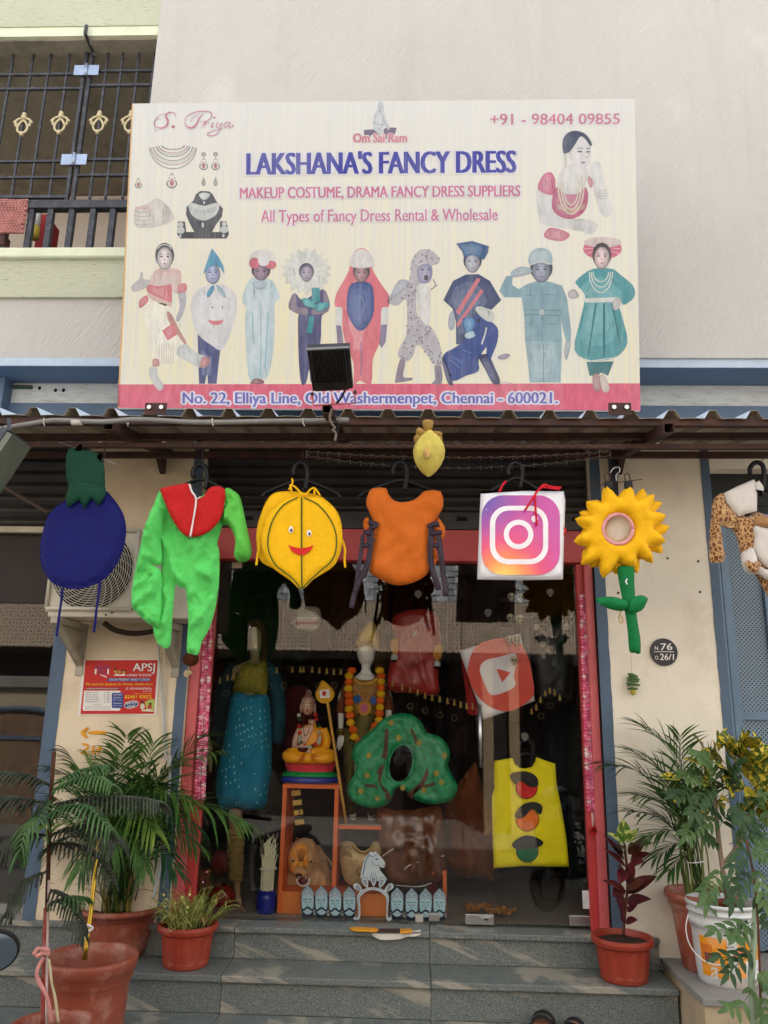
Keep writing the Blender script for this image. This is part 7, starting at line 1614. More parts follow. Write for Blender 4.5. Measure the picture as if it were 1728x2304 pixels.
lines([(H3((330+i*24,880),(330+i*24,960+20*math.sin(i))), .8) for i in range(11)], mpD, 'neck_fringe', M('gold_fringe',(190,150,90),.5), dm, 2)
mb = MB()
for i in range(26): mb.tube([q(420+r5.uniform(-20,20),1370,.46), q(420+r5.uniform(-70,100),1480+r5.uniform(0,60),.44)], .0014, 4)
mb.build('tassel', M('silver_tassel',(150,146,120),.4), dm)
for y in (1440,1462,1484,1505): MB().tube([q(148,y)+Vector((.026*math.cos(a),.026*math.sin(a),0)) for a in [k*.63 for k in range(11)]], .0045, 6).build('bangle', M('brass_bangle',(150,116,50),.35,metal=.8,var=.4,vs=90), dm, smooth=True)
gl_ = thing('marigold_garland', 'long garland of orange and yellow pompoms around the white mannequin', 'garland', q(450,1600,.43))
Lp = [(285,712),(252,780),(250,855),(242,935),(246,1022),(252,1105),(250,1190),(262,1270),(270,1360),(300,1448),(318,1538),(388,1590),(455,1588),(520,1540),(555,1475),(580,1405),(625,1330),(632,1250),(634,1170),(640,1085),(648,1000),(652,925),(650,850),(652,780),(632,712)]
COLS = [0,1,0,1,0,0,1,0,1,0,1,0,0,0,1,0,1,0,1,0,1,0,1,0,1]
PM = [M('orange_pompom',(250,104,20),.9,bump=1.5,bs=260,var=.15), M('yellow_pompom',(250,188,20),.9,bump=1.5,bs=260,var=.15)]
for i, (x, y) in enumerate(Lp):
    mb = MB(); c = q(x, y, .435-.0 if 400 > x or x > 500 else .42); mb.ball(c, .0275, 18, 12, (1,.8,.82))
    for k, v in enumerate(mb.v): d = v-c; mb.v[k] = c+d*(1+.09*noise.noise(d*160+Vector((i,0,0))))
    mb.build('pompom', PM[COLS[i]], gl_, smooth=True)
# lady mannequin in teal
fm = thing('lady_mannequin', 'female mannequin in olive lace blouse and dotted teal skirt at the window left', 'mannequin', at(545,2050,.5))
q1 = lambda X, Yy, Y=.5: at(*D1((X,Yy))[0], Y)
SK2 = M('tan_mannequin_skin', (150,134,96), .4, var=.08)
skin('body', [(q1(578,520),.042),(q1(576,600),.038),(q1(578,680),.026),(q1(560,730),.045),(q1(550,900),.085),(q1(545,1100),.09),(q1(420,760),.035),(q1(300,1000),.03),(q1(235,1280),.022),(q1(240,1400),.016),(q1(245,1520),.010),(q1(690,770),.035),(q1(770,1050),.028),(q1(740,1280),.02)],
     [(0,1),(1,2),(2,3),(3,4),(4,5),(3,6),(6,7),(7,8),(8,9),(9,10),(3,11),(11,12),(12,13)], SK2, fm, root=4)
sh(fm, D1, [(540,480),(570,430),(610,445),(625,520),(615,620),(590,668),(560,640),(545,560)], .49, .05, 'face', M('pale_green_tinted_face',(150,150,104),.4), edge=.05, grid=.015)  # face is a greener tan than the body
sh(fm, D1, [(520,400),(560,380),(620,385),(660,470),(670,600),(650,720),(610,700),(628,600),(622,500),(590,440),(545,450),(530,430)], .50, .05, 'hair', M('auburn_wig',(74,34,22),.7,var=.4,bump=1,bs=90,stretch=(4,4,.5)), edge=.03, grid=.015)
sh(fm, D1, [(415,920),(430,830),(490,715),(540,700),(600,705),(640,685),(664,720),(664,938),(540,930)], .46, .09, 'blouse', M('olive_lace',(150,140,44),.7,var=.45,vs=90,bump=1,bs=200), edge=.06, grid=.018)
def dotcloth():
    m, nt, b = newmat('dotted_teal_cotton'); v = coords(nt, (1,1,.55), (0,rad(12),0)); vo = nt.nodes.new('ShaderNodeTexVoronoi'); vo.inputs['Scale'].default_value = 42; vo.inputs['Randomness'].default_value = .25
    nt.links.new(v, vo.inputs['Vector']); f = ramp(nt, vo.outputs['Distance'], [(.0, 1.0), (.16, 1.0), (.20, 0.0)])
    nt.links.new(mixc(nt, f, lin((10,124,156)), lin((150,214,214))), b.inputs['Base Color']); b.inputs['Roughness'].default_value = .8; return m
TEAL = dotcloth()
sh(fm, D1, [(412,925),(540,930),(668,938),(690,1050),(700,1200),(702,1420),(690,1650),(640,1790),(430,1795),(310,1780),(285,1600),(330,1350),(370,1120)], .46, .11, 'skirt', TEAL, wr=.03, wf=45, wdir=(.05,1), edge=.09, grid=.02)
NT_ = M('dark_teal_gauze', (16,46,50), .8, var=.3)
sh(fm, D1, [(430,700),(350,740),(290,850),(255,1050),(235,1280),(300,1300),(330,1500),(300,1640),(250,1600),(360,1200),(410,900)], .5, .05, 'shawl', NT_, wr=.02, edge=.05)
sh(fm, D1, [(660,700),(740,740),(790,880),(810,1100),(780,1300),(700,1290),(690,1000),(670,850)], .5, .05, 'shawl', M('teal_gauze',(10,62,74),.8,var=.3), wr=.02, edge=.05)
lg = thing('mannequin_leg', 'mannequin leg in gathered khaki legging standing by the window', 'mannequin', at(545,2052,.42))
q2 = lambda X, Yy, Y=.42: at(*E1((X,Yy))[0], Y)
skin('leg', [(q2(430,380),.05),(q2(435,650),.038),(q2(440,900),.022),(q2(450,1060),.018),(q2(470,1140,.40),.022),(q2(490,1158,.34),.018),(q2(495,1165,.30),.010)], [(0,1),(1,2),(2,3),(3,4),(4,5),(5,6)], M('brown_mannequin_skin',(150,118,92),.4), lg)
mb = MB()
for i in range(26):
    y = 560+i*14.5; r = .050-(y-560)*.000045+.003*math.sin(i*2.1); c = q2(430+ (6 if y > 750 else 0)+3*math.sin(i), y)
    mb.tube([c+Vector((r*math.cos(a),r*.9*math.sin(a),.004*math.sin(a*2+i))) for a in [k*math.pi/8 for k in range(17)]], .0075, 6, False)
mb.build('gathered_legging', fabric('khaki_jersey',(142,116,66),var=.15), lg, smooth=True)
# lion mask
ln = thing('lion_figure', 'papier-mache lion with open mouth and shaggy tan mane on the orange shelf', 'sculpture', at(690,2015,.42))
LF = M('lion_face_paint', (244,158,52), .5, var=.25, vs=22, dirt=(226,196,150), ds=16, damt=.5)
MANE = M('tan_mane_hair', (206,166,116), .9, var=.35, bump=1, bs=120, stretch=(4,4,.6)); MANE2 = M('pale_mane_hair', (222,188,144), .9, var=.3, bump=1, bs=120)
c0 = at(*E1((930,790))[0], .44)
MB().ball(c0+Vector((.0,.05,.0)), .098, 24, 16, (1,.9,1.25)).build('mane_core', MANE, ln, smooth=True)
MB().ball(c0+Vector((-.02,-.005,.01)), .070, 24, 16, (.95,.8,1.3)).build('head', LF, ln, smooth=True)
q3 = lambda X, Yy, Y=.38: at(*E1((X,Yy))[0], Y)
MB().ball(q3(915,870,.385), .038, 18, 12, (1.15,.9,.8)).build('muzzle', M('lion_muzzle',(210,160,104),.5,var=.2), ln, smooth=True)
MB().ball(q3(905,890,.352), .013, 12, 8, (1.6,.8,.7)).build('nose', M('dark_red_nose',(84,28,24),.4), ln, smooth=True)
MB().ball(q3(935,945,.375), .030, 16, 10, (1,.6,.85)).build('mouth', M('lion_mouth_red',(96,22,22),.4), ln, smooth=True)
for k in range(11):
    a = math.pi*(k/10); p = q3(935-46*math.cos(a), 925+48*math.sin(a), .352); MB().ball(p, .0052, 6, 5, (1,1,1.3)).build('tooth', wht, ln, smooth=True)
for k in (905, 955): MB().loft([(q3(k,905,.352),.0045,.004),(q3(k,928,.352),.001,.001)], 8).build('fang', wht, ln, smooth=True)
for x, y in ((862,785),(995,790)):
    MB().ball(q3(x,y,.383), .012, 14, 8, (1.2,.6,.9)).build('eye', M('eye_amber',(196,160,110),.2), ln, smooth=True); MB().ball(q3(x,y,.3745), .006, 10, 6).build('pupil', DARK, ln, smooth=True)
for s in range(-3,4): MB().tube(cr([q3(925+s*14,690+abs(s)*8,.376),q3(922+s*9,740,.371),q3(918+s*5,790,.372)],3,False), .0015, 4).build('painted_stripe', M('brown_stripe',(120,56,24),.5), ln)
for s in (-1,1):
    for j in range(4): MB().tube(cr([q3(918+s*10,800+j*14,.368),q3(918+s*28,815+j*16,.367),q3(918+s*42,840+j*14,.372)],3,False), .0012, 4).build('painted_stripe', M('brown_stripe',(120,56,24)), ln)
mb = MB(); mb2 = MB()
for i in range(420):
    a = r5.uniform(0, 2*math.pi); rr2 = r5.uniform(.055,.085); p = c0+Vector((rr2*math.cos(a), r5.uniform(.02,.08), rr2*1.3*math.sin(a)))
    o = Vector((math.cos(a)*.045+r5.uniform(-.01,.03), r5.uniform(-.01,.02), -.03+.03*math.sin(a)+r5.uniform(-.04,.01)))
    (mb if i % 3 else mb2).tube(cr([p, p+o*.8+Vector((0,-.01,.01)), p+o*1.5+Vector((0,0,-.05)), p+o*1.6+Vector((r5.uniform(-.01,.01),0,-.10))],3,False), [.0022]*9+[.0008], 4)
mb.build('mane_hair', MANE, ln, smooth=True, kind='stuff'); mb2.build('mane_hair', MANE2, ln, smooth=True, kind='stuff')
sh(ln, E1, [(790,1040),(800,900),(860,850),(1050,800),(1140,900),(1150,1040),(900,1055)], .5, .06, 'body', MANE, wr=.02, edge=.05)
MB().tube(cr([q3(840,1000,.40), q3(860,1030,.34), q3(915,1035,.31)],3,False), .02, 10).build('paw', M('lion_paw',(176,128,80),.7), ln, smooth=True)
# bouquet, vase, hairy wig, red gourd, gold pages
vz = thing('blue_vase', 'blue vase with a tied bundle of pale wheat ears on the window floor', 'vase', at(597,2058,.28))
c = at(598,2058,.28); zt2 = at(598,2003,.28).z
MB().loft([((c.x,.28,ZF+.001),.05,.05),((c.x,.28,ZF+.03),.056,.056),((c.x,.28,ZF+.08),.055,.055),((c.x,.28,zt2),.046,.046)], 28).build('vase', M('royal_blue_glaze',(20,40,150),.3,var=.2,spec=.5), vz, smooth=True)
mb = MB()
for i in range(60):
    a = r5.uniform(0,6.28); r = r5.uniform(0,.038); b = Vector((c.x+r*math.cos(a), .28+r*math.sin(a), zt2-.01)); h = r5.uniform(.14,.26)
    mb.tube([b, b+Vector((0,0,.12)), b+Vector((r5.uniform(-.025,.025),0,h)), b+Vector((r5.uniform(-.035,.035),0,h+r5.uniform(0,.09)))], [.0042,.0045,.003,.0006], 5)
mb.build('wheat_bundle', M('cream_wheat',(232,228,196),.8,var=.12), vz, kind='stuff'); MB().tube([Vector((c.x+.046*math.cos(k*.63),.28+.046*math.sin(k*.63),zt2+.115+.005*math.sin(k))) for k in range(11)], .005, 6).build('ribbon', wht, vz)
hw_ = thing('dark_wig', 'round dark green-black shaggy wig hanging behind the statue', 'wig', at(600,1815,.48))
c = at(*E1((665,250))[0], .48); mb = MB().ball(c, .085, 20, 14, (1,.6,1.4))
for i in range(500):
    v = Vector((r5.gauss(0,1), r5.gauss(0,1)*.6, r5.gauss(0,1))).normalized(); p = c+Vector((v.x*.083,v.y*.05,v.z*.117)); mb.tube([p, p+v*.012+Vector((.006,0,-.018)), p+v*.014+Vector((.01,0,-.045))], [.0016,.0012,.0005], 3)
mb.build('hair', M('dark_olive_hair',(50,50,40),.85,var=.4), hw_, kind='stuff')
gp_ = thing('gold_card_strip', 'black strip with four gold cards hanging inside the orange shelf', 'hanging strip', at(665,1860,.35))
for i, (x, y) in enumerate(((880,280),(890,352),(898,425),(907,498))):
    P = [at(*E1(p)[0], .34) for p in ((x-34,y-16),(x+34,y-24),(x+38,y+14),(x-30,y+24))]; MB().prism(P, (0,.004,0)).build('gold_card', M('gold_card',(206,168,84),.35,metal=.5,var=.2,vs=60), gp_)
ribbon([(*p,.347) for p in E1((875,255),(890,380),(912,520))], .024, 'black_strip', DARK, gp_)
rg = thing('red_gourd_prop', 'dark red gourd prop with a patterned fish mask at the left window corner', 'prop', at(490,2048,.36))
MB().ball(at(*E1((330,1060))[0], .42), .075, 20, 14, (1,.8,1)).build('gourd', M('glossy_dark_red',(140,26,22),.3,spec=.5), rg, smooth=True); MB().ball(at(*E1((330,800))[0], .5), .07, 20, 14, (1.1,.6,1)).build('lobe', M('maroon_satin',(104,34,34),.4), rg, smooth=True)
sh(rg, E1, [(110,890),(160,860),(230,845),(275,860),(240,900),(250,960),(330,950),(360,965),(250,1000),(230,1060),(110,1060)], .34, .02, 'mask', M('brown_gold_mask',(120,66,34),.5,var=.6,vs=60,bump=1), edge=.02)
MB().ball(at(*E1((232,865))[0], .315), .007).build('mask_eye', M('gold_card',(206,168,84)), rg); MB().ball(at(*E1((195,995))[0], .30), .007).build('white_bead', wht, rg)
# breastplate
bpz = thing('gold_breastplate', 'beige gold moulded breastplate in clear plastic leaning in the window', 'breastplate', at(805,2000,.38))
GB = M('dull_gold_moulding', (196,166,118), .4, metal=.15, var=.2, vs=30, dirt=(84,70,46), ds=14, damt=.5)
sh(bpz, E1, [(1200,680),(1250,640),(1310,650),(1345,695),(1385,712),(1430,690),(1460,645),(1520,650),(1525,760),(1500,880),(1420,960),(1330,980),(1250,940),(1215,830)], .38, .04, 'plate', GB, edge=.08, grid=.014, curve=2)
for x in (1300,1450): MB().ball(at(*E1((x,790))[0], .352), .032, 16, 10, (1.2,.35,1)).build('chest_muscle', GB, bpz, smooth=True)
for i in range(6): MB().tube([at(*E1((1225+i*13,665+i*3))[0],.345), at(*E1((1232+i*13,745+i*3))[0],.345)], .0045, 6).build('shoulder_rib', GB, bpz, smooth=True); MB().tube([at(*E1((1455+i*12,668-i))[0],.345), at(*E1((1450+i*12,740-i))[0],.345)], .0045, 6).build('shoulder_rib', GB, bpz, smooth=True)
MB().tube(cr([at(*E1(p)[0],.345) for p in ((1300,650),(1340,700),(1385,720),(1440,695),(1470,645))],4,False), .006, 6).build('collar_rim', M('bright_gold_trim',(190,156,90),.35,metal=.6), bpz, smooth=True)
for i in range(9): a = i*.7; MB().ball(at(*E1((1362+26*math.cos(a),868+30*math.sin(a)))[0], .335), .006, 8, 6).build('rosette', M('bright_gold_trim',(190,156,90)), bpz, smooth=True)
# ten-headed king heads: card cut-outs
NVY = M('print_navy', (20,34,58), .4, bump=0); SKY_ = M('print_face_blue', (186,226,240), .4, var=.15, vs=30, bump=0); CRW = M('print_crown_grey', (160,182,200), .4, var=.45, vs=160, bump=0); OUT = M('print_ink', (24,48,80), .4, bump=0); PALE = M('print_pale', (206,222,232), .4, bump=0)
hgrp = 'printed card king heads in a row'
heads = [(228,570,'first from the left end'),(363,575,'second from the left end'),(498,583,'third from the left end'),(638,583,'beside the arch on its left'),(1107,592,'beside the arch on its right'),(1250,600,'second right of the arch'),(1387,600,'third right of the arch'),(1523,600,'last at the right end')]
for (hx_, ty, wh) in heads:
    t = thing('card_king_head', 'blue moustached card king head with crown, '+wh, 'cut-out', at(*H6((hx_,890))[0], .2), hgrp)
    O = lambda dx, dy: (hx_+dx, ty+dy)
    mpk = lambda x, y, l=0: at(x, y, .2-.0012*l)
    out = [O(0,0),O(20,22),O(50,50),O(64,95),(hx_+66,ty+140),O(64,200),O(66,260),O(60,300),O(40,325),O(-40,325),O(-60,300),O(-66,260),O(-64,200),O(-66,140),O(-64,95),O(-50,50),O(-20,22)]
    MB().prism([mpk(*p) for p in H6(*[tuple(p) for p in cr(out,2)])], (0,.004,0)).build('board', NVY, t)
    flat(H6(*[tuple(p) for p in cr([O(-50,115),O(50,115),O(58,180),O(52,240),O(34,278),O(0,292),O(-34,278),O(-52,240),O(-58,180)],3)]), mpk, 'face', SKY_, t, 1)
    flat(H6(*[tuple(p) for p in cr([O(0,4),O(18,26),O(48,54),O(62,100),O(52,112),O(0,100),O(-52,112),O(-62,100),O(-48,54),O(-18,26)],2)]), mpk, 'crown', CRW, t, 1)
    lines([(H6(O(-58,118),O(0,104),O(58,118)), 2.0),(H6(O(-60,70),O(0,60),O(60,70)),.8)], mpk, 'crown_band', PALE, t, 2); flats([H6(*ell(hx_,ty+78,10,14))]+[H6(*ell(hx_+d,ty+92-abs(d)*.05,7,7)) for d in (-42,-24,24,42)], mpk, 'crown_jewels', PALE, t, 2)
    lines([(H6(O(-44,150),O(-28,140),O(-8,152)),1.3),(H6(O(44,150),O(28,140),O(8,152)),1.3),(H6(O(-4,160),O(-6,195),O(6,200)),.8)], mpk, 'eyebrows', OUT, t, 2)
    flats([H6(*ell(hx_+d,ty+172,13,6)) for d in (-26,26)], mpk, 'eye_whites', PALE, t, 2); flats([H6(*ell(hx_+d,ty+172,5,6)) for d in (-26,26)], mpk, 'pupils', OUT, t, 3)
    flat(H6(*[tuple(p) for p in cr([O(0,214),O(22,222),O(38,240),O(54,230),O(50,252),O(34,258),O(12,238),O(0,234),O(-12,238),O(-34,258),O(-50,252),O(-54,230),O(-38,240),O(-22,222)],2)]), mpk, 'moustache', OUT, t, 3)
    lines([(H6(O(-46,262),O(-20,258),O(0,252),O(20,258),O(46,262)), 1.6)], mpk, 'lower_lip_line', PALE, t, 2); lines([(H6(*ell(hx_+s*62,ty+270,6,24,8)), .9) for s in (-1,1)], mpk, 'earrings', PALE, t, 2)
arc = thing('card_arch_with_horse', 'white and blue card arch with petals and a horse head standing amid the king heads', 'cut-out', at(*H6((865,920))[0], .19))
mpa = lambda x, y, l=0: at(x, y, .185-.0012*l)
WBL = M('print_white_blue', (226,240,248), .4, var=.05, bump=0)
hp2 = H6((745,500),(760,420),(785,320),(820,275),(835,262),(838,240),(855,250),(880,255),(893,238),(908,258),(940,290),(975,330),(993,365),(985,400),(960,405),(925,380),(940,430),(980,480),(1010,520),(870,540))
MB().prism([mpa(x,y) for x, y in hp2], (0,.004,0)).build('horse_head', WBL, arc)
lines([(H6((770,480),(785,400),(805,320),(835,280)),2.4),(H6((860,330),(870,365),(900,380),(935,375)),1.2),(H6((955,385),(975,380),(985,395)),1.0),(H6((830,270),(845,290),(862,300),(905,275)),1.3)], mpa, 'horse_lines', M('print_mid_blue',(70,130,170),.4), arc, 1)
flats([H6(*ell(905,320,14,7)), H6(*ell(983,375,4,5)), H6(*ell(855,458,4,5)), H6(*ell(893,458,4,5))], mpa, 'horse_eye', OUT, arc, 2)
for (x, y, a) in ((725,600,-50),(795,550,-22),(875,530,0),(955,550,22),(1025,600,50)):
    pe = [tuple(p) for p in cr([(0,-58),(26,-42),(32,-8),(20,30),(0,58),(-20,30),(-32,-8),(-26,-42)],2)]; r_ = rad(a); rot = [(x+px_*math.cos(r_)-py_*math.sin(r_), y+px_*math.sin(r_)+py_*math.cos(r_)) for px_, py_ in pe]
    MB().prism([at(*p, .1805) for p in H6(*rot)], (0,.0035,0)).build('petal', WBL, arc)
    mpp = lambda x, y, l=0: at(x, y, .1795-.0008*l)
    lines([(H6(*rot, rot[0]), .9)], mpp, 'petal_outline', OUT, arc, 1); inn = [(x+(p[0]-x)*.45, y+(p[1]-y)*.55) for p in rot]; flat(H6(*inn), mpp, 'petal_heart', OUT, arc, 1); inn = [(x+(p[0]-x)*.34, y+(p[1]-y)*.45) for p in rot]; flat(H6(*inn), mpp, 'petal_heart', M('print_lilac',(190,190,210),.4), arc, 2)
ao = [(675,905),(690,885),(715,890),(725,860),(722,780),(712,710),(730,650),(790,610),(870,595),(950,610),(1010,650),(1028,710),(1018,780),(1012,860),(1020,890),(1045,888),(1052,910),(1035,928),(1008,920),(1000,880),(1000,780),(1002,710),(980,670),(930,635),(870,622),(810,635),(760,670),(738,710),(745,780),(745,880),(730,915),(695,925)]
MB().prism([at(*p, .176) for p in H6(*[tuple(p) for p in cr(ao,2)])], (0,.0035,0)).build('arch', WBL, arc)
lines([(H6((735,860),(734,780),(726,712),(742,662),(798,622),(870,608),(942,622),(998,662),(1014,712),(1008,780),(1006,860)), .7)], lambda x, y, l=0: at(x, y, .1748), 'arch_beads', M('print_mid_blue',(70,130,170)), arc, 0)
MB().box(at(*H6((1285,900))[0],.19).x, at(*H6((1362,900))[0],.19).x, .16, .19, ZF+.001, at(*H6((1320,865))[0],.17).z).build('card_block', wht, None, label='small white block propping the card heads near the glass clip', cat='block')
# tree costume
tc_ = thing('tree_costume', 'green padded tree costume with a face hole and painted fruit', 'costume', at(905,1820,.27))
def treec():
    m, nt, b = newmat('painted_tree_satin'); v = coords(nt); n1 = nz(nt, v, 26, 5, .7); c = ramp(nt, n1, [(.3, lin((6,92,54))), (.5, lin((14,140,84))), (.72, lin((60,160,120)))])
    nt.links.new(c, b.inputs['Base Color']); b.inputs['Roughness'].default_value = .4; bumpn(nt, b, nz(nt, v, 24, 4), .5, .01); return m
TRC = treec()
tout = [(792,1685),(805,1668),(838,1640),(862,1617),(900,1604),(930,1609),(950,1628),(960,1648),(985,1655),(1005,1672),(1013,1695),(1008,1720),(1018,1745),(1030,1768),(1024,1792),(1002,1806),(965,1810),(935,1800),(918,1785),(900,1770),(886,1782),(880,1800),(862,1815),(828,1818),(797,1806),(782,1790),(783,1765),(796,1745),(800,1720),(790,1702)]
cushion(tout, .27, .03, 'canopy', TRC, tc_, holes=[[tuple(p) for p in ell(902,1718,25,42,20,0,360,12)]], wr=.012, edge=.035, grid=.014, curve=2)
mpt = lambda x, y, l=0: at(x, y, .232-.001*l)
BRN = fabric('branch_brown', (92,66,50), var=.25)
flats([[tuple(p) for p in stroke([(870,1640),(866,1700),(850,1760),(872,1800)], lambda t: 8+8*t)], [tuple(p) for p in stroke([(925,1640),(960,1740),(920,1790)], lambda t: 6+6*t)], [tuple(p) for p in stroke([(820,1768),(860,1772),(880,1800)], 7)], [tuple(p) for p in stroke([(985,1762),(940,1775),(925,1795)], 7)]], mpt, 'painted_branches', BRN, tc_, 0)
for (x, y) in ((880,1626),(897,1660),(982,1740),(993,1760),(906,1772),(954,1778),(830,1700),(826,1745),(812,1780),(850,1795),(943,1672),(1000,1700)): flat([tuple(p) for p in ell(x,y,6,7,12)], mpt, 'painted_fruit', M('painted_fruit',(160,146,60),.5,var=.3,vs=60), tc_, 1)
sh(tc_, E2, [(-40,500),(60,520),(200,530),(400,500),(420,700),(440,800),(445,1000),(300,1040),(100,1060),(30,1000),(-20,800)], .36, .05, 'quilted_trunk', M('brown_satin_in_plastic',(100,56,32),.22,var=.3,vs=6,spec=.6), wr=.05, wf=14, edge=.08, grid=.02)
for P_ in (((150,945),(200,905),(330,870),(430,845)),((0,850),(120,780),(300,770)),((90,1050),(250,1060),(340,1035))): MB().tube(cr([at(*E2(p)[0],.30) for p in P_],4,False), .0025, 5).build('plastic_glint', M('painted_plastic_glint',(220,216,206),.15), tc_, smooth=True)  # pale opaque tubes stand in for glints along the plastic folds
# red and gold child suit, generic
rs_ = thing('red_padded_suit', 'red padded child suit with mustard elbow patches in a clear bag', 'costume', at(930,1560,.35))
RSU = M('red_padding_in_plastic', (150,40,36), .35, var=.3, vs=8, spec=.5)
sh(rs_, D2, [(90,350),(180,310),(300,300),(400,330),(430,420),(440,600),(420,800),(415,940),(250,930),(50,900),(60,700),(90,500),(70,420)], .36, .04, 'suit', RSU, wr=.03, wf=24, edge=.06)
for (x, y) in ((95,580),(412,620)): sh(rs_, D2, [(x-32,y-50),(x+30,y-55),(x+32,y+30),(x,y+60),(x-30,y+30)], .32, .02, 'mustard_patch', fabric('mustard_cotton',(186,126,40)), edge=.02)
for (x, y) in ((90,668),(408,718)): sh(rs_, D2, [(x-22,y-28),(x+22,y-28),(x+20,y+25),(x-18,y+25)], .315, .015, 'white_cuff', fabric('grey_white_cotton',(170,170,166)), edge=.015)
flat(D2(*ell(255,490,28,30)), lambda x, y, l=0: at(x, y, .312), 'round_badge', M('pale_badge',(176,172,168),.4), rs_)
# play-button bag
yb = thing('play_button_bag', 'tilted white and red bag costume printed with a play button app icon', 'costume', at(1090,1620,.22))
sh(yb, D2, [(575,610),(800,545),(1030,480),(1085,700),(1140,985),(950,1060),(755,1127),(660,860)], .24, .02, 'bag', IWH, wr=.003, edge=.02, curve=1, grid=.018)
mpy = lambda x, y, l=0: at(x, y, .2165-.001*l)
YR = M('glossy_red_print', (214,62,46), .25, var=.06, bump=.5, bs=14, spec=.5)
flat(D2(*[tuple(p) for p in cr([(700,580),(860,520),(1000,530),(1085,650),(1125,820),(1130,940),(1060,1010),(960,1060),(850,1050),(740,980),(660,860),(638,740)],4)]), mpy, 'red_icon', YR, yb, 0, holes=[D2(*[tuple(p) for p in cr([(745,705),(790,675),(880,655),(990,630),(1000,690),(985,800),(995,860),(960,900),(850,940),(800,930),(765,860),(728,760)],3)])])
flat(D2((853,745),(958,772),(895,848)), mpy, 'play_triangle', YR, yb, 1)
sh(yb, D2, [(570,570),(585,590),(680,880),(740,1060),(640,1080),(620,900)], .27, .015, 'side_panel', fabric('dark_red_side',(140,22,22)), edge=.02)
# traffic light vest
tv = thing('traffic_light_vest', 'yellow vest costume with red, orange and green lights hung inside the glass door', 'costume', at(1195,1950,.2))
sh(tv, E2, [(775,190),(840,178),(900,170),(920,215),(950,238),(990,243),(1035,232),(1055,200),(1065,165),(1130,188),(1195,210),(1205,350),(1240,520),(1270,700),(1292,922),(1150,922),(1000,917),(880,925),(770,932),(762,700),(757,440),(775,380),(772,280)], .19, .012, 'vest', fabric('lemon_yellow_vest',(246,228,24),var=.05), wr=.010, wf=25, wdir=(1,.1), edge=.02, curve=1, grid=.02)
mpv = lambda x, y, l=0: at(x, y, .166-.001*l)
TB = fabric('charcoal_felt', (40,42,44))
for (x, y, r, c, nm) in ((998,378,72,(222,52,40),'red'),(1003,597,77,(238,118,40),'orange'),(1003,815,74,(10,108,72),'green')):
    flat(E2(*ell(x,y,r+4,r+4)), mpv, 'outline', DARK, tv, 0); flat(E2(*ell(x,y,r,r)), mpv, nm+'_light', fabric('felt_'+nm,c), tv, 1)
for P_ in ([(885,285),(920,268),(990,262),(1050,285),(1078,325),(1070,368),(1020,370),(960,330),(925,355),(895,325)], [(917,570),(950,510),(1000,480),(1060,475),(1105,500),(1105,540),(1085,560),(1040,520),(990,570),(950,588)], [(897,765),(940,725),(1000,705),(1060,718),(1115,752),(1085,785),(1000,800),(925,800)]): sh(tv, E2, P_, .160, .006, 'visor', TB, edge=.01, grid=.012)
t = hanger(1184,1668,58,.205,'black hanger inside the traffic light vest',28); t['group'] = 'plastic hangers on the awning rail'; del t['group']
for c_ in list(t.children):
    if c_.name.startswith('wire_loop'): bpy.data.objects.remove(c_)
# grey armour suit, generic
gm = thing('dark_armour_suit', 'dark padded suit with grey mail sleeves and round silver studs', 'costume', at(1230,1580,.4))
sh(gm, D2, [(1110,380),(1180,370),(1250,410),(1340,370),(1410,400),(1420,600),(1415,960),(1250,1000),(1130,960),(1110,650)], .40, .05, 'body', M('black_padding',(30,32,36),.4,var=.2), wr=.02, edge=.06)
MAIL = M('grey_scale_mail', (96,94,92), .5, metal=.3, var=.5, vs=140, bump=1, bs=180)
sh(gm, D2, [(1120,385),(1060,380),(1035,480),(1030,640),(1050,700),(1100,690),(1115,560)], .40, .035, 'sleeve', MAIL, edge=.03); sh(gm, D2, [(1410,390),(1450,390),(1470,500),(1475,640),(1465,720),(1420,690)], .40, .035, 'sleeve', MAIL, edge=.03)
SIL = M('dull_silver', (150,142,132), .35, metal=.7)
for (x, y, r) in ((1152,435,28),(1375,435,28),(1200,562,27),(1338,565,28),(1205,655,20)): MB().tube([at(*D2((x,y))[0],.352), at(*D2((x,y))[0],.34)], r/3.318/430, 20).build('stud', SIL, gm, bevel=.003)
for s in (-1,1):
    for k in range(3): MB().tube(cr([at(*D2(p)[0],.345) for p in ((1263+s*(70+k*10),440+k*18),(1263+s*(34+k*8),490),(1263+s*(18+k*8),560),(1263+s*(30+k*6),630))],3,False), .0035, 5).build('curved_strap', SIL, gm, smooth=True)
ptube([(*p,.33) for p in D2((1275,680),(1276,750))], .004, 'zip', STEEL, gm, 6, 1)
# skulls, jaw mask, suction hooks
SKU = M('bone_plastic', (196,190,160), .5, var=.1)
sk = thing('skull_string', 'string of seven small plastic skulls hanging inside the glass door', 'garland', at(1155,1500,.17))
for i, (x, y) in enumerate(((965,213),(1030,218),(957,370),(1027,376),(950,530),(1004,537),(985,685))):
    c = at(*D2((x,y))[0], .17)
    sm = MB().ball(c+Vector((0,0,.006)), .0235, 14, 10, (.95,.95,.95)).ball(c+Vector((0,-.004,-.018)), .013, 10, 6, (1,.9,.8)); sm.build('skull', SKU, sk, smooth=True)
    e = MB(); 
    for s in (-1,1): e.ball(c+Vector((s*.0085,-.019,.002)), .006, 8, 6, (1,.6,1.1))
    e.ball(c+Vector((0,-.021,-.008)), .003, 6, 4).tube([c+Vector((-.008,-.0165,-.019)), c+Vector((.008,-.0165,-.019))], .0014, 4).build('sockets', DARK, sk, smooth=True)
for x in (960,1025): ptube([(*p,.175) for p in D2((x,120),(x,400),(x-5,640))], .0008, 'string', DARK, sk, 4, 1)
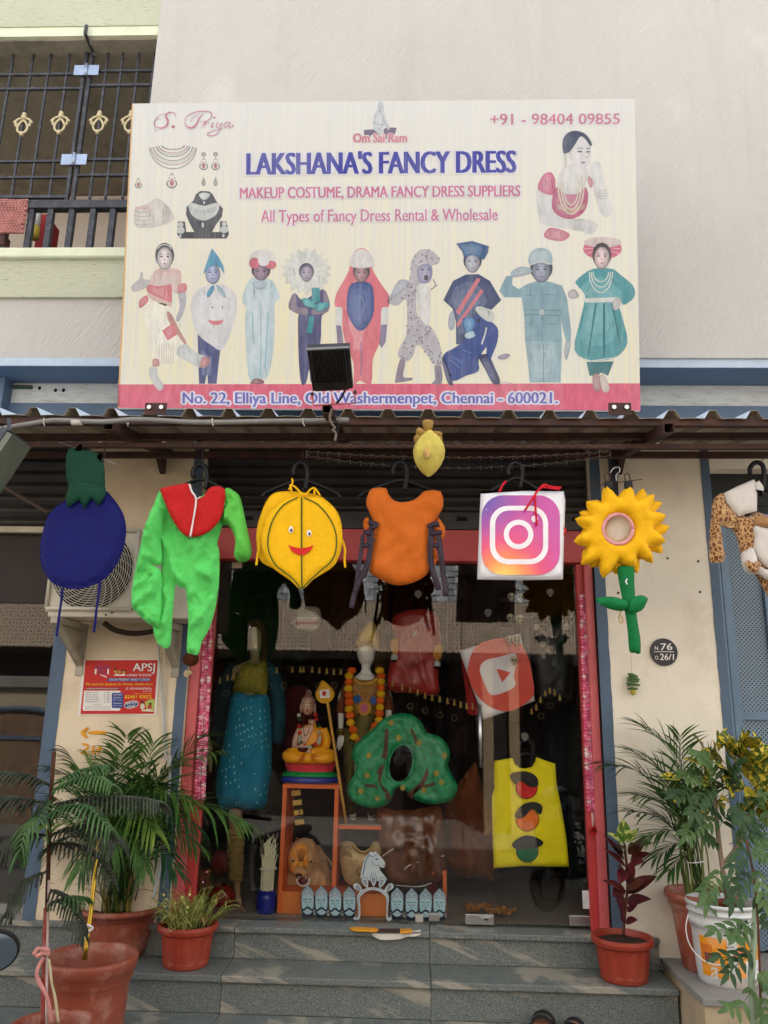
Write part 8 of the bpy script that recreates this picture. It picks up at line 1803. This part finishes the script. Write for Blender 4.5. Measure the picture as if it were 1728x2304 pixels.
jm = thing('skull_jaw_mask', 'white rubber skull mask with red gums and long teeth', 'mask', at(690,1410,.3))
sh(jm, D1, [(850,400),(880,350),(910,290),(970,280),(1050,290),(1072,350),(1060,430),(1010,465),(930,455),(875,440)], .30, .04, 'mask', M('off_white_rubber',(150,144,130),.4,var=.25), edge=.05)
sh(jm, D1, [(885,385),(960,365),(1040,385),(1045,410),(1000,435),(920,432),(885,408)], .262, .010, 'gums', M('gum_red',(130,26,30),.35), edge=.012, grid=.01)
for i in range(12):
    x = 900+i*12; MB().loft([(at(*D1((x,362))[0],.25),.0045,.003),(at(*D1((x,398))[0],.248),.001,.001)], 6).build('tooth', wht, jm); MB().loft([(at(*D1((x,440))[0],.25),.0040,.003),(at(*D1((x,412))[0],.248),.001,.001)], 6).build('tooth', wht, jm)
MB().ball(at(*D1((985,320))[0], .27), .014, 10, 6, (1,.5,1.2)).build('eye_socket', DARK, jm)
def sucker(px, py, label):
    t = thing('suction_hook', label, 'hook', at(px, py, .13), 'clear suction hooks on the glass'); c = at(px, py, .123)
    MB().tube([(c.x,.119,c.z),(c.x,.127,c.z)], .021, 20).build('cup', M('cloudy_rubber',(110,108,104),.3), t); MB().box(c.x-.005, c.x+.005, .128, .134, c.z-.024, c.z+.006).build('hook', wht, t, bevel=.001)
sucker(941,1336,'clear suction hook above the red padded suit'); sucker(1098,1378,'clear suction hook above the play button bag'); sucker(1238,1332,'clear suction hook above the dark armour suit'); sucker(1181,1657,'clear suction hook above the traffic light vest')
# gold bell strings and metal rings
tr = thing('bell_garland', 'sagging string of small gold bells across the inside of the shop window', 'garland', at(700,1510,.15))
GB2 = M('dull_gold_bell', (190,160,84), .35, metal=.6)
be = D1((315,830),(372,810),(420,800),(472,780),(525,775),(577,770),(628,765),(740,755),(855,750),(915,750),(938,750),(1003,750),(1057,755),(1112,760),(1165,765),(1217,765))+D2((75,855),(150,885),(208,900),(265,920),(320,945),(372,960),(430,970),(487,985),(538,995),(585,1010),(630,1020),(675,1025))
be2 = D2((1115,1060),(1150,1030),(1182,975),(1217,925),(1250,905),(1287,920),(1325,960))
proto = None
for (x, y) in be+be2:
    c = at(x, y, .15)
    if proto is None:
        mb = MB(); O_ = Vector((0,0,0)); mb.loft([((c.x,c.y,c.z-.016),.011,.011),((c.x,c.y,c.z-.010),.008,.008),((c.x,c.y,c.z-.002),.004,.004)], 8).loft([((c.x,c.y,c.z-.002),.008,.008),((c.x,c.y,c.z+.006),.005,.005),((c.x,c.y,c.z+.018),.0008,.0008)], 8).ball((c.x,c.y,c.z-.020), .003, 6, 4)
        proto = mb.build('bell', GB2, tr); pc = c
    else:
        o = proto.copy(); scn.collection.objects.link(o); o.location = proto.location + (c-pc)
for L_ in (be, be2): MB().tube([at(x, y-5, .15) for x, y in L_], .0008, 4).build('string', M('thread',(120,110,96)), tr)
rgs = D1((363,930),(580,885),(682,875),(793,872),(1050,870),(1170,870))+D2((210,1025),(322,1060),(432,1090),(540,1112),(1187,1098),(1257,1022))
for (x, y) in rgs:
    c = at(x, y, .15); MB().tube([c+Vector((.016*math.cos(k*.4189),0,.016*math.sin(k*.4189))) for k in range(16)], .0011, 5).build('ring', M('thin_brass_ring',(150,136,100),.35,metal=.7), tr, smooth=True)
# pink flower strands
def strand(x0, y0, x1, y1, Y, w0, w1, label):
    t = thing('pink_flower_strand', label, 'garland', at(x1, y1, Y)); a = at(x0,y0,Y); b = at(x1,y1,Y); r = random.Random(int(x0)); H = a.z-b.z; n = int(H/.018)
    ms = [MB(), MB(), MB()]
    for i in range(n):
        tt = (i+.5)/n; c = a.lerp(b, tt); w = w0+(w1-w0)*tt
        for k in (-1,0,1):
            p = c+Vector((k*w*.36+r.uniform(-.002,.002), r.uniform(-.006,.004), r.uniform(-.004,.004))); mb = ms[r.choice((0,0,1,1,2))]; kx_ = len(mb.v); rr_ = w*.27
            mb.v.append(p+Vector((0,.004,0)))
            for j in range(10):
                an = j*.6283; q_ = rr_*(1.15 if j % 2 else .55); mb.v.append(p+Vector((q_*math.cos(an), -.006*(j % 2), q_*math.sin(an))))
            for j in range(10): mb.f.append([kx_, kx_+1+j, kx_+1+(j+1)%10]); mb.mi.append(0)
            ms[2].ball(p+Vector((0,-.004,0)), .0022, 5, 4)
    for m_, c_ in zip(ms, ((222,84,128),(238,140,168),(240,214,210))): m_.build('florets', M('petal_%d' % c_[1], c_, .7), t, kind='stuff')
    MB().tube([a, b], .003, 5).build('cord', M('petal_cord',(140,50,80)), t)
    return t
strand(470,1392,449,1800,.045,.050,.056,'pink and white flower strand beside the left red door post')
t = strand(1313,1338,1332,1824,.045,.046,.056,'pink and white flower strand beside the right red door post')
for dx in (-3,0,3): ptube([(1334+dx,1822,.055),(1334+dx*.5,1862,.055)], .0012, 'white_string', wht, t, 4, 1)
c = at(1336,1868,.05); mb = MB()
for i in range(60): a_ = r5.uniform(0,6.28); p = c+Vector((r5.uniform(.0,.03)*math.cos(a_)*1.3, -.01, r5.uniform(0,.022)*math.sin(a_))); leafblade(mb, c, p-c+Vector((0,-.004,.002)), .034, .009, .3, n=3)
mb.build('red_flower', M('scarlet_petals',(206,40,34),.7), t)
# deep interior: gown, dark suits, tan bundles, racks
gw = thing('brown_gown', 'rust brown gown hanging behind the glass door', 'costume', at(1050,1960,.7))
sh(gw, E2, [(440,500),(520,360),(600,250),(630,205),(655,225),(700,400),(770,600),(780,1000),(660,990),(560,1000),(440,900),(420,700)], .7, .06, 'gown', fabric('rust_brown_velvet',(120,62,28),var=.2), wr=.06, wf=24, edge=.08)
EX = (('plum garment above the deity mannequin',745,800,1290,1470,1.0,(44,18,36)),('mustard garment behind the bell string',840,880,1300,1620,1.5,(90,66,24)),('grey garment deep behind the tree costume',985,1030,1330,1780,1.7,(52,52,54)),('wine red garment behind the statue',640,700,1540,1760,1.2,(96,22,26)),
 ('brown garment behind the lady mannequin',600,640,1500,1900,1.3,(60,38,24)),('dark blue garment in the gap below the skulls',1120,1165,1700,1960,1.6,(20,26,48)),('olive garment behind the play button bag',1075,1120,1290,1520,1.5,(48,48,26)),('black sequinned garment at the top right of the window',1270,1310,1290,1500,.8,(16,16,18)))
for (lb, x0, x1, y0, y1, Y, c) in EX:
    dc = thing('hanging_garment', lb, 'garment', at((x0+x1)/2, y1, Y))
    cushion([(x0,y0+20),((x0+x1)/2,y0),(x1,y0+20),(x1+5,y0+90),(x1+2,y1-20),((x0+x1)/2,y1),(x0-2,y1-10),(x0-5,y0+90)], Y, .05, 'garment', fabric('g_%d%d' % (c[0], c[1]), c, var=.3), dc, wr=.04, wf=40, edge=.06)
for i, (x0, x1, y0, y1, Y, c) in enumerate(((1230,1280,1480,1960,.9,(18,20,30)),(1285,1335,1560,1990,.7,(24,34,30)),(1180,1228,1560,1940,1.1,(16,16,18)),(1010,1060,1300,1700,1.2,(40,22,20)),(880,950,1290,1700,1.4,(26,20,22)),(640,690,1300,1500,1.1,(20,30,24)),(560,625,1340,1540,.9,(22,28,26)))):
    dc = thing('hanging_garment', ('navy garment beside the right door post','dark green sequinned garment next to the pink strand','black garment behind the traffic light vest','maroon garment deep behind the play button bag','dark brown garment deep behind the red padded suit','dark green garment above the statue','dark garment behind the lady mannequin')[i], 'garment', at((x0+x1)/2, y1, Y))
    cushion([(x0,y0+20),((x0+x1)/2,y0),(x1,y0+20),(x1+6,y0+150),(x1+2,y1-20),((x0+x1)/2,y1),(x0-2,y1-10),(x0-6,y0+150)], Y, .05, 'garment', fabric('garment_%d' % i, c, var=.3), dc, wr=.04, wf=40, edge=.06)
tb = thing('golden_pompom_heap', 'loose heap of tan gold pompom garlands on the shop floor by the door', 'garland', atz(1105,2045,ZF))
for i in range(46):
    f = i/45; x = 1052+f*100+r5.uniform(-5,5); y = 2044+r5.uniform(-9,4)+ (6 if f > .5 else 0); p = atz(x, y, ZF+r5.uniform(.012,.05)); MB().ball(p, .014, 8, 6).build('pompom', M('tan_gold_pompom',(166,112,54),.9,bump=1.5,bs=200,var=.2), tb, smooth=True)
rk = thing('wall_rack', 'dark wooden costume rack on the back wall of the shop', 'rack', (0,2.4,ZF))
RW = M('dark_red_wood', (70,34,30), .5)
for x in (-1.1,-.55,0,.5,.95): MB().box(x-.025, x+.025, 2.3, 2.5, ZF, 2.9).build('post', RW, rk)
for z in (1.2,1.7,2.2,2.75): MB().box(-1.15, 1.0, 2.28, 2.55, z-.012, z+.012).build('shelf', RW, rk)
for i in range(26): x = -1.1+r5.random()*2; z = r5.choice((1.212,1.712,2.212)); MB().box(x, x+r5.uniform(.05,.12), 2.33, 2.45, z, z+r5.uniform(.08,.3)).build('boxed_stock', M('stock_%d' % (i % 5), ((90,60,50),(60,60,80),(110,100,80),(80,30,30),(50,60,50))[i % 5]), rk)

# ---------------------------------------------------------------- across the street (seen in the glass)
ob = thing('opposite_building', 'tiled building across the street reflected in the shop glass', 'building', (0,-7.9,0))
VY = 8.13
def vx(px, py): p = at(px, py, VY); return p.x
zl0 = at(800,1465,VY).z; zl1 = at(800,1352,VY).z
def lattice():
    m, nt, b = newmat('lattice_tiles'); tc = nt.nodes.new('ShaderNodeTexCoord'); mp = nt.nodes.new('ShaderNodeMapping'); mp.inputs['Rotation'].default_value = (0, rad(45), 0); mp.inputs['Scale'].default_value = (11.5,1,11.5)
    nt.links.new(tc.outputs['Object'], mp.inputs[0]); sp = nt.nodes.new('ShaderNodeSeparateXYZ'); nt.links.new(mp.outputs[0], sp.inputs[0])
    def mt(op, a, b_=0.0):
        n = nt.nodes.new('ShaderNodeMath'); n.operation = op
        for i, v in enumerate((a, b_)):
            if isinstance(v, bpy.types.NodeSocket): nt.links.new(v, n.inputs[i])
            else: n.inputs[i].default_value = v
        return n.outputs[0]
    fx = mt('ABSOLUTE', mt('SUBTRACT', mt('FRACT', sp.outputs[0]), .5)); fz = mt('ABSOLUTE', mt('SUBTRACT', mt('FRACT', sp.outputs[2]), .5))
    dotm = mt('LESS_THAN', mt('MAXIMUM', fx, fz), .17); gr_ = mt('GREATER_THAN', mt('MAXIMUM', fx, fz), .43)
    c = mixc(nt, dotm, lin((214,194,170)), lin((36,30,26))); c = mixc(nt, gr_, c, lin((150,120,104)))
    nt.links.new(c, b.inputs['Base Color']); b.inputs['Roughness'].default_value = .6; return m
LAT = lattice()
MB().box(-9, 9, -8.2, -7.9, zl0, zl1).build('lattice_wall', LAT, ob)
WTS = [M('weave_tile_pale',(206,208,212),.5), M('weave_tile_grey',(150,154,160),.5)]
wm = [MB(), MB()]; tw, th_ = .20, .10
for i in range(-26, 27):
    for j in range(int((4.9-zl1)/th_)):
        k = (i+j) % 2; x0 = i*tw+(tw/2 if j % 2 else 0); z0 = zl1+.01+j*th_; P = [Vector((x0+.003,-7.9,z0+.003)), Vector((x0+tw-.003,-7.9,z0+.003)), Vector((x0+tw-.003,-7.9-(.014 if k else 0),z0+th_-.003)), Vector((x0+.003,-7.9-(.014 if k else 0),z0+th_-.003))]
        wm[k].prism([p+Vector((0,.0,0)) for p in P], (0,-.04,0))
for k in (0,1): wm[k].build('weave_tiles', WTS[k], ob, kind='stuff')
MB().box(-9, 9, -8.2, -7.93, zl1+.005, 6.6).build('upper_wall', M('pale_grey_render',(168,164,156),.8), ob)
MB().box(-9, 9, -12, -7.91, 6.6, 6.8).build('unseen_roof', CONC, ob)
MB().box(-9, 9, -9.6, -8.2, zl0-.02, zl0+.1).build('canopy_soffit', CONC, ob)
MB().box(-9, 9, -9.7, -9.6, 0, zl0).build('recessed_front', M('shaded_shopfront',(44,36,32),.6), ob)  # dark colour holds the shade under the overhang
for px_ in (1089,1149): x = vx(px_,1700); MB().box(x, x+.16, -8.25, -8.0, 0, zl0-.021).build('pillar', M('tan_pillar',(170,146,116),.8), ob)
MB().box(vx(1104,1700), vx(1149,1700), -8.2, -8.15, 0, zl0-.1).build('grey_shutter', SHUT, ob)
xa0, xa1 = vx(-260,1600), vx(150,1600)
MB().box(xa0, xa1, -8.15, -7.96, at(0,1545,VY).z-2.5, at(0,1520,VY).z).build('beige_wall', M('beige_wash',(176,160,132),.8), ob)
MB().box(xa0, xa1, -8.15, -7.88, at(0,1545,VY).z, at(0,1520,VY).z).build('cornice', CONC, ob)
STN = M('rough_stone_cladding', (128,100,78), .9, var=.5, vs=12, bump=1, bs=14)
xc = vx(35,1640); zc = at(0,1655,VY).z
MB().prism([Vector((xc+1.0*math.cos(a), -7.94, zc+.42*math.sin(a))) for a in [math.pi*k/20 for k in range(21)]], (0,-.03,0)).build('stone_arch_infill', STN, ob)
MB().tube([Vector((xc+1.0*math.cos(a), -7.93, zc+.42*math.sin(a))) for a in [math.pi*k/20 for k in range(21)]], .045, 8).build('arch_band', BLUEP, ob)
MB().box(xa0, xa1, -7.96, -7.92, 0, zc-.06).build('stone_base', STN, ob); MB().box(xa0, xa1, -7.96, -7.90, zc-.058, zc).build('blue_band', BLUEP, ob)

# photographer behind the camera, seen only in the glass
ph = thing('person', 'person in a pale grey shirt and dark trousers holding up a phone', 'person', (.12,-4.9,0))
X0, Y0 = .12, -4.92
SKP = M('brown_skin', (120,78,56), .5)
bj = [((X0,Y0,.92),.13),((X0,Y0,1.12),.12),((X0,Y0,1.30),.12),((X0,Y0,1.40),.06),((X0,Y0+.01,1.46),.055),((X0,Y0+.02,1.55),.085),((X0,Y0+.02,1.63),.075),
      ((X0-.18,Y0,1.34),.06),((X0-.26,Y0+.14,1.18),.045),((X0-.16,Y0+.28,1.50),.035),((X0-.12,Y0+.31,1.62),.03),((X0+.18,Y0,1.34),.06),((X0+.26,Y0+.14,1.18),.045),((X0+.10,Y0+.28,1.50),.035),((X0+.0,Y0+.31,1.62),.03),
      ((X0-.10,Y0,.85),.09),((X0-.11,Y0,.48),.06),((X0-.12,Y0,.10),.04),((X0-.12,Y0+.12,.045),.04),((X0+.10,Y0,.85),.09),((X0+.11,Y0,.48),.06),((X0+.12,Y0,.10),.04),((X0+.12,Y0+.12,.045),.04)]
be_ = [(0,1),(1,2),(2,3),(3,4),(4,5),(5,6),(2,7),(7,8),(8,9),(9,10),(2,11),(11,12),(12,13),(13,14),(0,15),(15,16),(16,17),(17,18),(0,19),(19,20),(20,21),(21,22)]
skin('body', bj, be_, SKP, ph, root=0)
sj = [(j[0], j[1]*1.16+.006) for j in bj]
skin('shirt', [sj[i] for i in (0,1,2,7,8,9,11,12,13)], [(0,1),(1,2),(2,3),(3,4),(4,5),(2,6),(6,7),(7,8)], fabric('pale_grey_shirt',(196,190,186)), ph, root=0)
skin('trousers', [((X0,Y0,.9),.15)]+[sj[i] for i in (15,16,17,19,20,21)], [(0,1),(1,2),(2,3),(0,4),(4,5),(5,6)], fabric('dark_trousers',(44,42,46)), ph, root=0)
MB().ball((X0,Y0,1.62), .105, 16, 10, (.95,1,.85)).build('hair', DARK, ph, smooth=True)
for s, hx_ in ((-1, X0-.12),(1, X0+.0)):
    for k in range(4): MB().tube([(hx_,Y0+.31,1.62+k*.02),(hx_-s*.02,Y0+.35,1.64+k*.022),(hx_-s*.005+.0,Y0+.362,1.65+k*.022)], .008, 6).build('finger', SKP, ph, smooth=True)
phn = thing('phone', 'black phone held up by the person', 'phone', (.06,-4.56,1.68))
MB().box(.015,.095,-4.566,-4.556,1.60,1.745).build('body', M('black_phone',(20,20,22),.2), phn, bevel=.004); MB().box(.022,.088,-4.5675,-4.5665,1.607,1.738).build('screen', M('phone_screen',(60,64,70),.1), phn)

# scooters
def scooter(label, col, loc, rot):
    t = thing('parked_scooter', label, 'scooter', (0,0,0), 'scooters parked in the street'); ROOT_OF[t.name] = Vector((0,0,0))
    P = M('scooter_paint_%d' % col[2], col, .2, var=.03, coat=.6, spec=.5, bump=0); RB = M('tyre_rubber',(26,26,27),.8); 
    for y in (.62,-.62):
        w = MB(); w.tube([(0, y+.19*math.cos(a), .235+.19*math.sin(a)) for a in [2*math.pi*k/32 for k in range(33)]], .045, 10, False); w.build('tyre', RB, t, smooth=True)
        MB().tube([(-.04,y,.235),(.04,y,.235)], .135, 24).build('rim', M('grey_rim',(120,120,122),.4,metal=.6), t, bevel=.008)
    MB().prism([(-.07,.86,.36),(-.07,.78,.46),(-.07,.62,.49),(-.07,.48,.44),(-.07,.46,.40),(-.07,.62,.435),(-.07,.76,.40)], (.14,0,0)).build('front_mudguard', P, t, bevel=.02)
    MB().prism([(-.19,.52,.98),(-.21,.60,.80),(-.20,.56,.55),(-.16,.50,.34),(-.14,.42,.34),(-.17,.46,.60),(-.17,.44,.98)], (.40,0,0)).build('front_apron', P, t, bevel=.04)
    MB().box(-.15,.15,-.25,.46,.27,.33).build('footboard', DARK, t, bevel=.01)
    MB().prism([(-.16,-.22,.34),(-.17,-.18,.70),(-.17,-.75,.78),(-.14,-.95,.66),(-.14,-.80,.45),(-.14,-.45,.34)], (.33,0,0)).build('rear_body', P, t, bevel=.05)
    MB().prism([(-.14,-.12,.72),(-.14,-.20,.79),(-.14,-.6,.80),(-.14,-.82,.84),(-.14,-.80,.78),(-.14,-.2,.70)], (.28,0,0)).build('seat', M('black_vinyl_seat',(28,28,29),.5), t, bevel=.03)
    MB().prism([(-.12,.52,.96),(-.12,.56,1.06),(-.12,.44,1.10),(-.12,.38,1.0)], (.24,0,0)).build('handlebar_cowl', P, t, bevel=.03); MB().ball((0,.57,1.02), .06, 14, 8, (1.2,.5,.8)).build('headlight', M('headlight_glass',(200,204,206),.1), t, smooth=True)
    MB().tube([(-.33,.36,1.02),(-.12,.44,1.04),(.12,.44,1.04),(.33,.36,1.02)], .016, 8).build('handlebar', DARK, t, smooth=True)
    for s in (-1,1):
        MB().tube(cr([(s*.18,.43,1.05),(s*.24,.44,1.14),(s*.29,.42,1.18)],4,False), .006, 6).build('mirror_stalk', DARK, t, smooth=True)
        h = [(s*.33+.070*math.cos(a), .43, 1.22+.054*math.sin(a)) for a in [2*math.pi*k/24 for k in range(24)]]; MB().prism(h, (0,.03,0)).build('mirror_housing', DARK, t, bevel=.008)
        h = [(s*.33+.065*math.cos(a), .4285, 1.22+.049*math.sin(a)) for a in [2*math.pi*k/24 for k in range(24)]]; MB().prism(h, (0,.001,0)).build('mirror_glass', M('mirror_silver',(120,136,152),.02,metal=1,var=0,bump=0), t)
    t.location = loc; t.rotation_euler = (0,0,rot); return t
p = atz(1235,2052,0); R1 = Vector((p.x, .22-p.y, 0)); f = Vector((-math.sin(rad(50)), math.cos(rad(50)), 0))
scooter('navy scooter parked to the right of the steps, seen in the glass', (22,34,52), R1 - f*.62, rad(50))
m_ = at(-18, 2143, -2.1); ro = rad(20); rr3 = Matrix.Rotation(ro, 3, 'Z')@Vector((.33,.43,0))
scooter('grey scooter at the left edge of which only a mirror shows', (70,74,80), Vector((m_.x-rr3.x, m_.y-rr3.y, m_.z-1.22)), ro)

# pieces that belong to a part go one level deeper
SUBP = {'soil':'pot','fin':'housing','driver_box':'housing','hood':'housing','rear_cover':'housing','eye':'head','pupil':'head','eyebrow':'head','nose':'head','lips':'head','ear':'head','forehead_dot':'head','hair':'head',
 'tooth':'mouth','fang':'mouth','painted_stripe':'head','guard_ring':'guard_frame','guard_spokes':'guard_frame','guard_corner':'guard_frame','fan_blade':'fan_recess','screw':'casing','bolt':'sign_bracket','keyhole':'lock_plate',
 'slat':'shutter_rail','shutter_handle':'shutter_rail','handle_post':'handle','hinge_pin':'hinge_plate','crown_band':'crown','crown_jewels':'crown','eye_whites':'face','pupils':'face','eyebrows':'face','moustache':'face','lower_lip_line':'face',
 'petal_outline':'petal','petal_heart':'petal','arch_beads':'arch','horse_lines':'horse_head','horse_eye':'horse_head','printed_eyes':'printed_face','printed_lips':'printed_face','printed_hair':'printed_face',
 'printed_pockets':'printed_jacket','printed_buckle':'printed_jacket','lettering_outline':'lettering','sockets':'skull','rim':'tyre','mirror_glass':'mirror_housing','insole':'sole','gums':'mask','eye_socket':'mask',
 'outline':'vest','visor':'vest','mouth':'face','wire_loop':'hook','nail_hole':'pillar','painted_edge':'pillar','wall_hole':'lower_wall','stain_bar':'lower_wall','seam':'cap','zip_top':'zip','stain':'wrapped_gourd','cornice':'beige_wall','face_opening':'front_petals','pink_rim':'front_petals','clip_handle':'clip','finger':'body','painted_fruit':'canopy','painted_branches':'canopy','eyes':'front_panel'}
def cen(o): 
    b = [Vector(c) for c in o.bound_box]; return sum(b, Vector())/8 + o.location
for root in [o for o in scn.objects if o.parent is None and o.type == 'EMPTY']:
    kids = list(root.children); byn = {}
    for k in kids: byn.setdefault(k.name.split('.')[0], []).append(k)
    parents = set()
    for n, pn in SUBP.items():
        if n in byn and pn in byn and pn not in SUBP or (n in byn and pn in byn and not any(True for _ in byn.get(SUBP.get(pn, ''), []))):
            for c in byn[n]: 
                if c in parents: continue
                p = min(byn[pn], key=lambda q_: (cen(q_)-cen(c)).length); 
                if p.parent is root and p is not c: c.parent = p; parents.add(p)
